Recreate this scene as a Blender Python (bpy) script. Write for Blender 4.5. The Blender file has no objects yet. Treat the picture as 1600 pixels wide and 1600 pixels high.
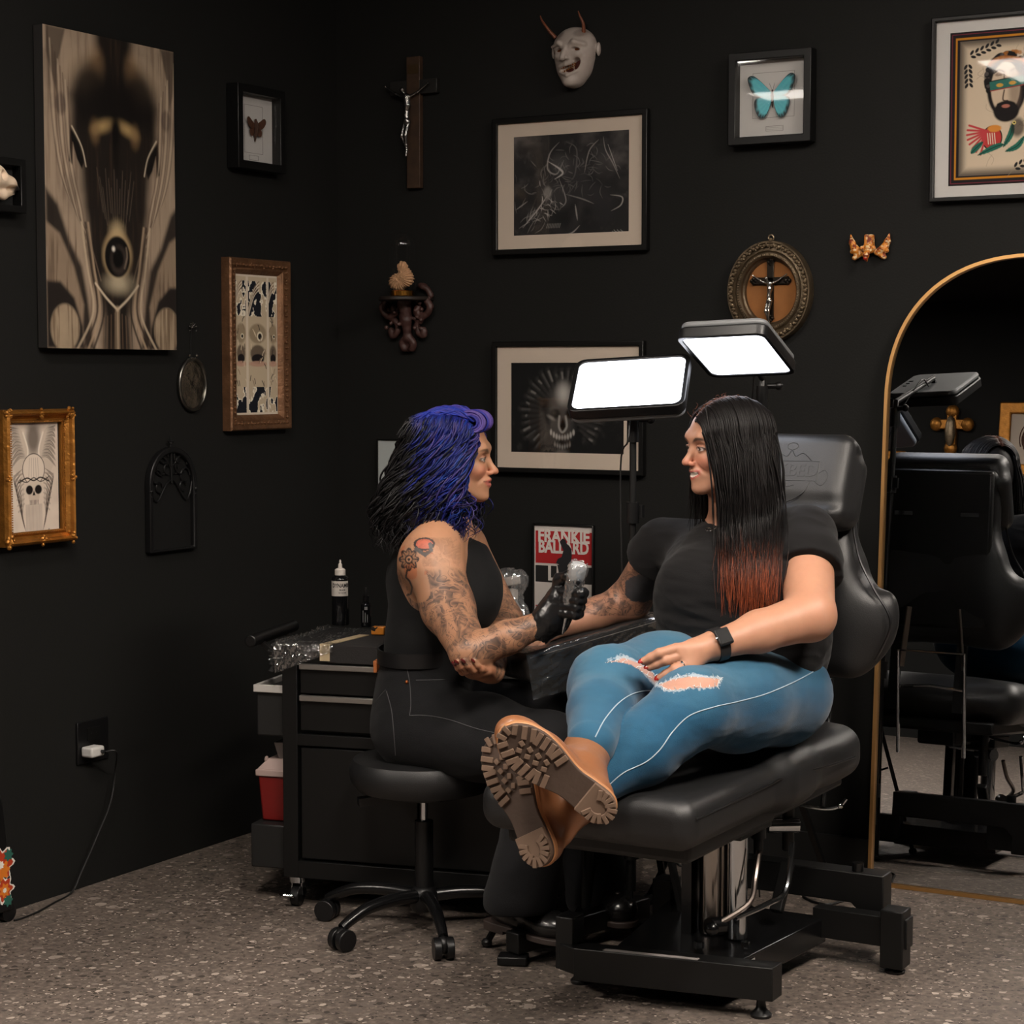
LIGHT = 88.0
LIGHT2 = 12.0
LED = 6.2
import bpy, math, random
import numpy as np
from mathutils import Vector, Matrix
rng = np.random.default_rng(7); random.seed(7)
SC = bpy.context.scene; COL = SC.collection
V = lambda *a: np.array(a[0] if len(a) == 1 else a, float)
def nrm(v): v = np.asarray(v, float); return v / (np.linalg.norm(v) + 1e-12)
# ------------------------------------------------------------------ camera
FPX, HC = 3128.0, 1.38
PIT, YAW = math.atan(215 / FPX), math.radians(29.68)
fh = V(-math.sin(YAW), math.cos(YAW), 0); ZZ = V(0, 0, 1)
CF = fh * math.cos(PIT) - ZZ * math.sin(PIT); CU = fh * math.sin(PIT) + ZZ * math.cos(PIT); CR = V(math.cos(YAW), math.sin(YAW), 0)
CC = V(0, 0, HC)
def ray(x, y): return CF + CR * (x - 800) / FPX + CU * (800 - y) / FPX
def P(x, y, d): return CC + ray(x, y) * d
def onz(x, y, h=0): q = ray(x, y); return CC + q * ((h - HC) / q[2])
def ony(x, y, Y): q = ray(x, y); return CC + q * (Y / q[1])
def onx(x, y, X): q = ray(x, y); return CC + q * (X / q[0])
cd = bpy.data.cameras.new('camera'); cam = bpy.data.objects.new('camera', cd); COL.objects.link(cam)
M = Matrix(((CR[0], CU[0], -CF[0], 0), (CR[1], CU[1], -CF[1], 0), (CR[2], CU[2], -CF[2], HC), (0, 0, 0, 1)))
cam.matrix_world = M; cd.sensor_width = 36; cd.lens = 36 * FPX / 1600; cd.clip_start = .05; cd.clip_end = 50
SC.camera = cam
SC.view_settings.view_transform = 'Standard'; SC.view_settings.look = 'None'; SC.view_settings.gamma = 1; SC.view_settings.exposure = 0
SC.view_settings.use_curve_mapping = False
SC.cycles.use_denoising = True; SC.cycles.max_bounces = 8; SC.cycles.transparent_max_bounces = 12
SC.cycles.sample_clamp_indirect = 4; SC.cycles.caustics_reflective = False; SC.cycles.caustics_refractive = False
# ------------------------------------------------------------------ colour + materials
def lin(r, g, b):
    o = []
    for c in (r, g, b):
        c = c / 255.0; o.append(c / 12.92 if c <= .04045 else ((c + .055) / 1.055) ** 2.4)
    return np.array(o)
MATS = {}
def mat(name, col=(128, 128, 128), rough=.5, metal=0., spec=.5, coat=0., coatr=.1, emit=None, estr=0., vcol=False,
        bump=None, var=None, aniso=0., trans=0., alpha=1., sheen=0., ior=1.5, sss=0.):
    """bump=(scale,strength[,detail]); var=(scale, amount) slight value variation"""
    if name in MATS: return MATS[name]
    m = bpy.data.materials.new(name); m.use_nodes = True; nt = m.node_tree; b = nt.nodes['Principled BSDF']
    I = b.inputs; c = (*lin(*col), 1)
    I['Base Color'].default_value = c; I['Roughness'].default_value = rough; I['Metallic'].default_value = metal
    I['Specular IOR Level'].default_value = spec; I['Coat Weight'].default_value = coat; I['Coat Roughness'].default_value = coatr
    I['Anisotropic'].default_value = aniso; I['Transmission Weight'].default_value = trans; I['Alpha'].default_value = alpha
    I['Sheen Weight'].default_value = sheen; I['IOR'].default_value = ior
    if sss: I['Subsurface Weight'].default_value = sss; I['Subsurface Radius'].default_value = (.012, .005, .003); I['Subsurface Scale'].default_value = 1
    if emit is not None: I['Emission Color'].default_value = (*lin(*emit), 1); I['Emission Strength'].default_value = estr
    tc = nt.nodes.new('ShaderNodeTexCoord')
    src = None
    if vcol:
        a = nt.nodes.new('ShaderNodeVertexColor'); a.layer_name = 'Col'; src = a.outputs['Color']
        nt.links.new(src, I['Base Color'])
    if var:
        n = nt.nodes.new('ShaderNodeTexNoise'); n.inputs['Scale'].default_value = var[0]; n.inputs['Detail'].default_value = 6
        nt.links.new(tc.outputs['Object'], n.inputs['Vector'])
        mr = nt.nodes.new('ShaderNodeMapRange'); mr.inputs['From Min'].default_value = .25; mr.inputs['From Max'].default_value = .75
        mr.inputs['To Min'].default_value = 1 - var[1]; mr.inputs['To Max'].default_value = 1 + var[1]
        nt.links.new(n.outputs['Fac'], mr.inputs['Value'])
        h = nt.nodes.new('ShaderNodeHueSaturation'); h.inputs['Color'].default_value = c
        if src: nt.links.new(src, h.inputs['Color'])
        nt.links.new(mr.outputs['Result'], h.inputs['Value']); nt.links.new(h.outputs['Color'], I['Base Color'])
    if bump:
        n = nt.nodes.new('ShaderNodeTexNoise'); n.inputs['Scale'].default_value = bump[0]; n.inputs['Detail'].default_value = bump[2] if len(bump) > 2 else 3
        nt.links.new(tc.outputs['Object'], n.inputs['Vector'])
        bp = nt.nodes.new('ShaderNodeBump'); bp.inputs['Strength'].default_value = bump[1]; bp.inputs['Distance'].default_value = .004
        nt.links.new(n.outputs['Fac'], bp.inputs['Height']); nt.links.new(bp.outputs['Normal'], I['Normal'])
    MATS[name] = m; return m
def glassmat(name, spec=1.0, tint=0.0):
    """thin clear pane: mostly transparent with a fresnel mirror on top"""
    if name in MATS: return MATS[name]
    m = bpy.data.materials.new(name); m.use_nodes = True; nt = m.node_tree; nt.nodes.clear()
    o = nt.nodes.new('ShaderNodeOutputMaterial'); mx = nt.nodes.new('ShaderNodeMixShader'); t = nt.nodes.new('ShaderNodeBsdfTransparent')
    g = nt.nodes.new('ShaderNodeBsdfGlossy'); g.inputs['Roughness'].default_value = .02
    f = nt.nodes.new('ShaderNodeFresnel'); ge = nt.nodes.new('ShaderNodeNewGeometry'); ir = nt.nodes.new('ShaderNodeMapRange'); ir.inputs['To Min'].default_value = 1.45; ir.inputs['To Max'].default_value = 1 / 1.45
    nt.links.new(ge.outputs['Backfacing'], ir.inputs['Value']); nt.links.new(ir.outputs['Result'], f.inputs['IOR'])
    ml = nt.nodes.new('ShaderNodeMath'); ml.operation = 'MULTIPLY'; ml.inputs[1].default_value = spec
    nt.links.new(f.outputs[0], ml.inputs[0]); nt.links.new(ml.outputs[0], mx.inputs[0])
    nt.links.new(t.outputs[0], mx.inputs[1]); nt.links.new(g.outputs[0], mx.inputs[2]); nt.links.new(mx.outputs[0], o.inputs[0])
    t.inputs[0].default_value = (1 - tint, 1 - tint, 1 - tint, 1)
    MATS[name] = m; return m
def filmmat(name, spec, milky=.03):
    """crinkled cling film: see-through with sharp reflections"""
    m = bpy.data.materials.new(name); m.use_nodes = True; nt = m.node_tree; nt.nodes.clear(); N = nt.nodes.new; L = nt.links.new
    o = N('ShaderNodeOutputMaterial'); t = N('ShaderNodeBsdfTransparent'); g = N('ShaderNodeBsdfGlossy'); g.inputs['Roughness'].default_value = .12; d = N('ShaderNodeBsdfDiffuse'); d.inputs[0].default_value = (.8, .8, .8, 1)
    a = N('ShaderNodeMixShader'); a.inputs[0].default_value = milky; b = N('ShaderNodeMixShader'); b.inputs[0].default_value = spec
    L(t.outputs[0], a.inputs[1]); L(d.outputs[0], a.inputs[2]); L(a.outputs[0], b.inputs[1]); L(g.outputs[0], b.inputs[2]); L(b.outputs[0], o.inputs[0])
    MATS[name] = m; return m
# ------------------------------------------------------------------ objects
WO = {}
def origin_of(o):
    return WO.get(o.name, np.zeros(3))
def tag(o, label=None, cat=None, group=None, kind=None):
    if label: o['label'] = label
    if cat: o['category'] = cat
    if group: o['group'] = group
    if kind: o['kind'] = kind
    return o
def thing(name, label, cat, loc, group=None):
    o = bpy.data.objects.new(name, None); COL.objects.link(o); o.empty_display_size = .05
    o.location = [float(a) for a in loc]; WO[o.name] = V(loc); return tag(o, label, cat, group)
def _link(name, me, parent, org):
    o = bpy.data.objects.new(name, me); COL.objects.link(o); WO[o.name] = org
    if parent: o.parent = parent
    else: o.location = [float(a) for a in org]
    return o
def rawmesh(name, vs, fs, material, parent=None, smooth=True, cols=None, bevel=0, seg=2, label=None, quads=None, auto=None):
    vs = np.asarray(vs, float)
    if parent is not None: org = origin_of(parent)
    else:
        lo, hi = vs.min(0), vs.max(0); org = V((lo[0] + hi[0]) / 2, (lo[1] + hi[1]) / 2, lo[2])
    vl = vs - org
    me = bpy.data.meshes.new(name)
    if quads is not None:
        q = np.asarray(quads, np.int32); n = len(q)
        me.vertices.add(len(vl)); me.vertices.foreach_set('co', vl.astype(np.float32).ravel())
        k = q.shape[1]
        me.loops.add(n * k); me.loops.foreach_set('vertex_index', q.ravel())
        me.polygons.add(n); me.polygons.foreach_set('loop_start', np.arange(0, n * k, k, dtype=np.int32))
        me.update(calc_edges=True)
    else:
        me.from_pydata(vl.tolist(), [], fs); me.update()
    if smooth: me.polygons.foreach_set('use_smooth', np.ones(len(me.polygons), bool))
    if cols is not None:
        c = np.ones((len(vl), 4), np.float32); c[:, :cols.shape[1]] = cols
        a = me.color_attributes.new('Col', 'FLOAT_COLOR', 'POINT'); a.data.foreach_set('color', c.ravel())
    for mm in (material if isinstance(material, (list, tuple)) else [material]): me.materials.append(mm)
    o = _link(name, me, parent, org)
    if bevel:
        b = o.modifiers.new('bevel', 'BEVEL'); b.width = bevel; b.segments = seg; b.limit_method = 'ANGLE'; b.angle_limit = math.radians(40)
        b.harden_normals = False
    if auto is None: auto = smooth and (quads is None)
    if auto and smooth and quads is None:
        try: me.set_sharp_from_angle(angle=math.radians(38))
        except Exception: pass
    if label: o['label'] = label
    return o
class MB:
    def __init__(s): s.v = []; s.f = []; s.c = []
    def add(s, vs, fs, col=None):
        n = len(s.v); s.v += [tuple(float(c) for c in p) for p in vs]; s.f += [tuple(i + n for i in q) for q in fs]
        s.c += [tuple(col) if col is not None else (1, 1, 1)] * len(vs); return s
    def box(s, c, size, R=None, col=None):
        c = V(c); h = V(size) / 2; R = np.eye(3) if R is None else np.array(R)
        vs = [c + R @ (h * V(a, b, d)) for a in (-1, 1) for b in (-1, 1) for d in (-1, 1)]
        return s.add(vs, [(0, 1, 3, 2), (4, 6, 7, 5), (0, 4, 5, 1), (2, 3, 7, 6), (0, 2, 6, 4), (1, 5, 7, 3)], col)
    def bx(s, x0, x1, y0, y1, z0, z1, col=None):
        return s.box(((x0 + x1) / 2, (y0 + y1) / 2, (z0 + z1) / 2), (abs(x1 - x0), abs(y1 - y0), abs(z1 - z0)), None, col)
    def bar(s, a, b, w, h, up=(0, 0, 1)):
        a, b = V(a), V(b); x = nrm(b - a); y = nrm(np.cross(up, x)); z = np.cross(x, y)
        return s.box((a + b) / 2, (np.linalg.norm(b - a), w, h), np.stack([x, y, z], 1))
    def tube(s, pts, r, n=10, cap=True, up=None, col=None, flat=1.0):
        pts = [V(p) for p in pts]; m = len(pts); rs = r if hasattr(r, '__len__') else [r] * m
        t0 = nrm(pts[1] - pts[0]); u = nrm(np.cross(t0, V(0, 0, 1) if abs(t0[2]) < .9 else V(1, 0, 0))) if up is None else nrm(V(up) - t0 * np.dot(up, t0))
        vs = []; fs = []
        for i in range(m):
            t = nrm(pts[min(i + 1, m - 1)] - pts[max(i - 1, 0)]); u = nrm(u - t * np.dot(u, t)); w = np.cross(t, u)
            for k in range(n):
                a = 2 * math.pi * k / n; vs.append(pts[i] + (u * math.cos(a) + w * math.sin(a) * flat) * rs[i])
        for i in range(m - 1):
            for k in range(n):
                fs.append((i * n + k, i * n + (k + 1) % n, (i + 1) * n + (k + 1) % n, (i + 1) * n + k))
        if cap: fs.append(tuple(range(n - 1, -1, -1))); fs.append(tuple((m - 1) * n + k for k in range(n)))
        return s.add(vs, fs, col)
    def cyl(s, a, b, r, n=24, r2=None, col=None): return s.tube([a, b], [r, r if r2 is None else r2], n, col=col)
    def lathe(s, c, prof, n=28, axis=(0, 0, 1), sc=(1, 1), col=None):
        c = V(c); z = nrm(axis); x = nrm(np.cross(V(0, 1, 0) if abs(z[1]) < .9 else V(1, 0, 0), z)); y = np.cross(z, x)
        vs = []; fs = []; m = len(prof)
        for (r, h) in prof:
            for k in range(n):
                a = 2 * math.pi * k / n; vs.append(c + x * r * math.cos(a) * sc[0] + y * r * math.sin(a) * sc[1] + z * h)
        for i in range(m - 1):
            for k in range(n): fs.append((i * n + k, i * n + (k + 1) % n, (i + 1) * n + (k + 1) % n, (i + 1) * n + k))
        fs.append(tuple(range(n - 1, -1, -1))); fs.append(tuple((m - 1) * n + k for k in range(n)))
        return s.add(vs, fs, col)
    def ball(s, c, r, n=12, R=None, col=None):
        r = V(r) if hasattr(r, '__len__') else V(r, r, r); c = V(c); R = np.eye(3) if R is None else R
        vs = []; fs = []; m = n // 2 + 1
        for i in range(m):
            ph = math.pi * i / (m - 1)
            for k in range(n):
                a = 2 * math.pi * k / n; vs.append(c + R @ (r * V(math.sin(ph) * math.cos(a), math.sin(ph) * math.sin(a), math.cos(ph))))
        for i in range(m - 1):
            for k in range(n): fs.append((i * n + k, (i + 1) * n + k, (i + 1) * n + (k + 1) % n, i * n + (k + 1) % n))
        return s.add(vs, fs, col)
    def prism(s, poly, o, ux, uy, n0, n1, col=None):
        """2-D polygon (ccw) in frame o + a*ux + b*uy, extruded along ux x uy from n0 to n1"""
        o, ux, uy = V(o), V(ux), V(uy); w = np.cross(ux, uy); k = len(poly)
        vs = [o + ux * a + uy * b + w * n0 for a, b in poly] + [o + ux * a + uy * b + w * n1 for a, b in poly]
        fs = [tuple(range(k - 1, -1, -1)), tuple(range(k, 2 * k))] + [(i, (i + 1) % k, k + (i + 1) % k, k + i) for i in range(k)]
        return s.add(vs, fs, col)
    def ring(s, outer, inner, o, ux, uy, n0, n1, col=None):
        """closed band between two loops of equal count, extruded"""
        o, ux, uy = V(o), V(ux), V(uy); w = np.cross(ux, uy); k = len(outer); vs = []
        for lp, nn in ((outer, n0), (inner, n0), (outer, n1), (inner, n1)): vs += [o + ux * a + uy * b + w * nn for a, b in lp]
        fs = []
        for i in range(k):
            j = (i + 1) % k
            fs += [(i, k + i, k + j, j), (2 * k + i, 2 * k + j, 3 * k + j, 3 * k + i), (i, j, 2 * k + j, 2 * k + i), (k + i, 3 * k + i, 3 * k + j, k + j)]
        return s.add(vs, fs, col)
    def build(s, name, m, parent=None, bevel=0, seg=2, smooth=True, vc=False, label=None):
        return rawmesh(name, s.v, s.f, m, parent, smooth, np.array(s.c) if vc else None, bevel, seg, label)
def struct(name, mb, m): return tag(mb.build(name, m), kind='structure')
def rotz(a): c, s = math.cos(a), math.sin(a); return np.array([[c, -s, 0], [s, c, 0], [0, 0, 1]])
def rotax(ax, a):
    x, y, z = nrm(ax); c, s = math.cos(a), math.sin(a); C = 1 - c
    return np.array([[c + x * x * C, x * y * C - z * s, x * z * C + y * s], [y * x * C + z * s, c + y * y * C, y * z * C - x * s], [z * x * C - y * s, z * y * C + x * s, c + z * z * C]])
def spline(pts, n=8, closed=False):
    pts = [V(p) for p in pts]; out = []; m = len(pts)
    for i in range(m if closed else m - 1):
        if closed: p0, p1, p2, p3 = pts[(i - 1) % m], pts[i], pts[(i + 1) % m], pts[(i + 2) % m]
        else: p0, p1, p2, p3 = pts[max(i - 1, 0)], pts[i], pts[i + 1], pts[min(i + 2, m - 1)]
        for k in range(n):
            t = k / n; out.append(.5 * ((2 * p1) + (-p0 + p2) * t + (2 * p0 - 5 * p1 + 4 * p2 - p3) * t * t + (-p0 + 3 * p1 - 3 * p2 + p3) * t ** 3))
    if not closed: out.append(pts[-1])
    return out
def text_obj(name, body, size, o, ux, uy, m, parent, depth=.0004, bold=0., sx=1.0, align='CENTER', shear=0.):
    """lettering as thin raised geometry on a surface"""
    cu = bpy.data.curves.new(name, 'FONT'); cu.body = body; cu.size = size; cu.extrude = depth; cu.offset = bold; cu.align_x = align; cu.align_y = 'CENTER'; cu.shear = shear
    cu.resolution_u = 3
    to = bpy.data.objects.new('tmp', cu); COL.objects.link(to)
    dg = bpy.context.evaluated_depsgraph_get(); dg.update()
    me = bpy.data.meshes.new_from_object(to.evaluated_get(dg)); bpy.data.objects.remove(to)
    vs = np.zeros(len(me.vertices) * 3); me.vertices.foreach_get('co', vs); vs = vs.reshape(-1, 3)
    ux, uy = V(ux), V(uy); w = np.cross(ux, uy); o = V(o)
    W = o + vs[:, :1] * ux * sx + vs[:, 1:2] * uy + vs[:, 2:3] * w
    fs = [tuple(p.vertices) for p in me.polygons]
    bpy.data.meshes.remove(me)
    return W, fs
def text_part(name, items, m, parent, label=None):
    b = MB()
    for (body, size, o, ux, uy, kw) in items:
        W, fs = text_obj('t', body, size, o, ux, uy, m, parent, **kw); b.add(W, fs)
    return b.build(name, m, parent, smooth=False, label=label)
# ------------------------------------------------------------------ SDF modelling (numpy) -> smooth continuous meshes
def s_cap(a, b, ra, rb=None):
    a, b = V(a), V(b); rb = ra if rb is None else rb; ba = b - a; L2 = max(ba @ ba, 1e-12)
    def f(p):
        q = p - a; t = np.clip(q @ ba / L2, 0, 1); return np.linalg.norm(q - t[:, None] * ba, axis=1) - (ra + (rb - ra) * t)
    return f, (a + b) / 2, np.linalg.norm(ba) / 2 + max(ra, rb)
def s_ell(c, r, R=None):
    c, r = V(c), V(r); R = np.eye(3) if R is None else R
    def f(p):
        q = (p - c) @ R; k0 = np.linalg.norm(q / r, axis=1); k1 = np.linalg.norm(q / (r * r), axis=1) + 1e-9
        return k0 * (k0 - 1) / k1
    return f, c, r.max()
def s_box(c, h, rd, R=None):
    c, h = V(c), V(h) - rd; R = np.eye(3) if R is None else R
    def f(p):
        q = np.abs((p - c) @ R) - h; return np.linalg.norm(np.maximum(q, 0), axis=1) + np.minimum(q.max(1), 0) - rd
    return f, c, np.linalg.norm(h) + rd
def smin(a, b, k):
    h = np.maximum(k - np.abs(a - b), 0) / k; return np.minimum(a, b) - h * h * k * .25
class Sdf:
    def __init__(s): s.g = [[]]; s.disp = None
    def new(s): s.g.append([]); return s
    def u(s, pr, k=.01): s.g[-1].append(('u', *pr, k)); return s
    def sub(s, pr, k=.005): s.g[-1].append(('s', *pr, k)); return s
    def cap(s, a, b, ra, rb=None, k=.01): return s.u(s_cap(a, b, ra, rb), k)
    def chain(s, pts, rs, k=.01):
        for i in range(len(pts) - 1): s.cap(pts[i], pts[i + 1], rs[i], rs[i + 1], k)
        return s
    def ell(s, c, r, R=None, k=.01): return s.u(s_ell(c, r, R), k)
    def ev(s, p, bc=None, br=0):
        out = None
        base = None
        for gi, g in enumerate(s.g):
            d = None
            for (m, f, c, R, k) in g:
                if bc is not None and np.linalg.norm(c - bc) - R > br + k + .03: continue
                v = f(p)
                if m == 'u': d = v if d is None else smin(d, v, k)
                elif d is not None: d = -smin(-d, v, k)
            if d is not None: out = d if out is None else np.minimum(out, d)
        if out is None: out = np.full(len(p), 9.)
        if s.disp is not None and abs(out).min() < .03: out = out + s.disp(p)
        return out
def surf(s, h, lo=None, hi=None, n=22):
    """naive surface nets over sparse blocks"""
    if lo is None:
        cs = [(c, R + k) for g in s.g for (m, f, c, R, k) in g if m == 'u']
        lo = np.min([c - R for c, R in cs], 0) - .01; hi = np.max([c + R for c, R in cs], 0) + .01
    lo = V(lo); hi = V(hi); nb = np.ceil((hi - lo) / (h * n)).astype(int); B = nb * n + 4
    bi = np.stack(np.meshgrid(*[np.arange(k) for k in nb], indexing='ij'), -1).reshape(-1, 3)
    bc = lo + (bi + .5) * n * h; br = n * h * .5 * 1.7321 + 2 * h
    d0 = s.ev(bc); keep = np.abs(d0) < br * 1.35 + .012
    m = n + 2; loc = np.stack(np.meshgrid(*[np.arange(m)] * 3, indexing='ij'), -1).reshape(-1, 3)
    co = np.array([(a, b, c) for a in (0, 1) for b in (0, 1) for c in (0, 1)])
    ed = [(i, j) for i in range(8) for j in range(i + 1, 8) if np.abs(co[i] - co[j]).sum() == 1]
    K = []; PV = []; Q = []
    S = np.array([B[1] * B[2], B[2], 1], np.int64)
    for b, c in zip(bi[keep], bc[keep]):
        base = b * n - 1
        pts = lo + (loc + base) * h
        D = s.ev(pts, c, br).reshape(m, m, m)
        sg = D < 0
        if sg.all() or not sg.any(): continue
        cnt = sum(sg[a:a + m - 1, bb:bb + m - 1, cc:cc + m - 1].astype(np.int8) for a, bb, cc in co)
        ac = np.argwhere((cnt > 0) & (cnt < 8))
        if not len(ac): continue
        vals = np.stack([D[ac[:, 0] + o[0], ac[:, 1] + o[1], ac[:, 2] + o[2]] for o in co], 1)
        acc = np.zeros((len(ac), 3)); num = np.zeros(len(ac))
        for i, j in ed:
            a, bb = vals[:, i], vals[:, j]; cr = (a < 0) != (bb < 0); t = np.where(cr, a / np.where(cr, a - bb, 1), 0)
            acc += np.where(cr[:, None], co[i] + t[:, None] * (co[j] - co[i]), 0); num += cr
        K.append((ac + base + 2) @ S); PV.append(lo + (ac + base + acc / num[:, None]) * h)
        for ax in range(3):
            sl0 = [slice(1, n + 1)] * 3; sl1 = list(sl0); sl1[ax] = slice(2, n + 2)
            A, C_ = sg[tuple(sl0)], sg[tuple(sl1)]
            e = np.argwhere(A != C_)
            if not len(e): continue
            fl = A[e[:, 0], e[:, 1], e[:, 2]]; e = e + 1 + base + 2
            u, w = [(1, 2), (2, 0), (0, 1)][ax]; du = np.zeros(3, int); dw = np.zeros(3, int); du[u] = 1; dw[w] = 1
            q = np.stack([(e - du - dw) @ S, (e - dw) @ S, e @ S, (e - du) @ S], 1)
            q[~fl] = q[~fl][:, ::-1]; Q.append(q)
    K = np.concatenate(K); PV = np.concatenate(PV); Q = np.concatenate(Q)
    uk, ix = np.unique(K, return_index=True); PV = PV[ix]
    qi = np.searchsorted(uk, Q); ok = (qi < len(uk)).all(1); qi = np.minimum(qi, len(uk) - 1); ok &= (uk[qi] == Q).all(1)
    return PV, qi[ok]
def sdfobj(name, s, h, material, parent, colf=None, label=None, lo=None, hi=None, relax=0):
    v, q = surf(s, h, lo, hi)
    if relax:
        for _ in range(relax):
            acc = np.zeros_like(v); num = np.zeros(len(v))
            for a, b in ((0, 1), (1, 2), (2, 3), (3, 0)):
                np.add.at(acc, q[:, a], v[q[:, b]]); np.add.at(acc, q[:, b], v[q[:, a]]); np.add.at(num, q[:, a], 1); np.add.at(num, q[:, b], 1)
            v = v * .4 + .6 * acc / np.maximum(num, 1)[:, None]
    return rawmesh(name, v, None, material, parent, True, None if colf is None else colf(v), quads=q, label=label)
# value noise used for shapes / painted colours
_perm = rng.random((64, 64, 64)).astype(np.float32)
def vnoise(p, sc=1.0, oct=1):
    p = np.asarray(p, float) * sc; o = 0; amp = 1; tot = 0
    for _ in range(oct):
        i = np.floor(p).astype(int); f = p - i; f = f * f * (3 - 2 * f); i &= 63; j = (i + 1) & 63
        x0, y0, z0 = i.T; x1, y1, z1 = j.T; fx, fy, fz = f.T
        c = lambda a, b, d: _perm[a, b, d]
        r = ((c(x0, y0, z0) * (1 - fx) + c(x1, y0, z0) * fx) * (1 - fy) + (c(x0, y1, z0) * (1 - fx) + c(x1, y1, z0) * fx) * fy) * (1 - fz) + \
            ((c(x0, y0, z1) * (1 - fx) + c(x1, y0, z1) * fx) * (1 - fy) + (c(x0, y1, z1) * (1 - fx) + c(x1, y1, z1) * fx) * fy) * fz
        o = o + r * amp; tot += amp; amp *= .5; p = p * 2.03 + 11.3
    return o / tot
def sst(a, b, x): t = np.clip((x - a) / (b - a), 0, 1); return t * t * (3 - 2 * t)
def strands(name, paths, radii, material, parent, cols=None, sides=4, flat=1.0, label=None):
    """many tapered locks joined as one part; paths (N,M,3), radii (N,M), cols (N,M,3)"""
    paths = np.asarray(paths, float); N, Mn, _ = paths.shape; radii = np.broadcast_to(radii, (N, Mn))
    T = np.gradient(paths, axis=1); T /= np.linalg.norm(T, axis=2, keepdims=True) + 1e-9
    ref = np.tile(nrm(V(.31, .2, .93)), (N, Mn, 1)); ref[np.abs((T * ref).sum(2)) > .85] = nrm(V(1, .2, 0))
    U = np.cross(T, ref); U /= np.linalg.norm(U, axis=2, keepdims=True) + 1e-9; W = np.cross(T, U)
    an = np.arange(sides) * 2 * math.pi / sides
    vs = paths[:, :, None] + (U[:, :, None] * np.cos(an)[None, None, :, None] + W[:, :, None] * np.sin(an)[None, None, :, None] * flat) * radii[:, :, None, None]
    idx = np.arange(N * Mn * sides).reshape(N, Mn, sides)
    a = idx[:, :-1, :]; b = np.roll(a, -1, 2); d = idx[:, 1:, :]; c = np.roll(d, -1, 2)
    q = np.stack([a, b, c, d], -1).reshape(-1, 4)
    cc = None if cols is None else np.repeat(np.asarray(cols)[:, :, None, :], sides, 2).reshape(-1, cols.shape[-1])
    return rawmesh(name, vs.reshape(-1, 3), None, material, parent, True, cc, quads=q, label=label)
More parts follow.
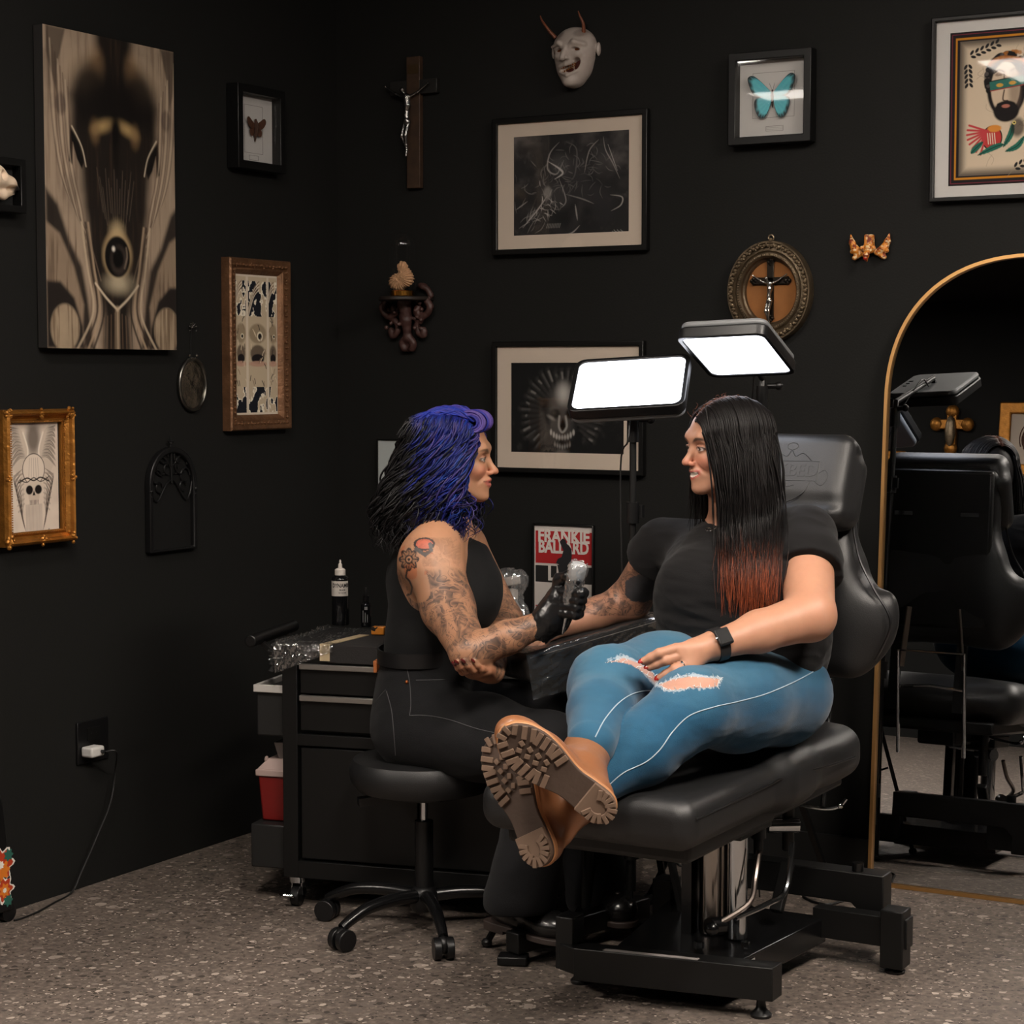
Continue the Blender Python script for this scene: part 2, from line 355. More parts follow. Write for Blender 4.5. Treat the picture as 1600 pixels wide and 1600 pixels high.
# ------------------------------------------------------------------ painted pictures (colour attributes on fine grids)
class Art:
    def __init__(s, w, h, nx, bg):
        s.w, s.h, s.nx = w, h, nx; s.ny = int(round(nx * h / w)); s.asp = h / w
        u = np.linspace(0, 1, s.nx); v = np.linspace(0, s.asp, s.ny); s.U, s.Vv = np.meshgrid(u, v); s.a = np.ones((s.ny, s.nx, 3)) * lin(*bg); s.px = 1 / s.nx
    def nz(s, sx, sy=None, oct=3, seed=0.):
        sy = sx if sy is None else sy
        return vnoise(np.stack([s.U.ravel() * sx, s.Vv.ravel() * sy, np.full(s.U.size, seed + .37)], 1), 1, oct).reshape(s.U.shape)
    def put(s, m, col, al=1.):
        m = np.clip(m, 0, 1)[..., None] * al; s.a = s.a * (1 - m) + lin(*col) * m; return s
    def ell(s, cx, cy, rx, ry, col, soft=None, al=1., rot=0, ring=None):
        soft = s.px if soft is None else soft; dx, dy = s.U - cx, s.Vv - cy; c, q = math.cos(rot), math.sin(rot)
        x, y = dx * c + dy * q, -dx * q + dy * c; r = np.sqrt((x / rx) ** 2 + (y / ry) ** 2); d = (r - 1) * min(rx, ry)
        if ring: d = np.abs(d) - ring
        return s.put(1 - sst(-soft, soft, d), col, al)
    def poly(s, pts, col, soft=None, al=1.):
        soft = s.px if soft is None else soft; pts = [V(p) for p in pts]; ins = np.zeros(s.U.shape, bool); d = np.full(s.U.shape, 9.)
        for i in range(len(pts)):
            a, b = pts[i], pts[(i + 1) % len(pts)]; d = np.minimum(d, s._sd(a, b))
            if abs(b[1] - a[1]) > 1e-9:
                c = ((a[1] > s.Vv) != (b[1] > s.Vv)) & (s.U < (b[0] - a[0]) * (s.Vv - a[1]) / (b[1] - a[1]) + a[0]); ins ^= c
        return s.put(1 - sst(-soft, soft, np.where(ins, -d, d)), col, al)
    def _sd(s, a, b):
        ba = b - a; L = max(ba @ ba, 1e-12); t = np.clip(((s.U - a[0]) * ba[0] + (s.Vv - a[1]) * ba[1]) / L, 0, 1)
        return np.hypot(s.U - a[0] - t * ba[0], s.Vv - a[1] - t * ba[1])
    def line(s, pts, w, col, soft=None, al=1., sm=0, taper=False):
        soft = s.px if soft is None else soft; pts = [V(p) for p in pts]
        if sm: pts = spline(pts, sm)
        m = np.zeros(s.U.shape); n = len(pts) - 1
        for i in range(n):
            a, b = pts[i], pts[i + 1]; ww = w * (math.sin(math.pi * (i + .5) / n) if taper else 1); r = ww + soft * 2
            x0, x1 = int(max(0, (min(a[0], b[0]) - r) / s.px)), int(min(s.nx, (max(a[0], b[0]) + r) / s.px + 2))
            y0, y1 = int(max(0, (min(a[1], b[1]) - r) / s.px)), int(min(s.ny, (max(a[1], b[1]) + r) / s.px + 2))
            if x1 <= x0 or y1 <= y0: continue
            ba = b - a; L = max(ba @ ba, 1e-12); U, W = s.U[y0:y1, x0:x1], s.Vv[y0:y1, x0:x1]
            t = np.clip(((U - a[0]) * ba[0] + (W - a[1]) * ba[1]) / L, 0, 1); d = np.hypot(U - a[0] - t * ba[0], W - a[1] - t * ba[1])
            m[y0:y1, x0:x1] = np.maximum(m[y0:y1, x0:x1], 1 - sst(ww - soft, ww + soft, d))
        return s.put(m, col, al)
    def obj(s, name, m, parent, o, ux, uy, label=None, th=.001):
        """o = top-left corner (world), ux = unit right, uy = unit down"""
        o, ux, uy = V(o), V(ux), V(uy)
        vs = o + s.U[..., None] * ux * s.w + s.Vv[..., None] * uy * s.w; idx = np.arange(s.nx * s.ny).reshape(s.ny, s.nx)
        q = np.stack([idx[:-1, :-1], idx[1:, :-1], idx[1:, 1:], idx[:-1, 1:]], -1).reshape(-1, 4)
        return rawmesh(name, vs.reshape(-1, 3), None, m, parent, False, s.a.reshape(-1, 3), quads=q, label=label)
# ================================================================== ROOM
XL, YB, CEIL = -3.637, 5.27, 3.1
X2, Y0 = 2.6, -3.4
M_wall = mat('wall_paint', (21, 21, 20), .75, spec=.25, bump=(180, .12), var=(1.3, .06))
M_ceil = mat('ceiling_paint', (24, 24, 24), .85, spec=.2)
# floor: grey-brown aggregate (terrazzo-like) vinyl with flattened chips
def floor_mat():
    m = bpy.data.materials.new('aggregate_floor'); m.use_nodes = True; nt = m.node_tree; b = nt.nodes['Principled BSDF']; L = nt.links.new
    tc = nt.nodes.new('ShaderNodeTexCoord')
    def noise(sc, det=4, rough=.6):
        n = nt.nodes.new('ShaderNodeTexNoise'); n.inputs['Scale'].default_value = sc; n.inputs['Detail'].default_value = det; n.inputs['Roughness'].default_value = rough; L(tc.outputs['Object'], n.inputs['Vector']); return n
    def ramp(src, stops):
        r = nt.nodes.new('ShaderNodeValToRGB'); e = r.color_ramp.elements
        while len(e) < len(stops): e.new(.5)
        for el, (p, c) in zip(e, stops): el.position = p; el.color = (*lin(*c), 1) if len(c) == 3 else c
        L(src, r.inputs[0]); return r
    def chips(sc, rnd=1.0):
        mp = nt.nodes.new('ShaderNodeMapping'); mp.inputs['Scale'].default_value = (1, 1, 1); L(tc.outputs['Object'], mp.inputs['Vector'])
        w = nt.nodes.new('ShaderNodeMixRGB'); w.inputs[0].default_value = .02; L(mp.outputs[0], w.inputs[1]); wn = noise(sc * .7, 2); L(wn.outputs['Color'], w.inputs[2])
        v = nt.nodes.new('ShaderNodeTexVoronoi'); v.inputs['Scale'].default_value = sc; v.inputs['Randomness'].default_value = rnd; L(w.outputs[0], v.inputs['Vector']); return v
    base = ramp(noise(60, 6).outputs['Fac'], [(.3, (88, 80, 75)), (.55, (116, 105, 97)), (.75, (140, 128, 118))])
    big = ramp(noise(3.0, 3).outputs['Fac'], [(.3, (150, 150, 150)), (.7, (200, 200, 200))])
    mx0 = nt.nodes.new('ShaderNodeMixRGB'); mx0.blend_type = 'MULTIPLY'; mx0.inputs[0].default_value = .35; L(base.outputs[0], mx0.inputs[1]); L(big.outputs[0], mx0.inputs[2])
    cur = mx0.outputs[0]
    for sc, th, dark, light in ((22, .985, (88, 80, 75), (150, 139, 129)), (48, .96, (66, 60, 56), (172, 160, 148)), (110, .93, (56, 51, 47), (176, 164, 152))):
        v = chips(sc)
        sep = nt.nodes.new('ShaderNodeSeparateColor'); L(v.outputs['Color'], sep.inputs[0])
        # which cells are chips (random) and how close to the cell centre
        pick = nt.nodes.new('ShaderNodeMath'); pick.operation = 'GREATER_THAN'; pick.inputs[1].default_value = .7 if sc > 30 else .76; L(sep.outputs[0], pick.inputs[0])
        near = nt.nodes.new('ShaderNodeMath'); near.operation = 'LESS_THAN'; near.inputs[1].default_value = .42 if sc > 30 else .38; L(v.outputs['Distance'], near.inputs[0])
        mk = nt.nodes.new('ShaderNodeMath'); mk.operation = 'MULTIPLY'; L(pick.outputs[0], mk.inputs[0]); L(near.outputs[0], mk.inputs[1])
        col = ramp(sep.outputs[1], [(.35, dark), (.6, tuple((a + c) // 2 for a, c in zip(dark, light))), (.97, light)])
        mx = nt.nodes.new('ShaderNodeMixRGB'); L(mk.outputs[0], mx.inputs[0]); L(cur, mx.inputs[1]); L(col.outputs[0], mx.inputs[2]); cur = mx.outputs[0]
    L(cur, b.inputs['Base Color']); b.inputs['Roughness'].default_value = .55; b.inputs['Specular IOR Level'].default_value = .3
    bp = nt.nodes.new('ShaderNodeBump'); bp.inputs['Strength'].default_value = .08; bp.inputs['Distance'].default_value = .002; L(noise(150, 3).outputs['Fac'], bp.inputs['Height']); L(bp.outputs[0], b.inputs['Normal'])
    return m
XF = -7.4   # the room widens to the left in front of the set
struct('floor', MB().bx(XF - .1, X2 + .1, Y0 - .1, YB + .1, -.08, 0), floor_mat())
struct('ceiling', MB().bx(XF - .1, X2 + .1, Y0 - .1, YB + .1, CEIL, CEIL + .1), M_ceil)
struct('wall_back', MB().bx(XL - .1, X2 + .1, YB, YB + .1, 0, CEIL), M_wall)
struct('wall_left', MB().bx(XF, XL, 2.4, YB, 0, CEIL), M_wall)
struct('wall_far_left', MB().bx(XF - .1, XF, Y0, 2.4, 0, CEIL), M_wall)
struct('wall_right', MB().bx(X2, X2 + .1, Y0, YB, 0, CEIL), M_wall)
struct('wall_front', MB().bx(XF - .1, X2 + .1, Y0 - .1, Y0, 0, CEIL), M_wall)
M_trim = mat('black_trim', (27, 27, 27), .45, spec=.4)
struct('baseboard_back', MB().bx(XL + .015, X2, YB - .014, YB, 0, .09), M_trim)
# ceiling panels: bright ones added unseen as fill, dim ones glint in picture glass
M_cl = mat('ceiling_fill_diffuser', (255, 240, 222), .5, emit=(255, 243, 230), estr=LIGHT)
M_clf = mat('ceiling_light_rim', (30, 30, 30), .5)
M_cl2 = mat('ceiling_light_dim', (255, 250, 240), .5, emit=(255, 246, 236), estr=LIGHT2)
def ceiling_light(x, y, w, l, z=CEIL, rot=0, lab='', m=None):
    t = thing('ceiling_light', lab, 'light', (x, y, z), 'flat ceiling light panels')
    R = rotz(rot)
    MB().box((x, y, z - .02), (w, l, .012), R).build('diffuser', m or M_cl, t)
    hw, hl = w / 2, l / 2
    MB().ring([(-hw - .02, -hl - .02), (hw + .02, -hl - .02), (hw + .02, hl + .02), (-hw - .02, hl + .02)], [(-hw, -hl), (hw, -hl), (hw, hl), (-hw, hl)], (x, y, z), R[:, 0], R[:, 1], -.035, 0).build('frame', M_clf, t)
CL = [(-2.15, 2.35, .30, .62, 0, 'flat ceiling light nearest the client chair'),
      (-.55, 1.9, .34, 1.1, 0, 'flat ceiling light over the camera side of the room'),
      (-4.55, .75, .5, 1.0, .2, 'flat ceiling light over the left front of the room'),
      (.3, 3.5, .4, 1.1, 0, 'flat ceiling light by the right end of the back wall')]
for x, y, w, l, r_, lab in CL: ceiling_light(x, y, w, l, CEIL, r_, lab)
for x, y, w, l, lab in ((-2.95, -.72, .62, .95, 'dim ceiling light behind the camera, glinting in the coloured print glass'), (-4.62, -1.02, .42, .4, 'dim small ceiling light behind the camera, glinting in the butterfly box'), (-6.28, -2.2, .62, 1.1, 'dim ceiling light in the far corner, glinting in the beast drawing glass')): ceiling_light(x, y, w, l, CEIL, 0, lab, M_cl2)
# ================================================================== WALL DECOR helpers
EX, EY = V(1, 0, 0), V(0, 1, 0)
M_fblk = mat('black_frame', (13, 13, 13), .4, spec=.35)
M_matbd = mat('mat_board', (214, 198, 182), .9, spec=.1)
M_matw = mat('white_mat_board', (206, 203, 200), .9, spec=.1)
M_art = mat('print_paper', rough=.75, spec=.2, vcol=True)
M_artg = mat('glossy_print', rough=.4, spec=.35, vcol=True)
M_glass = glassmat('picture_glass', 1.0)
M_gold = mat('antique_gold', (176, 118, 52), .38, metal=.75, bump=(90, .6), var=(25, .35))
M_bronze = mat('bronze_gilt_wood', (128, 92, 66), .42, metal=.6, bump=(110, .6), var=(30, .3))
M_pewter = mat('old_silver_gilt', (150, 132, 108), .36, metal=.75, bump=(120, .5), var=(40, .35))
def rect(w, h): return [(-w / 2, -h / 2), (w / 2, -h / 2), (w / 2, h / 2), (-w / 2, h / 2)]
class Wall:
    """local frame on a wall: c = centre on the wall plane, right, up, outward normal"""
    def __init__(s, side, x0, y0, x1, y1, dep):
        s.side = side; s.dep = dep
        if side == 'B':
            f = lambda x, y: ony(x, y, YB - dep); s.r, s.n = EX, -EY
        else:
            f = lambda x, y: onx(x, y, XL + dep); s.r, s.n = EY, EX
        a, b = f(x0, y0), f(x1, y1); s.w = abs((b - a) @ s.r); s.h = abs(a[2] - b[2]); s.c = (a + b) / 2 - s.n * dep; s.u = ZZ
        s.f = f
    def loc(s, x, y):
        q = s.f(x, y) - s.c; return q @ s.r, q @ s.u
    def pt(s, a, b, n=0): return s.c + s.r * a + s.u * b + s.n * n
def flat_frame(w, t, fw, dep, m, lip=.004):
    MB().ring(rect(w.w, w.h), rect(w.w - 2 * fw, w.h - 2 * fw), w.c, w.r, w.u, .002, dep).build('frame', m, t, bevel=.0025)
def pane(w, t, W, H, n, name='glass', dx=0, dy=0):
    MB().prism(rect(W, H), w.pt(dx, dy), w.r, w.u, n - .0012, n + .0004).build(name, M_glass, t, smooth=False)
def board(w, t, W, H, n, m, name='mat_board', hole=None):
    if hole:
        a0, b0, a1, b1 = hole
        MB().ring(rect(W, H), [(a0, b1), (a1, b1), (a1, b0), (a0, b0)], w.c, w.r, w.u, n - .003, n).build(name, m, t, smooth=False)
    else: MB().prism(rect(W, H), w.c, w.r, w.u, n - .003, n).build(name, m, t, smooth=False)
def place_art(w, t, art, a0, b0, n, name='print', m=None):
    art.obj(name, m or M_art, t, w.pt(a0, b0, n), w.r, -w.u)
# ------------------------------------------------------------------ horse drawing
w = Wall('B', 768, 186, 1010, 391, .026)
t = thing('framed_drawing', 'black framed grey pencil drawing of a rearing beast, wide pale mat', 'picture', w.c)
flat_frame(w, t, .017, .026, M_fblk)
a0, b0 = w.loc(800, 214); a1, b1 = w.loc(980, 361)
board(w, t, w.w - .03, w.h - .03, .016, M_matbd, hole=(a0, b0, a1, b1))
A = Art(a1 - a0, b0 - b1, 300, (40, 39, 40)); as_ = A.asp
A.put(sst(.45, .8, A.nz(3, 4, 5, 1)) * (1 - sst(.2, .5, A.Vv)), (120, 114, 112), .75)
A.put(sst(.55, .85, A.nz(14, 14, 4, 2)), (86, 82, 82), .5)
A.ell(.5, .5, .36, .3, (26, 26, 27), .14, .8)
for cx_, cy_, rx_, ry_, c_, al_ in ((.42, .24, .1, .08, (78, 76, 76), .8), (.56, .3, .1, .16, (58, 56, 57), .8), (.36, .46, .14, .1, (66, 64, 64), .8), (.66, .46, .2, .09, (50, 48, 50), .8), (.56, .62, .03, .12, (60, 58, 58), .7), (.78, .6, .1, .1, (44, 43, 45), .7), (.2, .6, .1, .05, (60, 58, 58), .7), (.76, .2, .05, .1, (70, 68, 68), .7), (.4, .74, .1, .04, (48, 46, 48), .8)): A.ell(cx_, cy_, rx_, ry_, c_, .05, al_, .3)
rr = np.random.default_rng(3)
def scrib(cx, cy, rx, ry, n, col, w0=.003, ln=.09, al=.8, ang=None):
    for _ in range(n):
        x, y = cx + rr.normal() * rx, cy + rr.normal() * ry; a = rr.uniform(0, 6.28) if ang is None else ang + rr.normal() * .35
        l = ln * rr.uniform(.5, 1.3); k = rr.uniform(-.4, .4)
        A.line([(x - math.cos(a) * l / 2, y - math.sin(a) * l / 2), (x - math.sin(a) * k * l / 2, y + math.cos(a) * k * l / 2), (x + math.cos(a) * l / 2, y + math.sin(a) * l / 2)], w0, col, .003, al * rr.uniform(.4, 1), 5, True)
scrib(.3, .42, .1, .12, 34, (112, 108, 106), .004, .08); scrib(.42, .25, .08, .06, 20, (110, 106, 105), .004, .07); scrib(.28, .55, .06, .06, 26, (185, 180, 176), .003, .06)
scrib(.55, .4, .16, .08, 26, (100, 97, 96)); scrib(.7, .22, .08, .06, 18, (120, 116, 115)); scrib(.18, .63, .05, .04, 16, (150, 146, 143), .003, .1, ang=2.3)
for pts, ww, c in [([(.4, .06), (.32, .14), (.3, .26), (.38, .3), (.44, .2)], .006, (150, 145, 142)), ([(.46, .06), (.55, .12), (.54, .3), (.5, .36)], .006, (92, 88, 88)),
                   ([(.78, .04), (.8, .14), (.86, .24), (.92, .36)], .004, (150, 145, 142)), ([(.74, .06), (.66, .14), (.62, .3)], .004, (150, 144, 140)),
                   ([(.3, .2), (.4, .26), (.43, .3), (.36, .34)], .008, (190, 184, 180)), ([(.08, .7), (.2, .58), (.3, .46)], .005, (176, 170, 168)),
                   ([(.12, .5), (.02, .56)], .004, (150, 145, 142)), ([(.84, .48), (.94, .5), (.93, .56), (.85, .6)], .005, (170, 165, 160)),
                   ([(.46, .46), (.6, .5), (.7, .54)], .005, (130, 126, 124)), ([(.54, .54), (.56, .66)], .006, (150, 146, 143)), ([(.38, .76), (.5, .76), (.58, .7)], .005, (165, 160, 156)),
                   ([(.82, .1), (.9, .3)], .002, (190, 186, 180)), ([(.4, .34), (.46, .5), (.42, .56)], .005, (140, 136, 134))]:
    A.line(pts, ww, c, .004, .9, 6, True)
A.ell(.3, .44, .035, .045, (150, 146, 142), .015, .6)
for k in range(9): A.line([(.3 + k * .014, .68), (.29 + k * .014, .71)], .003, (130, 128, 125), .003, .8)
for k in range(7): A.line([(.86 + k * .014, .755 - .01 * (k % 2)), (.875 + k * .014, .765)], .002, (160, 158, 154), .002, .9)
place_art(w, t, A, a0, b0, .0145, 'drawing'); pane(w, t, w.w - .03, w.h - .03, .019)
# ------------------------------------------------------------------ skull drawing
w = Wall('B', 768, 534, 1004, 744, .026)
t = thing('framed_drawing', 'black framed drawing of a glaring skull in a ring of dark feathers', 'picture', w.c)
flat_frame(w, t, .015, .026, M_fblk)
a0, b0 = w.loc(796, 567); a1, b1 = w.loc(972, 710)
board(w, t, w.w - .026, w.h - .026, .016, M_matbd, hole=(a0, b0, a1, b1))
A = Art(a1 - a0, b0 - b1, 300, (20, 20, 21)); rr = np.random.default_rng(5)
cx, cy = .46, .42
for k in range(30):
    an = math.radians(130 + k * 9.3); r0, r1 = .17 + rr.uniform(0, .05), .33 + rr.uniform(0, .06)
    if 60 < math.degrees(an) % 360 < 118: continue
    c = V(cx, cy - .02); d = V(math.cos(an), math.sin(an) * .95)
    A.line([c + d * r0, c + d * r1], .014, (56, 54, 53), .024, .8, 0); A.line([c + d * (r0 + rr.uniform(.08, .13)) + V(-d[1], d[0]) * .006, c + d * (r1 - .02)], rr.uniform(.003, .007), (150, 146, 142) if k % 2 else (92, 90, 88), .014, .75, 0, False)
    A.line([c + d * r0 + V(-d[1], d[0]) * .022, c + d * r1 + V(-d[1], d[0]) * .022], .007, (10, 10, 10), .008, .9)
A.ell(cx, .33, .115, .15, (92, 88, 86), .05, .9); A.ell(cx + .01, .24, .05, .07, (200, 196, 190), .05, .85)
A.ell(cx, .5, .1, .13, (66, 64, 63), .04, .9)
A.ell(cx - .065, .4, .045, .04, (6, 6, 6), .015); A.ell(cx + .075, .4, .045, .04, (6, 6, 6), .015)
A.ell(cx - .1, .43, .03, .012, (150, 146, 142), .012, .7, .5); A.ell(cx + .12, .43, .03, .012, (140, 136, 132), .012, .7, -.5)
A.poly([(cx - .02, .5), (cx + .005, .43), (cx + .03, .5), (cx + .005, .53)], (5, 5, 5), .006)
A.line([(cx - .025, .42), (cx - .03, .5), (cx, .545), (cx + .04, .5), (cx + .03, .42)], .008, (170, 166, 160), .008, .8, 5)
for k in range(9):
    x = cx - .1 + k * .025; y = .545 + .045 * (1 - ((k - 4) / 4) ** 2); A.ell(x, y, .01, .022, (185, 180, 174), .006, .85)
for k in range(7):
    x = cx - .065 + k * .022; y = .66 - .008 * abs(k - 3); A.ell(x, y, .008, .02, (150, 146, 142), .006, .8)
A.ell(cx, .71, .05, .03, (110, 106, 104), .02, .7); A.ell(cx, .62, .07, .02, (8, 8, 8), .02, .9)
A.put(sst(.6, .9, A.nz(12, 12, 4, 4)), (80, 78, 76), .35)
place_art(w, t, A, a0, b0, .0145, 'drawing'); pane(w, t, w.w - .026, w.h - .026, .019)
# ------------------------------------------------------------------ big canvas
w = Wall('L', 66, 37, 276, 547, .035)
t = thing('canvas_painting', 'tall sepia canvas of a flowing skull shape over one dark eyeball', 'painting', w.c)
a1, b1 = w.loc(276, 547); a0, b0 = -w.w / 2, w.h / 2
# corners measured on the front face
yt, yb = onx(66, 37, XL + .035)[2], onx(274, 547, XL + .035)[2]
A = Art(w.w, yt - yb, 230, (168, 148, 128)); g = A.asp; U, Vv = A.U, A.Vv / A.asp
warp = (A.nz(3, 5, 3, 8) - .5) * .12
st = A.nz(60, 3, 4, 3)
A.put(sst(.45, .75, st), (112, 92, 76), .55); A.put(sst(.62, .8, A.nz(90, 4, 3, 9)), (196, 176, 154), .35)
sy = lambda f: f
def E2(cx, cy, rx, ry, col, soft, al=1., rot=0, both=True):
    A.ell(cx, cy * g, rx, ry * g, col, soft, al, rot)
    if both: A.ell(1.05 - cx, cy * g, rx, ry * g, col, soft, al, -rot)
# dark centre column
cen = np.abs(U - .525 + warp * .3)
half = np.interp(Vv, [0, .06, .12, .2, .3, .42, .55, .7, .82, .9, 1], [.15, .14, .22, .32, .33, .27, .25, .22, .14, .10, .11])
A.put(1 - sst(-.05, .05, cen - half), (34, 29, 26)); A.put((1 - sst(-.1, .06, cen - half)) * sst(.5, .8, A.nz(70, 4, 4, 6)), (66, 52, 42), .7)
E2(.3, .14, .1, .05, (196, 170, 140), .07, .55, .6); E2(.38, .1, .05, .05, (170, 136, 100), .05, .6)
E2(.34, .185, .14, .1, (24, 21, 20), .07, .9); A.ell(.53, .2 * g, .24, .07 * g, (22, 19, 18), .08, .9)
E2(.43, .285, .06, .016, (196, 164, 112), .03, .8, -.3); E2(.37, .305, .03, .03, (150, 120, 84), .03, .6)
A.ell(.53, .3 * g, .03, .055 * g, (14, 12, 12), .02); A.ell(.53, .37 * g, .02, .05 * g, (18, 15, 14), .02, .8)
E2(.12, .235, .04, .035, (96, 82, 74), .012, .75); 
for s_ in (0, 1):
    X = (lambda x: 1.05 - x) if s_ else (lambda x: x)
    dy = .008 * s_
    A.poly([(X(.185), (.3 + dy) * g), (X(.25), (.35 + dy) * g), (X(.285), (.405 + dy) * g), (X(.27), (.43 + dy) * g), (X(.235), (.4 + dy) * g), (X(.205), (.35 + dy) * g), (X(.2), (.42 + dy) * g), (X(.175), (.41 + dy) * g)], (22, 19, 18), .006)
    A.line([(X(.2), (.3 + dy) * g), (X(.27), (.36 + dy) * g), (X(.3), (.42 + dy) * g)], .004, (226, 210, 184), .004, .8, 4)
    A.poly([(X(.02), .0), (X(.16), .0), (X(.1), .12 * g), (X(.09), .2 * g), (X(.02), .08 * g)], (50, 42, 38), .01, .7)
    for k in range(9):
        x = .03 + k * .018; A.line([(X(x), (.02 + .02 * k) * g), (X(x + .03), (.3 + .015 * k) * g), (X(x + .1), (.48 + .012 * k) * g), (X(.29), (.62 + .01 * k) * g)], .0035, [(70, 56, 48), (210, 190, 165), (90, 70, 58)][k % 3], .005, .6, 6)
    # dark swoop, lobes at the bottom corners
    A.poly([(X(.0), .5 * g), (X(.09), .55 * g), (X(.17), .66 * g), (X(.26), .74 * g), (X(.3), .84 * g), (X(.34), 1. * g), (X(.28), 1. * g), (X(.22), .86 * g), (X(.1), .76 * g), (X(.0), .68 * g)], (30, 26, 25), .02, .95)
    A.poly([(X(.0), .605 * g), (X(.1), .64 * g), (X(.2), .74 * g), (X(.27), .86 * g), (X(.25), 1. * g), (X(.0), 1. * g)], (150, 130, 110), .015)
    A.put((sst(.5, .7, st)) * (1 - sst(.0, .28, np.abs(U - X(.1)))) * sst(.62, .68, Vv), (92, 74, 60), .7)
    A.poly([(X(.0), .79 * g), (X(.1), .79 * g), (X(.2), .84 * g), (X(.26), .93 * g), (X(.27), 1. * g), (X(.0), 1. * g)], (38, 33, 31), .015)
    A.ell(X(.13), .935 * g, .105, .075 * g, (170, 150, 126), .01, 1, 0); A.put((1 - sst(-.01, .01, np.hypot((U - X(.13)) / .105, (Vv - .935) / .075) - 1)) * sst(.42, .7, st), (96, 76, 58), .75)
    for k, (x0, x1, c) in enumerate([(.3, .22, (196, 176, 150)), (.33, .26, (60, 48, 40)), (.35, .3, (176, 152, 126)), (.38, .34, (40, 34, 30))]):
        A.line([(X(x0 - .04), .6 * g), (X(x0), .74 * g), (X(x0 + .04), .88 * g), (X(x1), 1. * g)], .007, c, .006, .85, 8)
    A.line([(X(.36), .79 * g), (X(.44), .835 * g), (X(.525), .872 * g)], .006, (220, 202, 176), .006, .9, 4)
    A.line([(X(.3), .62 * g), (X(.4), .78 * g)], .004, (130, 112, 96), .006, .6)
A.line([(.525, .87 * g), (.525, 1. * g)], .012, (196, 172, 144), .015, .9)
for k in range(16):
    x = .42 + .014 * k; A.line([(x, .88 * g + abs(x - .525) * .3), (x + (x - .525) * .1, g)], .003, [(120, 98, 80), (40, 33, 29)][k % 2], .004, .7)
for k in range(14):
    x = .38 + .022 * k; A.line([(x, (.42 + .03 * (k % 3)) * g), (.53 + (x - .53) * .7, (.56 + .02 * (k % 4)) * g)], .0022, (120, 106, 92), .003, .5)
# the eyeball
A.ell(.53, .625 * g, .05, .035 * g, (214, 190, 146), .04, .7); A.ell(.53, .695 * g, .112, .078 * g, (196, 168, 126), .022, .7)
A.ell(.54, .785 * g, .085, .028 * g, (206, 190, 160), .045, .8)
A.ell(.53, .7 * g, .098, .067 * g, (16, 14, 14), .008); A.ell(.54, .71 * g, .06, .045 * g, (74, 64, 58), .02, .8); A.ell(.535, .705 * g, .045, .035 * g, (10, 9, 9), .014)
A.ell(.5, .675 * g, .012, .008 * g, (240, 232, 220), .008); A.line([(.6, .67 * g), (.605, .7 * g), (.585, .735 * g)], .005, (140, 124, 108), .008, .8, 4)
A.put(sst(.5, .8, A.nz(5, 5, 4, 12)), (40, 34, 30), .28)
w2 = w; o = w.c + w.r * (-w.w / 2) + w.n * .0355; o[2] = yt
A.obj('painted_face', M_artg, t, o, w.r, -ZZ)
w.c[2] = (yt + yb) / 2; w.h = yt - yb
MB().prism(rect(w.w, w.h), w.c, w.r, w.u, .003, .035).build('canvas_edge', mat('canvas_edge', (34, 32, 31), .8), t, bevel=.002)
# ------------------------------------------------------------------ ornate frames
def beads(mb, w, pts, r, n, k=8):
    for p in pts: mb.ball(w.pt(p[0], p[1], n), r, k)
def perim(W, H, step):
    out = []; nx, ny = max(2, int(W / step)), max(2, int(H / step))
    for i in range(nx): x = -W / 2 + W * i / nx; out += [(x, H / 2), (-x, -H / 2)]
    for i in range(ny): y = -H / 2 + H * i / ny; out += [(-W / 2, y), (W / 2, -y)]
    return out
# gold frame with winged skull drawing
w = Wall('L', 11, 641, 123, 845, .045)
t = thing('framed_drawing', 'ornate gold framed ink drawing of a winged skull on the left wall', 'picture', w.c)
fw = .034; m_ = MB()
def profile_frame(m_, w, prof):
    """prof: list of (inset, height) from the outer edge inwards"""
    for (i0, h0), (i1, h1) in zip(prof[:-1], prof[1:]):
        o, n = rect(w.w - 2 * i0, w.h - 2 * i0), rect(w.w - 2 * i1, w.h - 2 * i1)
        vs = [w.pt(*p, h0) for p in o] + [w.pt(*p, h1) for p in n]
        m_.add(vs, [(i, (i + 1) % 4, 4 + (i + 1) % 4, 4 + i) for i in range(4)])
profile_frame(m_, w, [(0, .001), (0, .03), (.004, .04), (.009, .045), (.013, .041), (.016, .032), (.024, .024), (.029, .027), (.031, .023), (.034, .022), (.034, .002)])
fr = m_.build('frame', M_gold, t)
m_ = MB(); beads(m_, w, perim(w.w - .062, w.h - .062, .006), .0022, .028, 6)
for sx in (-1, 1):
    for sy_ in (-1, 1):
        for k in range(16):
            a = rr.uniform(0, 6.28); q = rr.uniform(0, .02); m_.ball(w.pt(sx * (w.w / 2 - .014) + q * math.cos(a), sy_ * (w.h / 2 - .014) + q * math.sin(a), .038), (.006 * rr.uniform(.6, 1.2),) * 3, 8)
for q in ((0, -1), (1, 0), (-1, 0), (0, 1)):
    for k in range(9):
        a = rr.uniform(0, 6.28); e = rr.uniform(0, .011); m_.ball(w.pt(q[0] * (w.w / 2 - .01) + e * math.cos(a), q[1] * (w.h / 2 - .01) + e * math.sin(a), .04), .005, 8)
m_.build('ornament', M_gold, fr)
a0, b0 = -w.w / 2 + fw, w.h / 2 - fw
MB().prism(rect(w.w - 2 * fw + .002, w.h - 2 * fw + .002), w.c, w.r, w.u, .003, .012).build('backing', mat('dark_backing', (30, 26, 22), .7), t)
A = Art(w.w - 2 * fw - .006, w.h - 2 * fw, 150, (222, 206, 190)); g = A.asp; rr = np.random.default_rng(9)
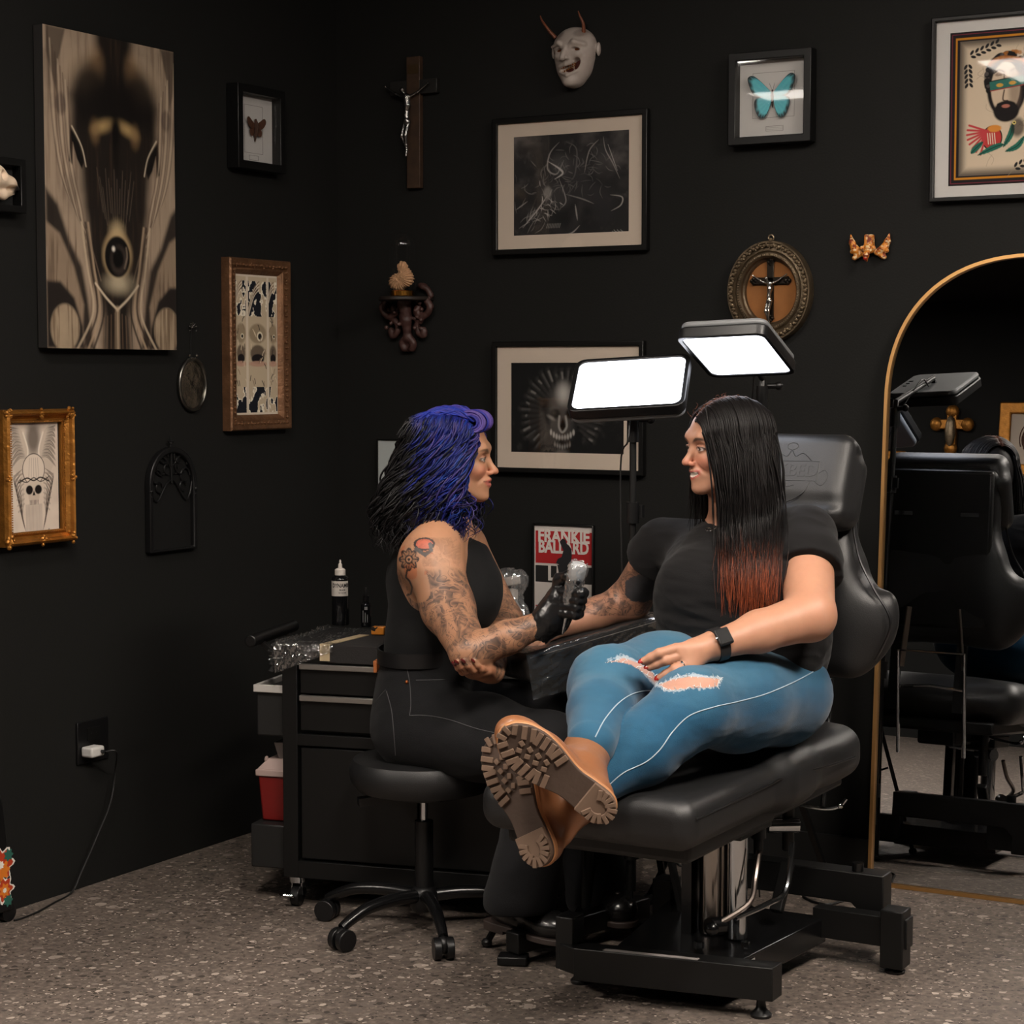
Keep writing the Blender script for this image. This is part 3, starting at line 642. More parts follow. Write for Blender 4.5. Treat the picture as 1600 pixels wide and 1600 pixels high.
A.put(sst(.4, .8, A.nz(3, 3, 3, 1)), (180, 160, 146), .35); A.ell(.5, .22, .14, .24, (70, 58, 52), .08, .8)
for s_ in (-1, 1):
    X = lambda x: .5 + s_ * x
    A.poly([(X(.16), .62), (X(.1), .5), (X(.12), .35), (X(.22), .12), (X(.34), .02), (X(.42), .05), (X(.44), .3), (X(.43), .6), (X(.3), .75)], (206, 190, 174), .01)
    for k in range(22): A.line([(X(.15 + .007 * k), .5 - .02 * k), (X(.28 + .007 * k), .5 - .021 * k), (X(.45), .64 - .028 * k + .02 * (k % 3))], .009 if k % 2 else .005, [(52, 42, 38), (92, 78, 70), (36, 28, 26)][k % 3], .006, .7, 5, True)
    for k in range(20): A.line([(X(.2 + .05 * (k % 2)), .64 + .025 * k), (X(.4 - .009 * k), .76 + .032 * k), (X(.34 - .009 * k), .9 + .034 * k)], .012 if k % 2 else .006, [(44, 36, 34), (120, 104, 94), (30, 24, 24)][k % 3], .006, .75, 5, True)
    for k in range(7): A.line([(X(.2), .72 + .07 * k), (X(.4 - .015 * k), .74 + .085 * k)], .011, (150, 134, 122), .01, .6)
    A.line([(X(.14), .55), (X(.11), .38), (X(.2), .14)], .014, (236, 224, 210), .01, .9, 5)
A.ell(.5, .66, .22, .22, (224, 208, 192), .008); A.ell(.5, .66, .22, .22, (50, 42, 38), .006, 1, 0, .006)
for k in range(5): A.line([(.42 + .04 * k, .5), (.4 + .05 * k, .78)], .004, (150, 132, 120), .006, .7)
A.ell(.5, .92, .2, .12, (214, 198, 182), .01); A.ell(.5, 1.04, .11, .12, (206, 188, 172), .01)
A.ell(.41, .95, .07, .065, (26, 20, 20), .01); A.ell(.59, .95, .07, .065, (26, 20, 20), .01); A.poly([(.47, 1.03), (.5, .96), (.53, 1.03)], (26, 20, 20), .006)
for k in range(7): A.line([(.42 + .027 * k, 1.1), (.42 + .027 * k, 1.16)], .004, (40, 32, 30), .004)
A.line([(.2, .84), (.36, .78), (.5, .82), (.64, .78), (.8, .84)], .01, (44, 36, 32), .006, 1, 6); A.line([(.22, .8), (.36, .84), (.5, .78), (.64, .84), (.8, .78)], .007, (44, 36, 32), .006, 1, 6)
for k in range(14): A.line([(.34 + .024 * k, 1.16), (.34 + .024 * k, 1.62 + .06 * math.sin(k * 2.1))], .005, (120, 106, 98), .008, .55)
A.line([(.74, 1.6), (.8, 1.52), (.78, 1.62), (.86, 1.54), (.84, 1.64)], .004, (40, 34, 32), .004, 1, 5)
place_art(w, t, A, a0, b0, .0135, 'drawing')
# bronze frame with three narrow panels
w = Wall('L', 360, 401, 457, 670, .035)
t = thing('framed_print', 'tall bronze framed triptych print of waves and fish on the left wall', 'picture', w.c)
m_ = MB(); profile_frame(m_, w, [(0, .001), (0, .03), (.004, .035), (.01, .034), (.028, .026), (.032, .028), (.038, .024), (.046, .016), (.046, .002)])
fr = m_.build('frame', M_bronze, t)
m_ = MB()
for i, p in enumerate(perim(w.w - .04, w.h - .04, .016)):
    m_.ball(w.pt(p[0], p[1], .031), (.006, .006, .004), 8); m_.ball(w.pt(p[0] + .006 * math.cos(i * 2), p[1] + .006 * math.sin(i * 2), .031), .003, 6)
m_.build('ornament', M_bronze, fr)
A = Art(w.w - .088, w.h - .088, 170, (216, 202, 184)); g = A.asp; rr = np.random.default_rng(12)
for pi, (x0, x1) in enumerate(((.02, .26), (.31, .74), (.79, .98))):
    cx = (x0 + x1) / 2; W = x1 - x0
    msk = (A.U > x0) & (A.U < x1) & (A.Vv > .04) & (A.Vv < g - .04)
    keep = A.a.copy()
    A.a[msk] = lin(196, 178, 152)
    n1 = A.nz(9, 6, 4, pi)
    for (v0, v1) in ((.05, .3), (.8, .98)):
        band = msk & (A.Vv > v0 * g) & (A.Vv < v1 * g) & (n1 > .47); A.a[band] = lin(26, 28, 36)
        ed = msk & (A.Vv > v0 * g) & (A.Vv < v1 * g) & (np.abs(n1 - .5) < .03); A.a[ed] = lin(235, 226, 208)
    for k in range(6):
        y = (.05 + .012 * k) * g; A.line([(cx - W * .5, y + W * .9), (cx - W * .2, y + W * .25), (cx + W * .1, y)], .007, [(120, 96, 78), (226, 212, 190)][k % 2], .004, .9, 5)
    A.ell(cx, .42 * g, W * .46, .07 * g, (150, 132, 108), .02, .9); A.ell(cx, .56 * g, W * .4, .06 * g, (92, 78, 66), .02, .9)
    A.ell(cx + W * .12, .44 * g, W * .16, W * .16, (226, 214, 190), .006); A.ell(cx + W * .12, .44 * g, W * .1, W * .1, (30, 26, 26), .006)
    A.ell(cx, .6 * g, W * .34, .035 * g, (28, 24, 26), .01); A.ell(cx, .635 * g, W * .5, .02 * g, (190, 150, 130), .01, .9)
    for k in range(16):
        x, y = cx + rr.uniform(-.45, .45) * W, rr.uniform(.3, .78) * g; a = rr.uniform(0, 6.28)
        A.line([(x, y), (x + .03 * math.cos(a), y + .03), (x + .05 * math.cos(a), y + .07)], .007, [(34, 30, 34), (224, 206, 178), (140, 118, 96)][k % 3], .004, .9, 4)
    A.a[~msk] = keep[~msk]
place_art(w, t, A, -w.w / 2 + .044, w.h / 2 - .044, .0145, 'print'); MB().prism(rect(w.w - .086, w.h - .086), w.c, w.r, w.u, .004, .0142).build('backing', M_matbd, t)
# ------------------------------------------------------------------ shadow boxes
def insect_box(w, t, fw, dep, glass=True):
    MB().ring(rect(w.w, w.h), rect(w.w - 2 * fw, w.h - 2 * fw), w.c, w.r, w.u, .002, dep).build('frame', M_fblk, t, bevel=.002)
    MB().prism(rect(w.w - 2 * fw + .004, w.h - 2 * fw + .004), w.c, w.r, w.u, .003, .012).build('backing', M_matw, t)
    if glass: pane(w, t, w.w - 2 * fw + .004, w.h - 2 * fw + .004, dep - .008)
def lineframe(m_, w, cx, cy, W, H, n, th=.0008):
    m_.ring([(cx + a, cy + b) for a, b in rect(W, H)], [(cx + a, cy + b) for a, b in rect(W - 2 * th, H - 2 * th)], w.c, w.r, w.u, n, n + .0004)
M_line = mat('grey_ink_line', (110, 104, 98), .8)
w = Wall('B', 1138, 84, 1266, 220, .045)
t = thing('butterfly_box', 'black shadow box with a bright blue butterfly on white board', 'display box', w.c)
insect_box(w, t, .022, .045)
m_ = MB(); lineframe(m_, w, 0, .01, .125, .125, .0121); lineframe(m_, w, .004, -.083, .052, .014, .0121); lineframe(m_, w, .004, -.083, .052, .005, .0121, .0004); m_.build('printed_lines', M_line, t, smooth=False)
def wingmesh(w, t, name, base, loops, colf, n0, lift):
    """one wing: outline loop -> fan grid with colour; curved up away from the board"""
    L = spline(loops, 10, True); L = np.array(L)[:, :2]; K = 9; vs = []; cs = []
    for j in range(K + 1):
        s_ = j / K
        for p in L:
            q = V(*base) * (1 - s_) + p * s_; d = np.linalg.norm(q - V(*base)); vs.append(w.pt(q[0], q[1], n0 + lift * d)); cs.append(colf(q, s_, d))
    N = len(L); fs = [(j * N + i, j * N + (i + 1) % N, (j + 1) * N + (i + 1) % N, (j + 1) * N + i) for j in range(K) for i in range(N)]
    b = len(vs)
    vs += [v - w.n * .0012 for v in vs]; cs += cs; fs += [tuple(b + i for i in f[::-1]) for f in fs]
    fs += [(K * N + i, K * N + (i + 1) % N, b + K * N + (i + 1) % N, b + K * N + i) for i in range(N)]
    return rawmesh(name, vs, fs, mat('wing_scales', rough=.35, spec=.5, vcol=True), t, True, np.array(cs))
def morpho(q, s_, d):
    e = sst(.80, .93, s_ + .05 * math.sin(q[0] * 900) * .5); n = .5 + .5 * math.sin(math.atan2(q[1], abs(q[0]) + .001) * 24)
    c = lin(96, 196, 206) * (1 - .25 * n) + lin(60, 150, 190) * .25 * n; c = c * (.75 + .25 * sst(0, .3, s_)); return c * (1 - e) + lin(24, 18, 18) * e
for s_ in (-1, 1):
    wingmesh(w, t, 'wing', (s_ * .003, .012), [V(s_ * .003, .012, 0), V(s_ * .022, .036, 0), V(s_ * .052, .062, 0), V(s_ * .07, .058, 0), V(s_ * .066, .035, 0), V(s_ * .054, .012, 0), V(s_ * .03, .004, 0)], morpho, .02, .12)
    wingmesh(w, t, 'wing', (s_ * .003, .004), [V(s_ * .003, .006, 0), V(s_ * .03, .006, 0), V(s_ * .05, -.002, 0), V(s_ * .052, -.022, 0), V(s_ * .04, -.05, 0), V(s_ * .022, -.054, 0), V(s_ * .009, -.03, 0)], morpho, .018, .1)
MB().tube([w.pt(0, .022, .02), w.pt(0, .006, .021), w.pt(0, -.012, .019), w.pt(0, -.026, .017)], [.0025, .004, .0035, .0015], 8).tube([w.pt(.001, .022, .02), w.pt(.008, .04, .024)], .0005, 5).tube([w.pt(-.001, .022, .02), w.pt(-.008, .04, .024)], .0005, 5).build('body', mat('insect_body', (54, 40, 32), .8), t)
w = Wall('L', 372, 128, 447, 272, .045)
t = thing('moth_box', 'small black shadow box with a brown moth on pale board', 'display box', w.c)
insect_box(w, t, .024, .045)
m_ = MB(); lineframe(m_, w, 0, .0, .09, .14, .0121); lineframe(m_, w, .0, -.083, .046, .014, .0121); m_.build('printed_lines', M_line, t, smooth=False)
def mothc(q, s_, d):
    n = math.sin(q[0] * 500 + q[1] * 300) * .5 + .5; return lin(92, 60, 44) * (1 - .5 * n) + lin(48, 32, 28) * .5 * n
for s_ in (-1, 1):
    wingmesh(w, t, 'wing', (s_ * .003, .012), [V(s_ * .003, .012, 0), V(s_ * .02, .024, 0), V(s_ * .038, .034, 0), V(s_ * .046, .024, 0), V(s_ * .036, .008, 0), V(s_ * .018, .0, 0)], mothc, .02, .1)
    wingmesh(w, t, 'wing', (s_ * .003, .002), [V(s_ * .003, .006, 0), V(s_ * .02, .002, 0), V(s_ * .03, -.006, 0), V(s_ * .024, -.02, 0), V(s_ * .009, -.016, 0)], mothc, .018, .1)
MB().tube([w.pt(0, .03, .02), w.pt(0, .01, .024), w.pt(0, -.012, .021), w.pt(0, -.036, .017)], [.003, .008, .006, .0015], 8).build('body', mat('moth_body', (70, 46, 34), .9), t)
# bird skull box at the left edge
w = Wall('L', -62, 236, 42, 334, .04)
t = thing('bird_skull_box', 'black shadow box at the far left holding a pale bird skull', 'display box', w.c)
MB().ring(rect(w.w, w.h), rect(w.w - .036, w.h - .036), w.c, w.r, w.u, .002, .04).build('frame', M_fblk, t, bevel=.002)
MB().prism(rect(w.w - .03, w.h - .03), w.c, w.r, w.u, .003, .01).build('backing', mat('black_card', (22, 22, 22), .8), t)
w.c = w.c.copy()
def wp(a, b, n): return w.pt(a, b, n)
x_, y_ = w.loc(4, 283); s = Sdf()
s.ell(wp(x_ - .02, y_ + .012, .034), (.024, .03, .03), k=.01); s.ell(wp(x_ - .055, y_ + .016, .032), (.022, .04, .034), k=.01)
s.chain([wp(x_ - .02, y_ + .012, .034), wp(x_ + .03, y_ - .004, .034), wp(x_ + .068, y_ - .016, .03)], [.024, .017, .003], .01)
s.chain([wp(x_ - .05, y_ - .02, .03), wp(x_ + .01, y_ - .032, .03), wp(x_ + .05, y_ - .026, .028)], [.012, .012, .004], .01)
s.sub(s_ell(wp(x_ - .01, y_ + .014, .056), (.012, .012, .012))); s.sub(s_ell(wp(x_ + .03, y_ - .016, .05), (.02, .02, .006)))
sdfobj('skull', s, .002, mat('old_bone', rough=.6, vcol=True), t, lambda p: (lambda k: lin(228, 205, 180) * (1 - k) + lin(30, 26, 24) * k)(sst(x_ + .03, x_ + .05, (p - w.c) @ w.r)[:, None] * sst(.6, .4, np.abs(((p - w.c) @ w.u) - y_ + .018)[:, None] * 50)))
MB().box(wp(x_ - .045, y_ - .04, .022), (.01, .05, .03)).build('stand', M_fblk, t)
# ------------------------------------------------------------------ flash-art picture at the right edge
w = Wall('B', 1455, 28, 1686, 306, .028)
t = thing('framed_print', 'framed coloured tattoo print of a blindfolded bearded head, cut off at right', 'picture', w.c)
flat_frame(w, t, .012, .028, M_fblk)
a0, b0 = w.loc(1483, 51); a1, b1 = w.loc(1660, 282)
board(w, t, w.w - .02, w.h - .02, .016, M_matw)
A = Art(a1 - a0, b0 - b1, 300, (36, 31, 32)); g = A.asp; rr = np.random.default_rng(21)
A.poly([(.05, .05), (.95, .05), (.95, g - .05), (.05, g - .05)], (196, 132, 40)); A.poly([(.065, .068), (.935, .068), (.935, g - .068), (.065, g - .068)], (36, 31, 32))
A.poly([(.09, .085), (.91, .085), (.91, g - .085), (.09, g - .085)], (210, 192, 168), .004)
bd = np.minimum(np.minimum(A.U - .09, .91 - A.U), np.minimum(A.Vv - .085, g - .085 - A.Vv)); A.put((1 - sst(0, .09, bd)) * (bd > 0), (40, 34, 34), .8)
A.line([(.02, .02), (.98, .02), (.98, g - .02), (.02, g - .02), (.02, .02)], .0025, (130, 50, 66), .002)
for k in range(26):
    x, y = rr.uniform(.14, .86), rr.uniform(.13, g - .13); A.line([(x, y), (x + rr.normal() * .05, y + .05), (x + rr.normal() * .08, y + .1)], .0018, (150, 134, 118), .002, .7, 5)
def leafc(x0, y0, x1, y1, n=6, col=(34, 34, 36)):
    a, b = V(x0, y0), V(x1, y1); d = nrm(b - a); q = V(-d[1], d[0])
    for k in range(n):
        c = a + (b - a) * (k / (n - 1))
        for s_ in (-1, 1): A.ell(*(c + q * s_ * .02), .024, .012, col, .003, 1, math.atan2(d[1], d[0]) + s_ * .6)
leafc(.2, .2, .42, .12); leafc(.16, .3, .17, .46, 5); leafc(.6, g - .14, .8, g - .24); leafc(.7, .14, .86, .22)
cx = .5
A.ell(cx, .5, .17, .26, (30, 26, 28), .01)                                   # hair
for k in range(40):
    a = rr.uniform(0, 6.28); A.ell(cx + .17 * math.cos(a), .42 + .2 * math.sin(a), .03, .03, (24, 21, 22), .006); A.ell(cx + .18 * math.cos(a + .3), .36 + .16 * math.sin(a), .018, .018, (176, 110, 44) if k % 3 == 0 else (90, 84, 82), .004, .7)
A.ell(cx - .01, .5, .125, .22, (205, 184, 160), .008); A.ell(cx + .07, .52, .05, .16, (120, 100, 86), .03, .6)
A.line([(cx - .14, .29), (cx - .05, .25), (cx + .1, .27), (cx + .16, .3)], .022, (170, 104, 44), .006, 1, 5); A.line([(cx - .14, .3), (cx, .26), (cx + .16, .31)], .006, (40, 30, 26), .004, 1, 5)
for s_ in (-1, 1): A.line([(cx + s_ * .03, .36), (cx + s_ * .07, .345), (cx + s_ * .11, .37)], .006, (30, 24, 24), .004, 1, 4); A.ell(cx + s_ * .07, .385, .035, .014, (150, 128, 112), .006)
A.line([(cx - .02, .36), (cx - .025, .47)], .006, (110, 92, 80), .006)
A.poly([(cx - .15, .44), (cx + .16, .4), (cx + .18, .48), (cx - .14, .52)], (48, 110, 100), .004); A.line([(cx - .15, .44), (cx + .16, .4)], .004, (20, 26, 26)); A.line([(cx - .14, .52), (cx + .18, .48)], .004, (150, 40, 44))
A.ell(cx - .06, .475, .03, .016, (206, 160, 70), .004); A.ell(cx + .05, .462, .03, .016, (206, 160, 70), .004)
A.line([(cx - .02, .52), (cx - .03, .6), (cx + .01, .61)], .006, (90, 72, 62), .004, 1, 4)
A.ell(cx, .7, .11, .09, (28, 24, 25), .01); A.ell(cx - .005, .655, .035, .016, (176, 110, 96), .004); A.line([(cx - .07, .64), (cx, .625), (cx + .06, .64)], .012, (28, 24, 25), .006, 1, 4)
# sacred-heart style burst with green leaves beneath the beard
A.ell(cx - .12, .92, .085, .1, (186, 60, 56), .006); A.ell(cx - .12, .92, .085, .1, (30, 20, 22), .003, 1, 0, .005); A.ell(cx - .1, .84, .06, .03, (214, 140, 60), .006)
for k in range(8):
    a = math.radians(150 + k * 16); A.line([(cx - .16, .86), (cx - .2 + .14 * math.cos(a), .84 - .13 * math.sin(a) * .6 + .02 * k)], .009, (190, 66, 70), .004, 1, 0, True)
for q in ([(-.24, 1.06), (-.1, 1.0), (-.02, .98)], [(-.02, 1.0), (.04, .9), (.06, .8)], [(-.2, .95), (-.26, 1.0), (-.3, 1.04)], [(.0, 1.04), (.1, 1.0), (.16, .92)]):
    A.line([(cx + x, y) for x, y in q], .026, (40, 104, 88), .005, 1, 5, True); A.line([(cx + x, y) for x, y in q], .003, (20, 40, 36), .003, 1, 5)
for k in range(4): A.line([(cx - .16 + .02 * k, .88), (cx - .15 + .02 * k, .97)], .004, (226, 200, 180), .003)
A.ell(cx + .1, .84, .06, .08, (34, 28, 30), .02, .8); A.ell(cx + .07, .8, .016, .016, (220, 200, 120), .004); A.ell(cx + .07, .8, .008, .008, (20, 20, 20), .003)
place_art(w, t, A, a0, b0, .0165, 'print'); pane(w, t, w.w - .02, w.h - .02, .021)
# ------------------------------------------------------------------ posters
w = Wall('B', 831, 817, 926, 985, .018)
t = thing('band_poster', 'red, black and white band poster in a thin black frame behind the gloved hand', 'poster', w.c)
flat_frame(w, t, .005, .018, M_fblk)
board(w, t, w.w - .008, w.h - .008, .01, mat('poster_white', (208, 200, 194), .7), name='paper')
Mr = mat('poster_red', (168, 26, 30), .7); Mk = mat('poster_black', (24, 22, 22), .7); Mw = mat('poster_letter_white', (214, 206, 200), .7)
def pr(x0, y0, x1, y1, n, m, name): 
    p, q = w.loc(x0, y0), w.loc(x1, y1); MB().bx(0, 0, 0, 0, 0, 0); b = MB().prism([(p[0], q[1]), (q[0], q[1]), (q[0], p[1]), (p[0], p[1])], w.c, w.r, w.u, n - .0004, n); return b.build(name, m, t, smooth=False)
pr(835, 829, 923, 884, .0106, Mr, 'red_field'); pr(835, 883, 923, 914, .0107, Mk, 'black_field'); pr(835, 947, 923, 951, .0106, Mr, 'red_bar')
W_ = w.loc(923, 850)[0] - w.loc(835, 850)[0]
cx_ = (w.loc(923, 850)[0] + w.loc(835, 850)[0]) / 2; yy = lambda y: w.loc(879, y)[1]
text_part('title_lettering', [('FRANKIE', .052, w.pt(cx_, yy(839.5), .011), w.r, w.u, dict(bold=.0017, sx=.86)), ('BALLARD', .052, w.pt(cx_, yy(856.5), .0115), w.r, w.u, dict(bold=.0017, sx=.78)),
                        ], Mw, t, label='white block lettering')
text_part('live_lettering', [('LIVE', .062, w.pt(cx_, yy(898), .0112), w.r, w.u, dict(bold=.0018, sx=.95))], Mw, t)
# dark seated figure printed over the letters
f = MB()
def sil(pts): f.prism([w.loc(820 + x * .15, 830 + y * .15) for x, y in pts][::-1], w.c, w.r, w.u, .0122, .013)
sil([(355, 110), (385, 78), (415, 90), (425, 130), (450, 150), (478, 190), (480, 260), (470, 330), (440, 352), (350, 352), (318, 330), (335, 290), (375, 270), (395, 200), (370, 150)])
sil([(330, 352), (345, 430), (360, 520), (395, 552), (420, 552), (420, 400), (440, 352)])
f.build('printed_figure', mat('poster_grey_black', (30, 29, 32), .7), t, smooth=False)
w = Wall('B', 588, 686, 702, 832, .014)
t = thing('framed_certificate', 'pale framed sheet with faint handwriting behind the dark curly hair', 'poster', w.c)
flat_frame(w, t, .004, .014, M_fblk)
A = Art(w.w - .008, w.h - .008, 120, (176, 182, 182)); rr = np.random.default_rng(4)
for k in range(7):
    y = .26 + k * .07; x = .14
    while x < .8:
        l = rr.uniform(.02, .05); A.line([(x, y), (x + l * .4, y - .02), (x + l, y + .004)], .003, (80, 80, 84), .003, .8, 3); x += l + .012
place_art(w, t, A, -w.w / 2 + .004, w.h / 2 - .004, .0095, 'sheet'); MB().prism(rect(w.w - .008, w.h - .008), w.c, w.r, w.u, .004, .0092).build('backing', M_matw, t)
# ================================================================== small wall ornaments
M_iron = mat('dark_iron', (20, 20, 21), .42, metal=.2, spec=.4)
M_chrome = mat('chrome', (205, 208, 212), .12, metal=1.)
M_blkpl = mat('black_plastic', (15, 15, 16), .38, spec=.45)
M_blkmt = mat('black_powder_coat', (12, 12, 12), .45, spec=.4)
M_silver = mat('tarnished_silver', (150, 148, 146), .25, metal=1., bump=(200, .3))
# ---- horned mask
w = Wall('B', 853, 42, 925, 133, .05)
t = thing('horned_mask', 'white grimacing mask with two thin dark horns high on the back wall', 'mask', w.c)
W, H = w.w / 2, w.h / 2
def mp(a, b, n): return w.pt(a * W, b * H, n)      # a,b in -1..1 of the face
mr = np.stack([w.r, w.u, w.n], 1)
s = Sdf(); e_ = lambda a, b, n, ra, rb, rn, k=.008, rot=0.: s.ell(mp(a, b, n), (ra, rb, rn), mr @ rotz(rot), k)
x_ = lambda a, b, n, ra, rb, rn, k=.003, rot=0.: s.sub(s_ell(mp(a, b, n), (ra, rb, rn), mr @ rotz(rot)), k)
e_(0, .32, .01, W * .9, H * .66, .05); e_(-.02, -.28, .01, W * .74, H * .6, .044, .03); e_(-.05, -.78, .018, W * .36, H * .2, .036, .02); e_(-.06, -.86, .04, .014, .008, .010, .012)
for t_, cx in ((-1, -.42), (1, .30)):
    s.chain([mp(cx - t_ * .22, .30, .056), mp(cx - t_ * .05, .42, .059), mp(cx + t_ * .34, .34, .044)], [.0055, .0065, .004], .008)      # frowning brow
    x_(cx + t_ * .02, .19, .056, .0125, .0058, .014, .003, -t_ * .12); e_(cx + t_ * .05, .02, .05, .011, .008, .009, .010)
    s.sub(s_cap(mp(cx - t_ * .12, -.02, .07), mp(cx + t_ * .12, -.28, .06), .0026), .006)
s.chain([mp(-.08, .34, .056), mp(-.12, .08, .066), mp(-.14, -.08, .071)], [.0055, .0065, .009], .008); e_(-.28, -.1, .062, .0062, .005, .006, .004); e_(.0, -.08, .062, .0062, .005, .006, .004)
for t_ in (-1, 1): s.sub(s_cap(mp(-.06 + t_ * .07, .58, .062), mp(-.06 + t_ * .03, .36, .066), .0016), .005)
x_(-.06, -.43, .055, .027, .012, .024, .004, .1); x_(.28, -.28, .05, .011, .02, .024, .004, -.55); s.chain([mp(-.42, -.34, .046), mp(-.1, -.28, .056), mp(.2, -.2, .05)], [.003, .004, .003], .005)
s.chain([mp(-.42, -.5, .044), mp(-.06, -.62, .054), mp(.3, -.5, .044)], [.003, .0045, .003], .005)
e_(.98, .22, .006, .006, .02, .010, .006); e_(-.96, .22, .006, .005, .018, .010, .006); x_(1.04, .25, .018, .004, .011, .006)
def mcol(p):
    q = (p - w.c); a, b, n = q @ w.r / W, q @ w.u / H, q @ w.n; c = lin(178, 166, 158) * (1 - .15 * vnoise(p, 40, 3)[:, None])
    for cx in (-.5, .42):
        k = (1 - sst(.5, 1.1, np.hypot((a - cx) / .3, (b - .72) / .16)))[:, None] * .55; c = c * (1 - k) + lin(92, 82, 78) * k
    k = (sst(.2, .9, vnoise(p, 60, 2)) * sst(.2, .5, np.abs(a)))[:, None] * .18; c = c * (1 - k) + lin(120, 92, 78) * k
    return c
sdfobj('face', s, .0013, mat('mask_white', rough=.42, spec=.5, vcol=True), t, mcol)
m_ = MB(); m_.prism([(-.66 * W, .1 * H), (.55 * W, .1 * H), (.58 * W, .3 * H), (-.66 * W, .3 * H)], w.c, w.r, w.u, .03, .045); m_.build('eyes', mat('gilt_eyes', (120, 66, 30), .3, metal=.7), t)
m_ = MB(); m_.prism([(-.4 * W, -.58 * H), (.3 * W, -.54 * H), (.46 * W, -.1 * H), (.2 * W, -.2 * H), (-.4 * W, -.32 * H)], w.c, w.r, w.u, .02, .034); m_.build('mouth', mat('mask_mouth', (70, 26, 18), .4), t)
m_ = MB()
for k in range(7): m_.ball(mp(-.36 + .1 * k, -.375 + .02 * k, .046), (.0028, .003, .003), 6); m_.ball(mp(-.32 + .09 * k, -.5 + .03 * k, .044), (.0028, .003, .003), 6)
m_.build('teeth', mat('gilt_teeth', (214, 140, 70), .25, metal=.8), t)
for pts in ([mp(-.72, .66, .03), mp(-1.0, .95, .038), mp(-1.25, 1.25, .04), mp(-1.32, 1.4, .04)], [mp(.5, .72, .03), mp(.55, 1.0, .04), mp(.44, 1.25, .045), mp(.36, 1.42, .045)]):
    MB().tube(spline(pts, 5), list(np.linspace(.0062, .0012, 16)), 10).build('horn', mat('mask_horn', (120, 70, 48), .35), t)
# ---- small winged carved figure
w = Wall('B', 1325, 362, 1386, 408, .03)
t = thing('winged_carving', 'tiny orange and red winged carving beside the arched mirror top', 'ornament', w.c)
W, H = w.w / 2, w.h / 2; orr = mat('carved_orange', rough=.45, vcol=True, spec=.5)
def oc(p):
    n = vnoise(p, 160, 2)[:, None]; c = lin(206, 128, 44) * (n > .45) + lin(120, 46, 26) * (n <= .45); k = sst(.62, .66, vnoise(p, 220, 1))[:, None]; return c * (1 - k) + lin(226, 196, 150) * k
s = Sdf(); s.u(s_box(mp(.0, .35, .015), (.012, .018, .012), .004, mr)); s.ell(mp(0, -.2, .02), (.02, .012, .014), mr); s.chain([mp(.0, -.2, .03), mp(.02, -.6, .045), mp(0, -.95, .035)], [.008, .008, .003], .006)
s.ell(mp(-.3, -.1, .028), (.006,) * 3, k=.003); s.ell(mp(.3, -.1, .028), (.006,) * 3, k=.003)
sdfobj('body', s, .0015, orr, t, oc)
for sx in (-1, 1):
    s = Sdf(); s.chain([mp(sx * .35, -.35, .012), mp(sx * .7, -.2, .014), mp(sx * .9, .3, .012), mp(sx * .98, .8, .01)], [.007, .011, .008, .002], .006); s.chain([mp(sx * .4, -.4, .012), mp(sx * .75, -.7, .014)], [.008, .007], .006)
    for k in range(3): s.ell(mp(sx * .88, -.3 + .3 * k, .014), (.006,) * 3, k=.003)
    sdfobj('wing', s, .0015, orr, t, oc)
s = Sdf(); s.ell(mp(.0, -.78, .046), (.006, .006, .006)); sdfobj('beak', s, .0012, mat('carved_red', (170, 40, 26), .4), t)
# ---- crucifix figure builder
def corpus(w, cx, cy, sc, n, m, parent, name='figure', lean=0.):
    q = lambda a, b, d=0: w.pt(cx + a * sc, cy + b * sc, n + d * sc); s = Sdf()
    s.ell(q(-.05 + lean, .12, .02), (.034 * sc, .045 * sc, .036 * sc), k=.01 * sc); s.cap(q(-.03, .07), q(0, .03), .02 * sc, .03 * sc, .02 * sc)
    s.chain([q(0, .03), q(.01, -.08), q(-.005, -.2), q(.0, -.27)], [.05 * sc, .045 * sc, .034 * sc, .045 * sc], .03 * sc)
    for sx in (-1, 1): s.chain([q(sx * .05, .03), q(sx * .17, .08), q(sx * .31, .17)], [.022 * sc, .017 * sc, .011 * sc], .02 * sc); s.ell(q(sx * .33, .185), (.017 * sc,) * 3, k=.01 * sc)
    s.ell(q(0, -.29), (.055 * sc, .04 * sc, .045 * sc), k=.02 * sc)
    for sx in (-1, 1): s.chain([q(sx * .025, -.3), q(sx * .03 - .03, -.47, .03), q(.0, -.66)], [.034 * sc, .024 * sc, .014 * sc], .02 * sc)
    s.cap(q(0, -.66), q(.0, -.74, .02), .017 * sc, .01 * sc, .01 * sc)
    sdfobj(name, s, max(.0012, .014 * sc * .5), m, parent)
# large dark crucifix near the corner
w = Wall('B', 606, 92, 684, 292, .02)
t = thing('crucifix', 'tall dark wooden crucifix with a small silver figure near the room corner', 'crucifix', w.c)
a_, b_ = w.loc(646, 190); M_dw = mat('dark_stained_wood', (58, 40, 26), .6, bump=(40, .3), var=(30, .4)); M_bkw = mat('black_wood', (20, 18, 16), .6)
m_ = MB(); m_.prism([(a_ - .024, -w.h / 2), (a_ + .024, -w.h / 2), (a_ + .024, w.h / 2), (a_ - .024, w.h / 2)], w.c, w.r, w.u, .002, .022); m_.build('upright', M_dw, t, bevel=.002)
yb_ = w.loc(646, 136)[1]; MB().prism([(a_ - .085, yb_ - .022), (a_ + .085, yb_ - .022), (a_ + .085, yb_ + .022), (a_ - .085, yb_ + .022)], w.c, w.r, w.u, .002, .0215).build('crossbar', M_bkw, t, bevel=.002)
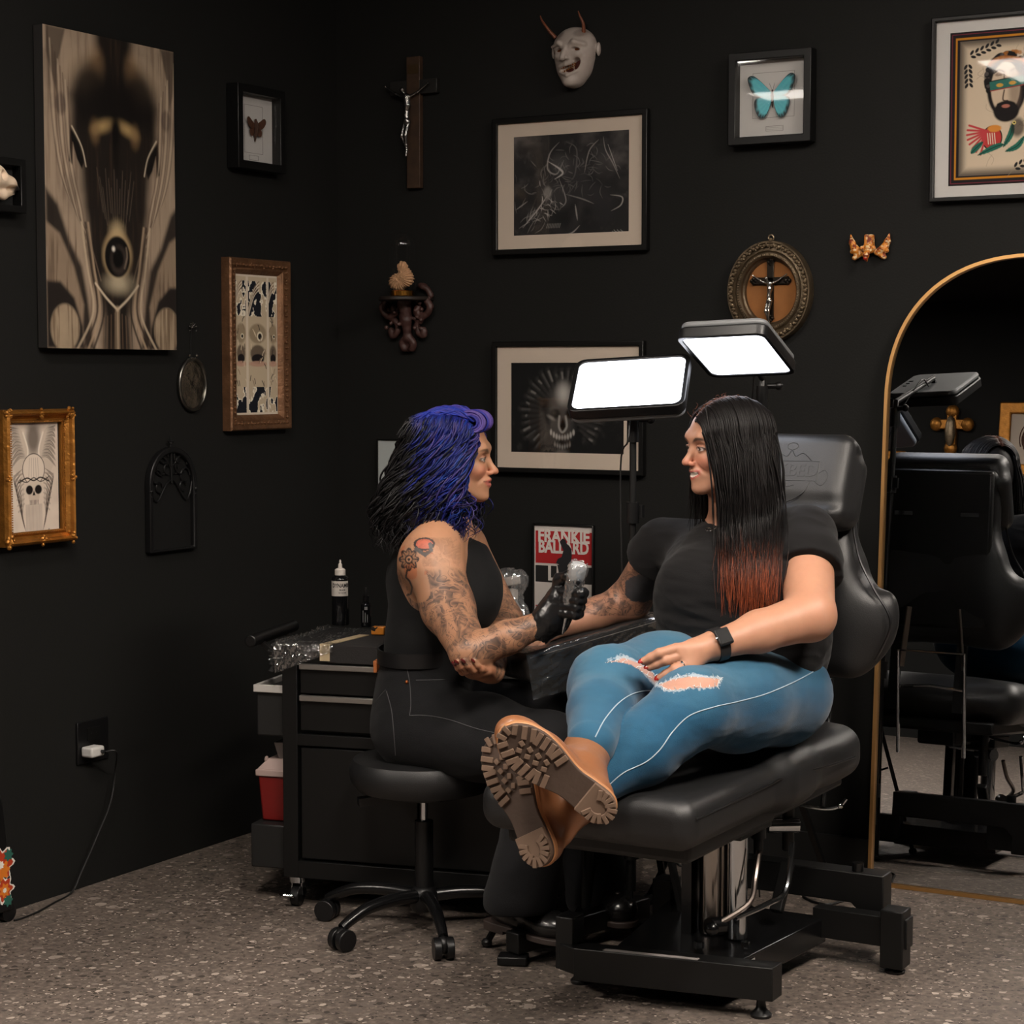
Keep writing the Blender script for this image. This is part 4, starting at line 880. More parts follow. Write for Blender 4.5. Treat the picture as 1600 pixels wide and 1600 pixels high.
MB().prism([(a_ - .018, yb_ + .04), (a_ + .02, yb_ + .04), (a_ + .02, yb_ + .068), (a_ - .018, yb_ + .068)], w.c, w.r, w.u, .022, .024).build('plate', mat('old_brass_plate', (80, 62, 40), .5, metal=.6), t)
corpus(w, a_ - .016, w.loc(640, 148)[1] - .015, .235, .034, M_silver, t)
# ---- oval framed crucifix
w = Wall('B', 1132, 377, 1261, 534, .05)
t = thing('oval_framed_crucifix', 'ornate oval silver-gilt frame with a crucifix on brown cloth', 'picture', w.c)
W, H = w.w / 2, w.h / 2; N = 72
def oval(k, dn=0): return [(W * k * math.cos(2 * math.pi * i / N), H * k * math.sin(2 * math.pi * i / N)) for i in range(N)]
prof = [(1., .002), (1., .024), (.985, .033), (.95, .033), (.93, .03), (.86, .03), (.8, .032), (.78, .028), (.75, .034), (.7, .035), (.665, .028), (.655, .018), (.62, .014), (.6, .006)]
m_ = MB()
for (k0, h0), (k1, h1) in zip(prof[:-1], prof[1:]):
    o, i_ = oval(k0), oval(k1); vs = [w.pt(*p, h0) for p in o] + [w.pt(*p, h1) for p in i_]; m_.add(vs, [(i, (i + 1) % N, N + (i + 1) % N, N + i) for i in range(N)])
fr = m_.build('frame', mat('dark_pewter', (98, 84, 66), .38, metal=.7, bump=(120, .5), var=(40, .35)), t)
m_ = MB()
for i in range(64):
    a = 2 * math.pi * i / 64; k = .895; p = w.pt(W * k * math.cos(a), H * k * math.sin(a), .036); m_.ball(p, (.006, .006, .0045), 8)
    k = .86 if i % 2 else .93; m_.ball(w.pt(W * k * math.cos(a + .04), H * k * math.sin(a + .04), .036), .0032, 6)
for i in range(90):
    a = 2 * math.pi * i / 90; m_.ball(w.pt(W * .72 * math.cos(a), H * .72 * math.sin(a), .0355), .0022, 6)
m_.build('beading', M_pewter, fr)
m_ = MB(); m_.tube([w.pt(.008 * math.cos(a), H + .008 + .008 * math.sin(a), .012) for a in np.linspace(0, 6.28, 13)], .002, 6); m_.ball(w.pt(0, H + .002, .016), .006, 8); m_.build('hanging_ring', M_pewter, t)
MB().prism(oval(.66), w.c, w.r, w.u, .003, .006).build('cloth_backing', mat('ochre_velvet', (150, 96, 48), .95, sheen=.3, var=(18, .25)), t)
M_dcross = mat('dark_metal_cross', (56, 50, 44), .3, metal=.9)
ct = MB(); q = lambda a0, b0, a1, b1: ct.prism([(a0, b0), (a1, b0), (a1, b1), (a0, b1)], w.c, w.r, w.u, .008, .014)
q(-.011, -.072, .009, .085); q(-.052, .02, .05, .04)
for p in ((-.001, .082), (-.052, .03), (.05, .03), (-.001, -.074)):
    for d in ((-.006, 0), (.006, 0), (0, .006), (0, -.006)): ct.ball(w.pt(p[0] + d[0], p[1] + d[1], .011), .0065, 8)
cr = ct.build('cross', M_dcross, t, bevel=.0015)
corpus(w, -.001, .018, .155, .02, mat('bright_silver', (190, 186, 180), .22, metal=1.), t)
MB().prism(oval(.645), w.c, w.r, w.u, .025, .0262).build('glass', M_glass, t, smooth=False)
# ---- carved bracket shelf + glass dome
w = Wall('B', 592, 440, 684, 540, .0)
t = thing('carved_bracket', 'dark carved scrollwork bracket shelf on the back wall near the corner', 'shelf', w.c)
zs = ony(640, 463, YB - .07)[2]; sx_ = ony(637, 463, YB - .02)[0]; Mcv = mat('carved_brown_wood', (66, 42, 38), .5, bump=(60, .5), var=(30, .3))
m_ = MB(); pol = [(-.085, 0), (.085, 0)] + [(.085 * math.cos(a), -.13 * math.sin(a)) for a in np.linspace(.25, math.pi - .25, 14)]
m_.prism([(x, y) for x, y in pol], (sx_, YB - .001, zs), EX, EY, -.012, 0); m_.build('shelf_board', mat('dark_shelf_wood', (34, 26, 22), .5), t, bevel=.003)
s = Sdf(); r5 = np.random.default_rng(31)
def sc_(a, b, n): return V(sx_ + a, YB - n, zs + b)
for sg in (-1, 1):
    s.chain(spline([sc_(sg * .075, -.01, .03), sc_(sg * .088, -.035, .03), sc_(sg * .065, -.06, .028), sc_(sg * .04, -.05, .03), sc_(sg * .045, -.032, .03)], 4), [.009] * 17, .006)
    s.chain(spline([sc_(sg * .06, -.06, .022), sc_(sg * .035, -.085, .022), sc_(sg * .04, -.11, .02), sc_(sg * .058, -.118, .02), sc_(sg * .06, -.1, .02)], 4), [.008] * 17, .006)
    s.chain(spline([sc_(0, -.12, .02), sc_(sg * .02, -.14, .02), sc_(sg * .014, -.16, .018)], 4), [.009] * 9, .006)
    for k in range(12): s.ell(sc_(sg * r5.uniform(.015, .075), r5.uniform(-.1, -.01), r5.uniform(.015, .045)), (.0065,) * 3, k=.003)
s.chain([sc_(0, -.01, .04), sc_(0, -.07, .03), sc_(0, -.13, .018), sc_(0, -.165, .012)], [.022, .017, .011, .005], .01)
s.chain(spline([sc_(.085, .002, .02), sc_(.07, .025, .02), sc_(.045, .035, .018)], 4), [.008] * 9, .006); s.ell(sc_(.06, .03, .02), (.01,) * 3, k=.005)
s.disp = lambda p: .003 * (vnoise(p, 90, 2) - .5)
sdfobj('scrollwork', s, .0025, Mcv, t)
cx_, cy_ = ony(629, 460, YB - .07)[0], YB - .072
t = thing('glass_dome', 'clear glass dome over a dried peach flower on a brass base', 'display dome', (cx_, cy_, zs))
MB().lathe((cx_, cy_, zs), [(.034, 0), (.036, .002), (.036, .016), (.033, .018), (.001, .018)], 32).build('base', mat('polished_brass', (214, 150, 66), .2, metal=1.), t)
hd = ony(629, 363, YB - .07)[2] - zs; rd = .043
pr_ = [(rd, .012)] + [(rd, .012 + (hd - rd - .012) * k / 4) for k in range(1, 5)] + [(rd * math.cos(a), hd - rd + rd * math.sin(a)) for a in np.linspace(.12, 1.55, 14)]
MB().lathe((cx_, cy_, zs), pr_, 40).build('dome', glassmat('dome_glass', .9), t)
s = Sdf(); fl = lambda a, b, c=0: V(cx_ + a, cy_ + c, zs + b)
for (a, b, r_) in ((-.018, .045, .026), (.012, .058, .026), (.002, .09, .017), (.02, .05, .018), (-.004, .04, .02)): s.ell(fl(a, b, 0), (r_, r_ * .8, r_), k=.008)
s.disp = lambda p: .006 * (vnoise(p, 120, 3) - .5) + .002 * np.sin(np.arctan2(p[:, 2] - zs - .055, p[:, 0] - cx_) * 26)
sdfobj('dried_flower', s, .002, mat('dried_petals', rough=.9, vcol=True), t, lambda p: lin(206, 160, 120) * (1 - .45 * vnoise(p, 140, 2)[:, None]))
MB().tube([fl(0, .018), fl(.001, .04)], .0012, 6).build('stem', M_iron, t)
# ---- hanging oval magnifier-like mirror on a ribbon
w = Wall('L', 283, 558, 328, 643, .02)
t = thing('hanging_oval_mirror', 'small tarnished oval mirror hanging from a thin cord', 'mirror', w.c)
W, H = w.w / 2, w.h / 2; N = 48
MB().ring(oval(1.), oval(.86), w.c, w.r, w.u, .003, .014).build('frame', mat('nickel_rim', (120, 118, 112), .3, metal=1.), t, bevel=.003)
MB().prism(oval(.88), w.c, w.r, w.u, .004, .009).build('mirror_glass', mat('tarnished_mirror', (150, 146, 138), .16, metal=1., bump=(30, .25), var=(40, .4)), t)
tp = w.loc(304, 512)[1]
m_ = MB(); m_.tube([w.pt(-.004, H - .004, .008), w.pt(-.002, (H + tp) / 2, .006), w.pt(0, tp, .008)], .0011, 6); m_.build('cord', M_iron, t)
m_ = MB()
for a in np.linspace(.3, math.pi - .3, 5): m_.tube([w.pt(0, tp, .008), w.pt(.014 * math.cos(a), tp + .012 * math.sin(a), .012)], [.0016, .0008], 6); m_.ball(w.pt(.016 * math.cos(a), tp + .014 * math.sin(a), .012), .0026, 6)
for sx in (-1, 1): m_.ball(w.pt(sx * .014, tp - .008, .012), .0026, 6)
m_.build('hook_flower', mat('bright_silver'), t); m_ = MB()
for sx in (-1, 1): m_.ball(w.pt(sx * .016, H + .006, .012), .004, 8); m_.ball(w.pt(sx * .008, H - .002, .012), .003, 8)
m_.build('bow', mat('bright_silver'), t)
# ---- black gothic arched mirror
w = Wall('L', 234, 700, 309, 856, .022)
t = thing('gothic_mirror', 'small black gothic arched mirror frame with tracery on the left wall', 'mirror', w.c)
W, H = w.w / 2, w.h / 2; sp = H * .3
def arch(k, n=28): return [(-W * k, -H * (1 if k == 1 else .96)), (W * k, -H * (1 if k == 1 else .96))] + [(W * k * math.cos(a), sp + (H - sp) * (k if k == 1 else k * .97) * math.sin(a)) for a in np.linspace(0, math.pi, n)]
MB().ring(arch(1), arch(.86), w.c, w.r, w.u, .002, .022).build('frame', M_iron, t, bevel=.003)
MB().prism(arch(.9), w.c, w.r, w.u, .003, .008).build('mirror_glass', mat('dark_slate_panel', (20, 20, 20), .55, spec=.3), t)
m_ = MB()
for sg in (-1, 1):
    for (ca, cb, ra) in ((.42, sp + .05, .026), (.3, sp + .075, .018), (.6, sp + .02, .02), (.5, sp - .01, .014), (.16, sp + .04, .014)):
        m_.tube([w.pt(sg * W * ca + ra * math.cos(a), cb + ra * math.sin(a), .013) for a in np.linspace(0, 5.2, 14)], .003, 6)
    m_.ball(w.pt(sg * W * .95, sp - .02, .02), .006, 8); m_.ball(w.pt(sg * W * .95, sp - .035, .02), .004, 8)
m_.tube([w.pt(0, H - .004, .014), w.pt(0, sp + .0, .014)], .004, 6)
m_.tube([w.pt(W * math.cos(a) * .9, sp - .02 + .03 * math.cos(a * 4), .013) for a in np.linspace(0, math.pi, 20)], .003, 6)
m_.ball(w.pt(0, H + .01, .012), .005, 8); m_.tube([w.pt(0, H, .012), w.pt(0, H + .028, .012)], [.004, .002], 6); m_.tube([w.pt(-.012, H + .014, .012), w.pt(.012, H + .014, .012)], [.003] * 2, 6)
m_.build('tracery', M_iron, t)
# ---- wall outlet, charger, cable
w = Wall('L', 121, 1130, 170, 1184, .008)
t = thing('wall_outlet', 'black double wall outlet low on the left wall', 'outlet', w.c)
MB().prism(rect(w.w, w.h), w.c, w.r, w.u, 0, .008).build('plate', M_blkpl, t, bevel=.002)
m_ = MB(); m_.prism([(x * .4, y * .3 + .0) for x, y in rect(w.w, w.h)], w.pt(-.0, .02), w.r, w.u, .008, .011)
for sx in (-1, 1): m_.ball(w.pt(sx * .01, .022, .0112), (.002, .002, .001), 8)
m_.build('socket', mat('dark_socket', (14, 14, 14), .4), t)
cp = onx(146, 1174, XL + .03); t = thing('charger', 'white cube charger plugged into the black wall outlet', 'charger', (XL + .008, cp[1], cp[2]))
MB().bx(XL + .0085, XL + .048, cp[1] - .026, cp[1] + .026, cp[2] - .014, cp[2] + .014).build('body', mat('white_plastic', (205, 203, 200), .4), t, bevel=.006, seg=3)
MB().cyl((XL + .048, cp[1] + .012, cp[2]), (XL + .062, cp[1] + .012, cp[2]), .0045, 10).build('plug', M_blkpl, t)
p0 = V(XL + .062, cp[1] + .012, cp[2])
pts = [p0, p0 + V(.02, .02, -.002), onx(180, 1205, XL + .03), onx(172, 1255, XL + .03), onx(150, 1310, XL + .025), onx(128, 1360, XL + .02), onz(112, 1394, .006), onz(85, 1410, .004), onz(60, 1424, .004), onz(36, 1434, .004), onz(22, 1438, .004)]
tag(MB().tube(spline(pts, 6), .0026, 6).build('charging_cable', mat('black_cable', (20, 20, 20), .5)), 'thin black cable hanging from the white charger to the floor', 'cable')
# ---- case with flower sticker at the left edge
c0 = onz(22, 1440); bx_ = MB(); t = thing('sticker_case', 'black upright case with a rose sticker at the far left edge', 'case', (c0[0] - .03, c0[1] - .12, 0))
n_ = EX; rt = EY; CT = c0[0] - XL - .008
q0 = c0 - rt * .25
def cs_(a, b, n=0.): return q0 + rt * a + ZZ * b + n_ * n
m_ = MB(); m_.prism([(0, .03), (.25, .03), (.238, .16), (.222, .3), (.2, .38), (0, .38)], q0, rt, ZZ, -CT, 0)
m_.build('body', M_blkpl, t, bevel=.008, seg=3)
for a in (.03, .245): MB().cyl(cs_(a, .024, -.01), cs_(a, .024, -.03), .024, 20).build('wheel', M_blkpl, t)
stk = MB(); S_ = [(226, 220, 212), (176, 60, 34), (214, 120, 40), (44, 96, 84)]
def petal(cx, cz, r, col, n, lobes=7, am=.22):
    L_ = [(cx + r * (1 + am * math.cos(lobes * a)) * math.cos(a), cz + r * (1 + am * math.cos(lobes * a)) * math.sin(a)) for a in np.linspace(0, 2 * math.pi, 36, endpoint=False)]
    stk.prism(L_, q0, rt, ZZ, n - .0006, n, col=lin(*col))
for (cx, cz, r, c, n) in ((.205, .155, .042, 0, .0016), (.215, .09, .032, 0, .0016), (.205, .155, .036, 1, .0022), (.215, .09, .026, 1, .0022), (.21, .14, .022, 2, .0028), (.216, .088, .016, 2, .0028), (.232, .175, .014, 3, .0026), (.228, .06, .014, 3, .0026), (.205, .155, .009, 0, .0034), (.216, .088, .006, 0, .0034)): petal(cx, cz, r, S_[c], n)
stk.build('flower_sticker', mat('sticker', rough=.4, vcol=True), t, vc=True, smooth=False)
w = Wall('L', -14, 1108, 3, 1122, .02)
tag(MB().ball(w.pt(0, 0, .01), (.012, .02, .012), 10).build('wall_hook', mat('worn_brass', (150, 110, 90), .4, metal=.6)), 'small brass hook at the left edge above the case', 'hook')
# ================================================================== ARCHED MIRROR leaning on the back wall
B0 = onz(1357, 1381); yaw_m = math.radians(.7); mx = rotz(-0) @ V(math.cos(yaw_m), math.sin(yaw_m), 0); HWm = .405; HT = 1.70
lean = math.asin((YB - .012 - B0[1] - .01) / HT); mn0 = V(math.sin(yaw_m), -math.cos(yaw_m), 0); mup = ZZ * math.cos(lean) - mn0 * math.sin(lean); mn = np.cross(mx, mup)
t = thing('arched_mirror', 'tall arched floor mirror with a thin gold rim leaning on the back wall', 'mirror', B0 + mx * HWm)
MC = B0 + mx * HWm
def march(k, n=48):
    o = [(-HWm + k, k), (HWm - k, k)]; r_ = HWm - k; z0 = HT - .40
    for a in np.linspace(0, math.pi, n):
        c, s_ = math.cos(a), math.sin(a); o.append((r_ * np.sign(c) * abs(c) ** (2 / 2.35), z0 + (.40 - k) * abs(s_) ** (2 / 2.35)))
    return o
M_mg = mat('brushed_gold', (214, 164, 104), .32, metal=.9)
MB().ring(march(0), march(.009), MC, mx, mup, -.018, .012).build('rim', M_mg, t)
MB().prism(march(.008), MC, mx, mup, -.014, .0).build('mirror_glass', mat('mirror_silver', (208, 210, 212), .0, metal=1.), t, smooth=False)
# ---- things across the room that only the mirror shows
def reflect_to(px, py, Y):
    q = ray(px, py); tt = ((MC - CC) @ mn) / (q @ mn); hit = CC + q * tt; r_ = q - 2 * (q @ mn) * mn; return hit + r_ * ((Y - hit[1]) / r_[1])
def rframe(x0, y0, x1, y1, lab):
    a, b = reflect_to(x0, y0, Y0 + .03), reflect_to(x1, y1, Y0 + .03); x_a, x_b = sorted((a[0], b[0])); z_a, z_b = sorted((a[2], b[2]))
    c = V((x_a + x_b) / 2, Y0, (z_a + z_b) / 2); t = thing('framed_drawing', lab, 'picture', c)
    W, H = x_b - x_a, z_b - z_a
    MB().ring(rect(W, H), rect(W - .16, H - .16), c, -EX, ZZ, .003, .04).build('frame', M_gold, t, bevel=.01)
    MB().prism(rect(W - .14, H - .14), c, -EX, ZZ, .003, .012).build('sheet', M_matbd, t)
    o = MB(); rr = np.random.default_rng(2)
    for k in range(14): a1 = rr.uniform(0, 6.28); r0 = rr.uniform(.03, .1); o.tube([c + EY * .013 + V(r0 * math.cos(a1 + x_) * 1., 0, r0 * 1.3 * math.sin(a1 + x_)) for x_ in np.linspace(0, 1.6, 7)], .004, 4)
    o.build('drawn_lines', mat('brown_ink', (90, 60, 50), .8), t)
rframe(1563, 628, 1665, 745, 'gold framed drawing on the far wall, seen reflected in the arched mirror')
rframe(1330, 703, 1410, 808, 'gold framed pale sheet on the far wall, seen low in the mirror')
c = reflect_to(1483, 668, Y0 + .1); t = thing('gilt_cross_ornament', 'blurred gilt cross ornament on the far wall, seen in the mirror', 'ornament', V(c[0], Y0, c[2]))
m_ = MB(); m_.box((c[0], Y0 + .026, c[2] - .02), (.07, .05, .3)).box((c[0], Y0 + .026, c[2] + .03), (.24, .05, .07))
for q_ in ((0, .12), (.11, .03), (-.11, .03), (0, -.14)): m_.ball((c[0] + q_[0], Y0 + .035, c[2] + q_[1]), (.05, .03, .05), 12)
m_.build('cross', M_gold, t, bevel=.006); MB().ball((c[0], Y0 + .07, c[2] - .02), (.04, .03, .11), 12).build('relief', M_pewter, t)
# ================================================================== LED PANEL STANDS
M_led = mat('led_diffuser', (235, 240, 245), .4, emit=(236, 240, 252), estr=LED)
M_ledb = mat('led_back_shell', (120, 122, 124), .4, spec=.5)
def led_light(tl, tr, bl, pole_xy, knob, lab, feet, W=.262, H=.178):
    TL, TR, BL = [P(*a) for a in (tl, tr, bl)]
    c = (TR + BL) / 2; ux = nrm(TR - TL); v = BL - TL; uy = nrm(v - ux * (v @ ux)); up = -uy; n = np.cross(ux, up)
    if n @ (CC - c) < 0: n = -n
    t = thing('led_light_stand', lab, 'lamp', (pole_xy[0], pole_xy[1], 0), 'photo lights on tripod stands')
    def rr_(w_, h_, r_, k=7):
        o = []
        for (sx, sy, a0) in ((1, 1, 0), (-1, 1, 90), (-1, -1, 180), (1, -1, 270)):
            for a in np.linspace(math.radians(a0), math.radians(a0 + 90), k): o.append((sx * (w_ / 2 - r_) + r_ * math.cos(a), sy * (h_ / 2 - r_) + r_ * math.sin(a)))
        return o
    uxx = ux if np.cross(ux, up) @ n > 0 else -ux
    sh = MB(); o0 = rr_(W + .022, H + .022, .026); i0 = rr_(W, H, .02)
    sh.ring(o0, i0, c, uxx, up, -.022, .004); sh.prism(rr_(W + .02, H + .02, .025), c, uxx, up, -.024, -.006); sh.build('housing', M_blkpl, t, bevel=.002)
    sh = MB(); sh.prism(rr_(W + .014, H + .014, .026), c, uxx, up, -.04, -.0245); bk = sh.build('back_shell', M_ledb, t, bevel=.006, seg=3)
    m_ = MB(); m_.box(c + uxx * (-W * .42) - n * .039, (.012, .006, .006), np.stack([uxx, up, n], 1)); m_.box(c + uxx * (-W * .42) + up * .03 - n * .039, (.012, .006, .006), np.stack([uxx, up, n], 1)); m_.box(c + uxx * (-W * .42) - up * .03 - n * .039, (.012, .006, .006), np.stack([uxx, up, n], 1))
    m_.build('buttons', M_blkpl, bk)
    MB().prism(i0, c, uxx, up, -.004, .0).build('diffuser', M_led, t)
    # tilt bracket and stand
    px, py = pole_xy; zt = c[2] - .1 if knob is None else knob
    top = V(px, py, zt)
    m_ = MB(); m_.tube([c - n * .04, c - n * .055, top + V(0, 0, .02), top], .009, 10); m_.cyl(top + V(0, 0, .0), top - V(0, 0, .055), .015, 16); m_.cyl(top + CR * .012, top + CR * .04, .007, 12); m_.ball(top + CR * .042, .011, 10)
    m_.build('tilt_head', M_blkpl, t)
    m_ = MB(); m_.cyl((px, py, .55), (px, py, zt - .04), .0085, 14); m_.build('pole', M_blkmt, t)
    m_ = MB(); m_.cyl((px, py, .12), (px, py, .62), .0125, 14); m_.build('lower_tube', M_blkmt, t)
    m_ = MB(); m_.cyl((px, py, zt - .25), (px, py, zt - .20), .0155, 14); m_.box(V(px, py, zt - .222) + CR * .018, (.016, .012, .03)); m_.build('clamp', M_blkpl, t)
    m_ = MB(); m_.cyl((px, py, .55), (px, py, .6), .02, 14); m_.cyl((px, py, .2), (px, py, .24), .02, 14); m_.build('collar', M_blkpl, t)
    for f_ in feet:
        f = V(f_[0], f_[1], .012); a = V(px, py, .575); dv = f - a; m_ = MB(); m_.bar(a + nrm(V(dv[0], dv[1], 0)) * .02, f, .016, .012); m_.bar(V(px, py, .22), a + dv * .55, .012, .006)
        lg = m_.build('leg', M_blkmt, t); MB().ball(f, (.014, .014, .012), 10).build('foot', M_blkpl, lg)
    cb = [c - n * .04 - up * .05, c - n * .07 - up * .13, top + CR * -.03 - V(0, 0, .12), V(px, py, zt - .5) - CR * .022, V(px, py, .5) - CR * .02, V(px - .02, py + .06, .03)]
    MB().tube(spline(cb, 6), .0022, 6).build('power_cord', mat('black_cable'), t)
    return c, n
S1 = V(-2.135, 4.335); F1 = onz(1048, 1402)
d1 = nrm(V(F1[0] - S1[0], F1[1] - S1[1], 0)); rad = .36
feet1 = [S1 + (rotz(a) @ d1)[:2] * rad for a in (0, 2.094)] + [S1 + (rotz(-2.094) @ d1)[:2] * .2]
c1, n1 = led_light((906, 568, 4.90), (1068, 558, 4.84), (897, 640, 4.77), S1, ony(975, 655, S1[1])[2], 'lit photo light panel above and between the two women', feet1)
pp = P(1191, 600, 5.03); S2 = V(pp[0], pp[1]); F2 = onz(1300, 1350)
feet2 = [V(F2[0], YB - .05), S2 + V(-.3, -.02), S2 + V(-.02, -.12)]
c2, n2 = led_light((1063, 530, 4.73), (1180, 524, 4.65), (1125, 584, 4.91), S2, P(1191, 603, 5.03)[2], 'lit photo light panel above the dark-haired woman and headrest', feet2, .2, .235)
# floor cables by the stands
tag(MB().tube(spline([onz(x, y, .004) for x, y in ((1048, 1338), (1062, 1352), (1078, 1350), (1074, 1382), (1092, 1388), (1110, 1380))], 6), .003, 6).build('power_cable', mat('black_cable')), 'short loop of black cable on the floor behind the chrome column', 'cable')
tag(MB().tube(spline([onz(x, y, .004) for x, y in ((1228, 1386), (1240, 1382), (1252, 1392), (1258, 1402), (1275, 1410), (1300, 1412), (1345, 1398), (1390, 1384))], 6), .003, 6).build('power_cable', mat('black_cable')), 'black cable on the floor behind the chair base, running to the mirror', 'cable')
# ================================================================== TATTOO CHAIR (long axis along +Y, back towards the back wall)
M_lea = mat('black_leather', (23, 23, 24), .45, spec=.55, bump=(500, .14, 2))
M_leap = mat('black_piping', (16, 16, 17), .3, spec=.6)
M_box = mat('black_gloss_frame', (12, 12, 13), .25, spec=.5)
X0, YK = -1.855, 4.52
chair = thing('tattoo_chair', 'black leather tattoo chair with embossed headrest and chrome lift column', 'chair', (X0, 4.1, 0))
s = Sdf()
s.u(s_box((X0, 3.86, .49), (.245, .33, .055), .045)); s.u(s_box((X0, 4.24, .495), (.262, .24, .06), .05), .05)
s.ell((X0 - .02, 4.36, .5), (.275, .19, .07), k=.05); s.sub(s_ell((X0, 4.2, .62), (.2, .2, .075)), .06); s.sub(s_ell((X0, 3.85, .6), (.17, .3, .058)), .05)
for y in (3.92,): s.sub(s_cap((X0 - .3, y, .556), (X0 + .3, y, .556), .006), .012)
s.disp = lambda p: .0035 * (vnoise(p * V(14, 5, 9), 1, 2) - .5)
seat = sdfobj('seat_pad', s, .006, M_lea, chair)
MB().tube(spline([(X0 + .243, 3.56, .505), (X0 + .247, 3.8, .508), (X0 + .25, 4.02, .51), (X0 + .275, 4.2, .505), (X0 + .28, 4.36, .5)], 6), .003, 6).build('piping', M_leap, seat)
MB().bx(X0 - .21, X0 + .21, 3.60, 4.06, .40, .46).build('leg_rest_board', M_blkmt, chair, bevel=.012)
MB().bx(X0 - .2, X0 + .2, 4.03, 4.5, .40, .44).bx(X0 - .06, X0 + .06, 3.95, 4.4, .355, .405).build('seat_board', M_blkmt, chair, bevel=.008)
# backrest
bo = V(X0 + .03, YK, .615); bt = nrm(V(0, .095, 1)); bn = np.cross(EX, bt)          # bn points to the front (-Y)
BR_ = np.stack([EX, bt, bn], 1)
def bp(a, b, n=0): return bo + EX * a + bt * b + bn * n
s = Sdf(); s.u(s_box(bp(0, .38, .0), (.175, .2, .04), .035, BR_)); s.u(s_box(bp(0, .2, .0), (.21, .15, .045), .04, BR_), .08)
s.ell(bp(.165, .19, .0), (.125, .135, .055), BR_, .05); s.ell(bp(-.165, .19, .0), (.125, .135, .055), BR_, .05)
s.sub(s_ell(bp(0, .27, .1), (.13, .26, .075), BR_), .05)
s.sub(s_ell(bp(.245, .36, .02), (.05, .1, .09), BR_), .05); s.sub(s_ell(bp(-.245, .36, .02), (.05, .1, .09), BR_), .05)
s.disp = lambda p: .003 * (vnoise(p * V(10, 5, 10), 1, 2) - .5)
bk = sdfobj('backrest', s, .006, M_lea, chair)
pts = [(.165, .56, .03), (.172, .5, .035), (.178, .42, .035), (.2, .33, .04), (.24, .26, .045), (.285, .18, .04), (.25, .09, .035)]
for sg in (-1, 1): MB().tube(spline([bp(sg * a, b, n) for a, b, n in pts], 6), .003, 6).build('piping', M_leap, bk)
MB().prism([(-.16, .1), (.16, .1), (.165, .57), (-.165, .57)], bo, EX, bt, -.062, -.035).build('back_board', M_blkmt, chair, bevel=.01)
# headrest
hc_ = bp(0, .505, .055); ht = nrm(V(0, .48, 1)); hn_ = np.cross(EX, ht); HR_ = np.stack([EX, ht, hn_], 1)
def hp_(a, b, n=0): return hc_ + EX * a + ht * b + hn_ * n
hb, hh, hw_ = .50, .235, .185
s = Sdf(); s.u(s_box(hp_(0, 0, 0), (hw_, hh / 2, .048), .038, HR_)); s.u(s_box(hp_(0, -.012, -.03), (hw_ + .012, hh / 2 - .025, .04), .036, HR_), .02)
s.sub(s_cap(hp_(-.2, -.07, .055), hp_(.2, -.07, .055), .006), .03)
hd_ = sdfobj('headrest', s, .005, M_lea, chair)
o_ = hp_(.035, .012, .0475); bt_save = bt; bt = ht
W1, f1 = text_obj('t', 'INKBED', .045, o_ - bt * .004, EX, bt, None, None, depth=.0012, bold=.0004, sx=.95)
lg = MB(); lg.add(W1, f1)
for a, b in (((-.075, .022), (.075, .022)), ((-.075, -.028), (.075, -.028)), ((-.075, .022), (-.075, -.028)), ((.075, .022), (.075, -.028))): lg.tube([o_ + EX * a[0] + bt * a[1], o_ + EX * b[0] + bt * b[1]], .0014, 6)
lg.tube(spline([o_ + EX * a + bt * b for a, b in ((-.06, -.028), (-.045, -.06), (0, -.085), (.045, -.06), (.06, -.028))], 6), .0014, 6)
lg.tube(spline([o_ + EX * a + bt * b for a, b in ((-.055, .022), (-.03, .04), (-.01, .034), (.0, .05), (.012, .034), (.03, .042), (.055, .022))], 5), .0014, 6)
lg.tube([o_ + EX * .0 + bt * .06 + EX * .014 * math.cos(a) + bt * .009 * math.sin(a) for a in np.linspace(0, 6.28, 14)], .0013, 6)
lg.tube(spline([o_ + EX * a + bt * b for a, b in ((.075, -.01), (.092, .0), (.1, -.02), (.088, -.04), (.07, -.03))], 5), .0013, 6); lg.tube(spline([o_ + EX * a + bt * b for a, b in ((-.075, -.01), (-.092, .0), (-.1, -.02), (-.088, -.04), (-.07, -.03))], 5), .0013, 6)
lg.tube([o_ + bt * -.03, o_ + bt * -.075], .0013, 6); lg.tube([o_ + EX * -.02 + bt * -.05, o_ + EX * .02 + bt * -.04], .0013, 6)
bt = bt_save
lg.build('embossed_emblem', M_lea, hd_, smooth=False, label='embossed shield emblem and lettering')
# rear brackets, the frame and handle (seen in the mirror)
m_ = MB()
for a in (-.1, .1): m_.box(bp(a, .44, -.066), (.055, .012, .01), BR_)
m_.build('hinge', M_chrome, chair)
for a in (-.075, .075): MB().bar(bp(a, .16, -.068), bp(a * 1.25, -.02, -.07), .016, .006).build('support_strap', mat('steel_strap', (150, 140, 130), .35, metal=.9), chair)
MB().tube([bp(-.1, -.28, -.06), bp(-.1, .03, -.085), bp(.1, .03, -.085), bp(.1, -.28, -.06)], .006, 8).build('rear_bail', M_chrome, chair)
MB().tube([bp(-.1, -.08, -.07), bp(0, -.07, -.085), bp(.1, -.08, -.07)], .005, 8).build('rear_crossbar', M_chrome, chair)
MB().bar((X0 - .1, YK + .02, .46), (X0 - .1, YK + .0, .7), .03, .02).bar((X0 + .1, YK + .02, .46), (X0 + .1, YK + .0, .7), .03, .02).build('back_hinge_arm', M_blkmt, chair)
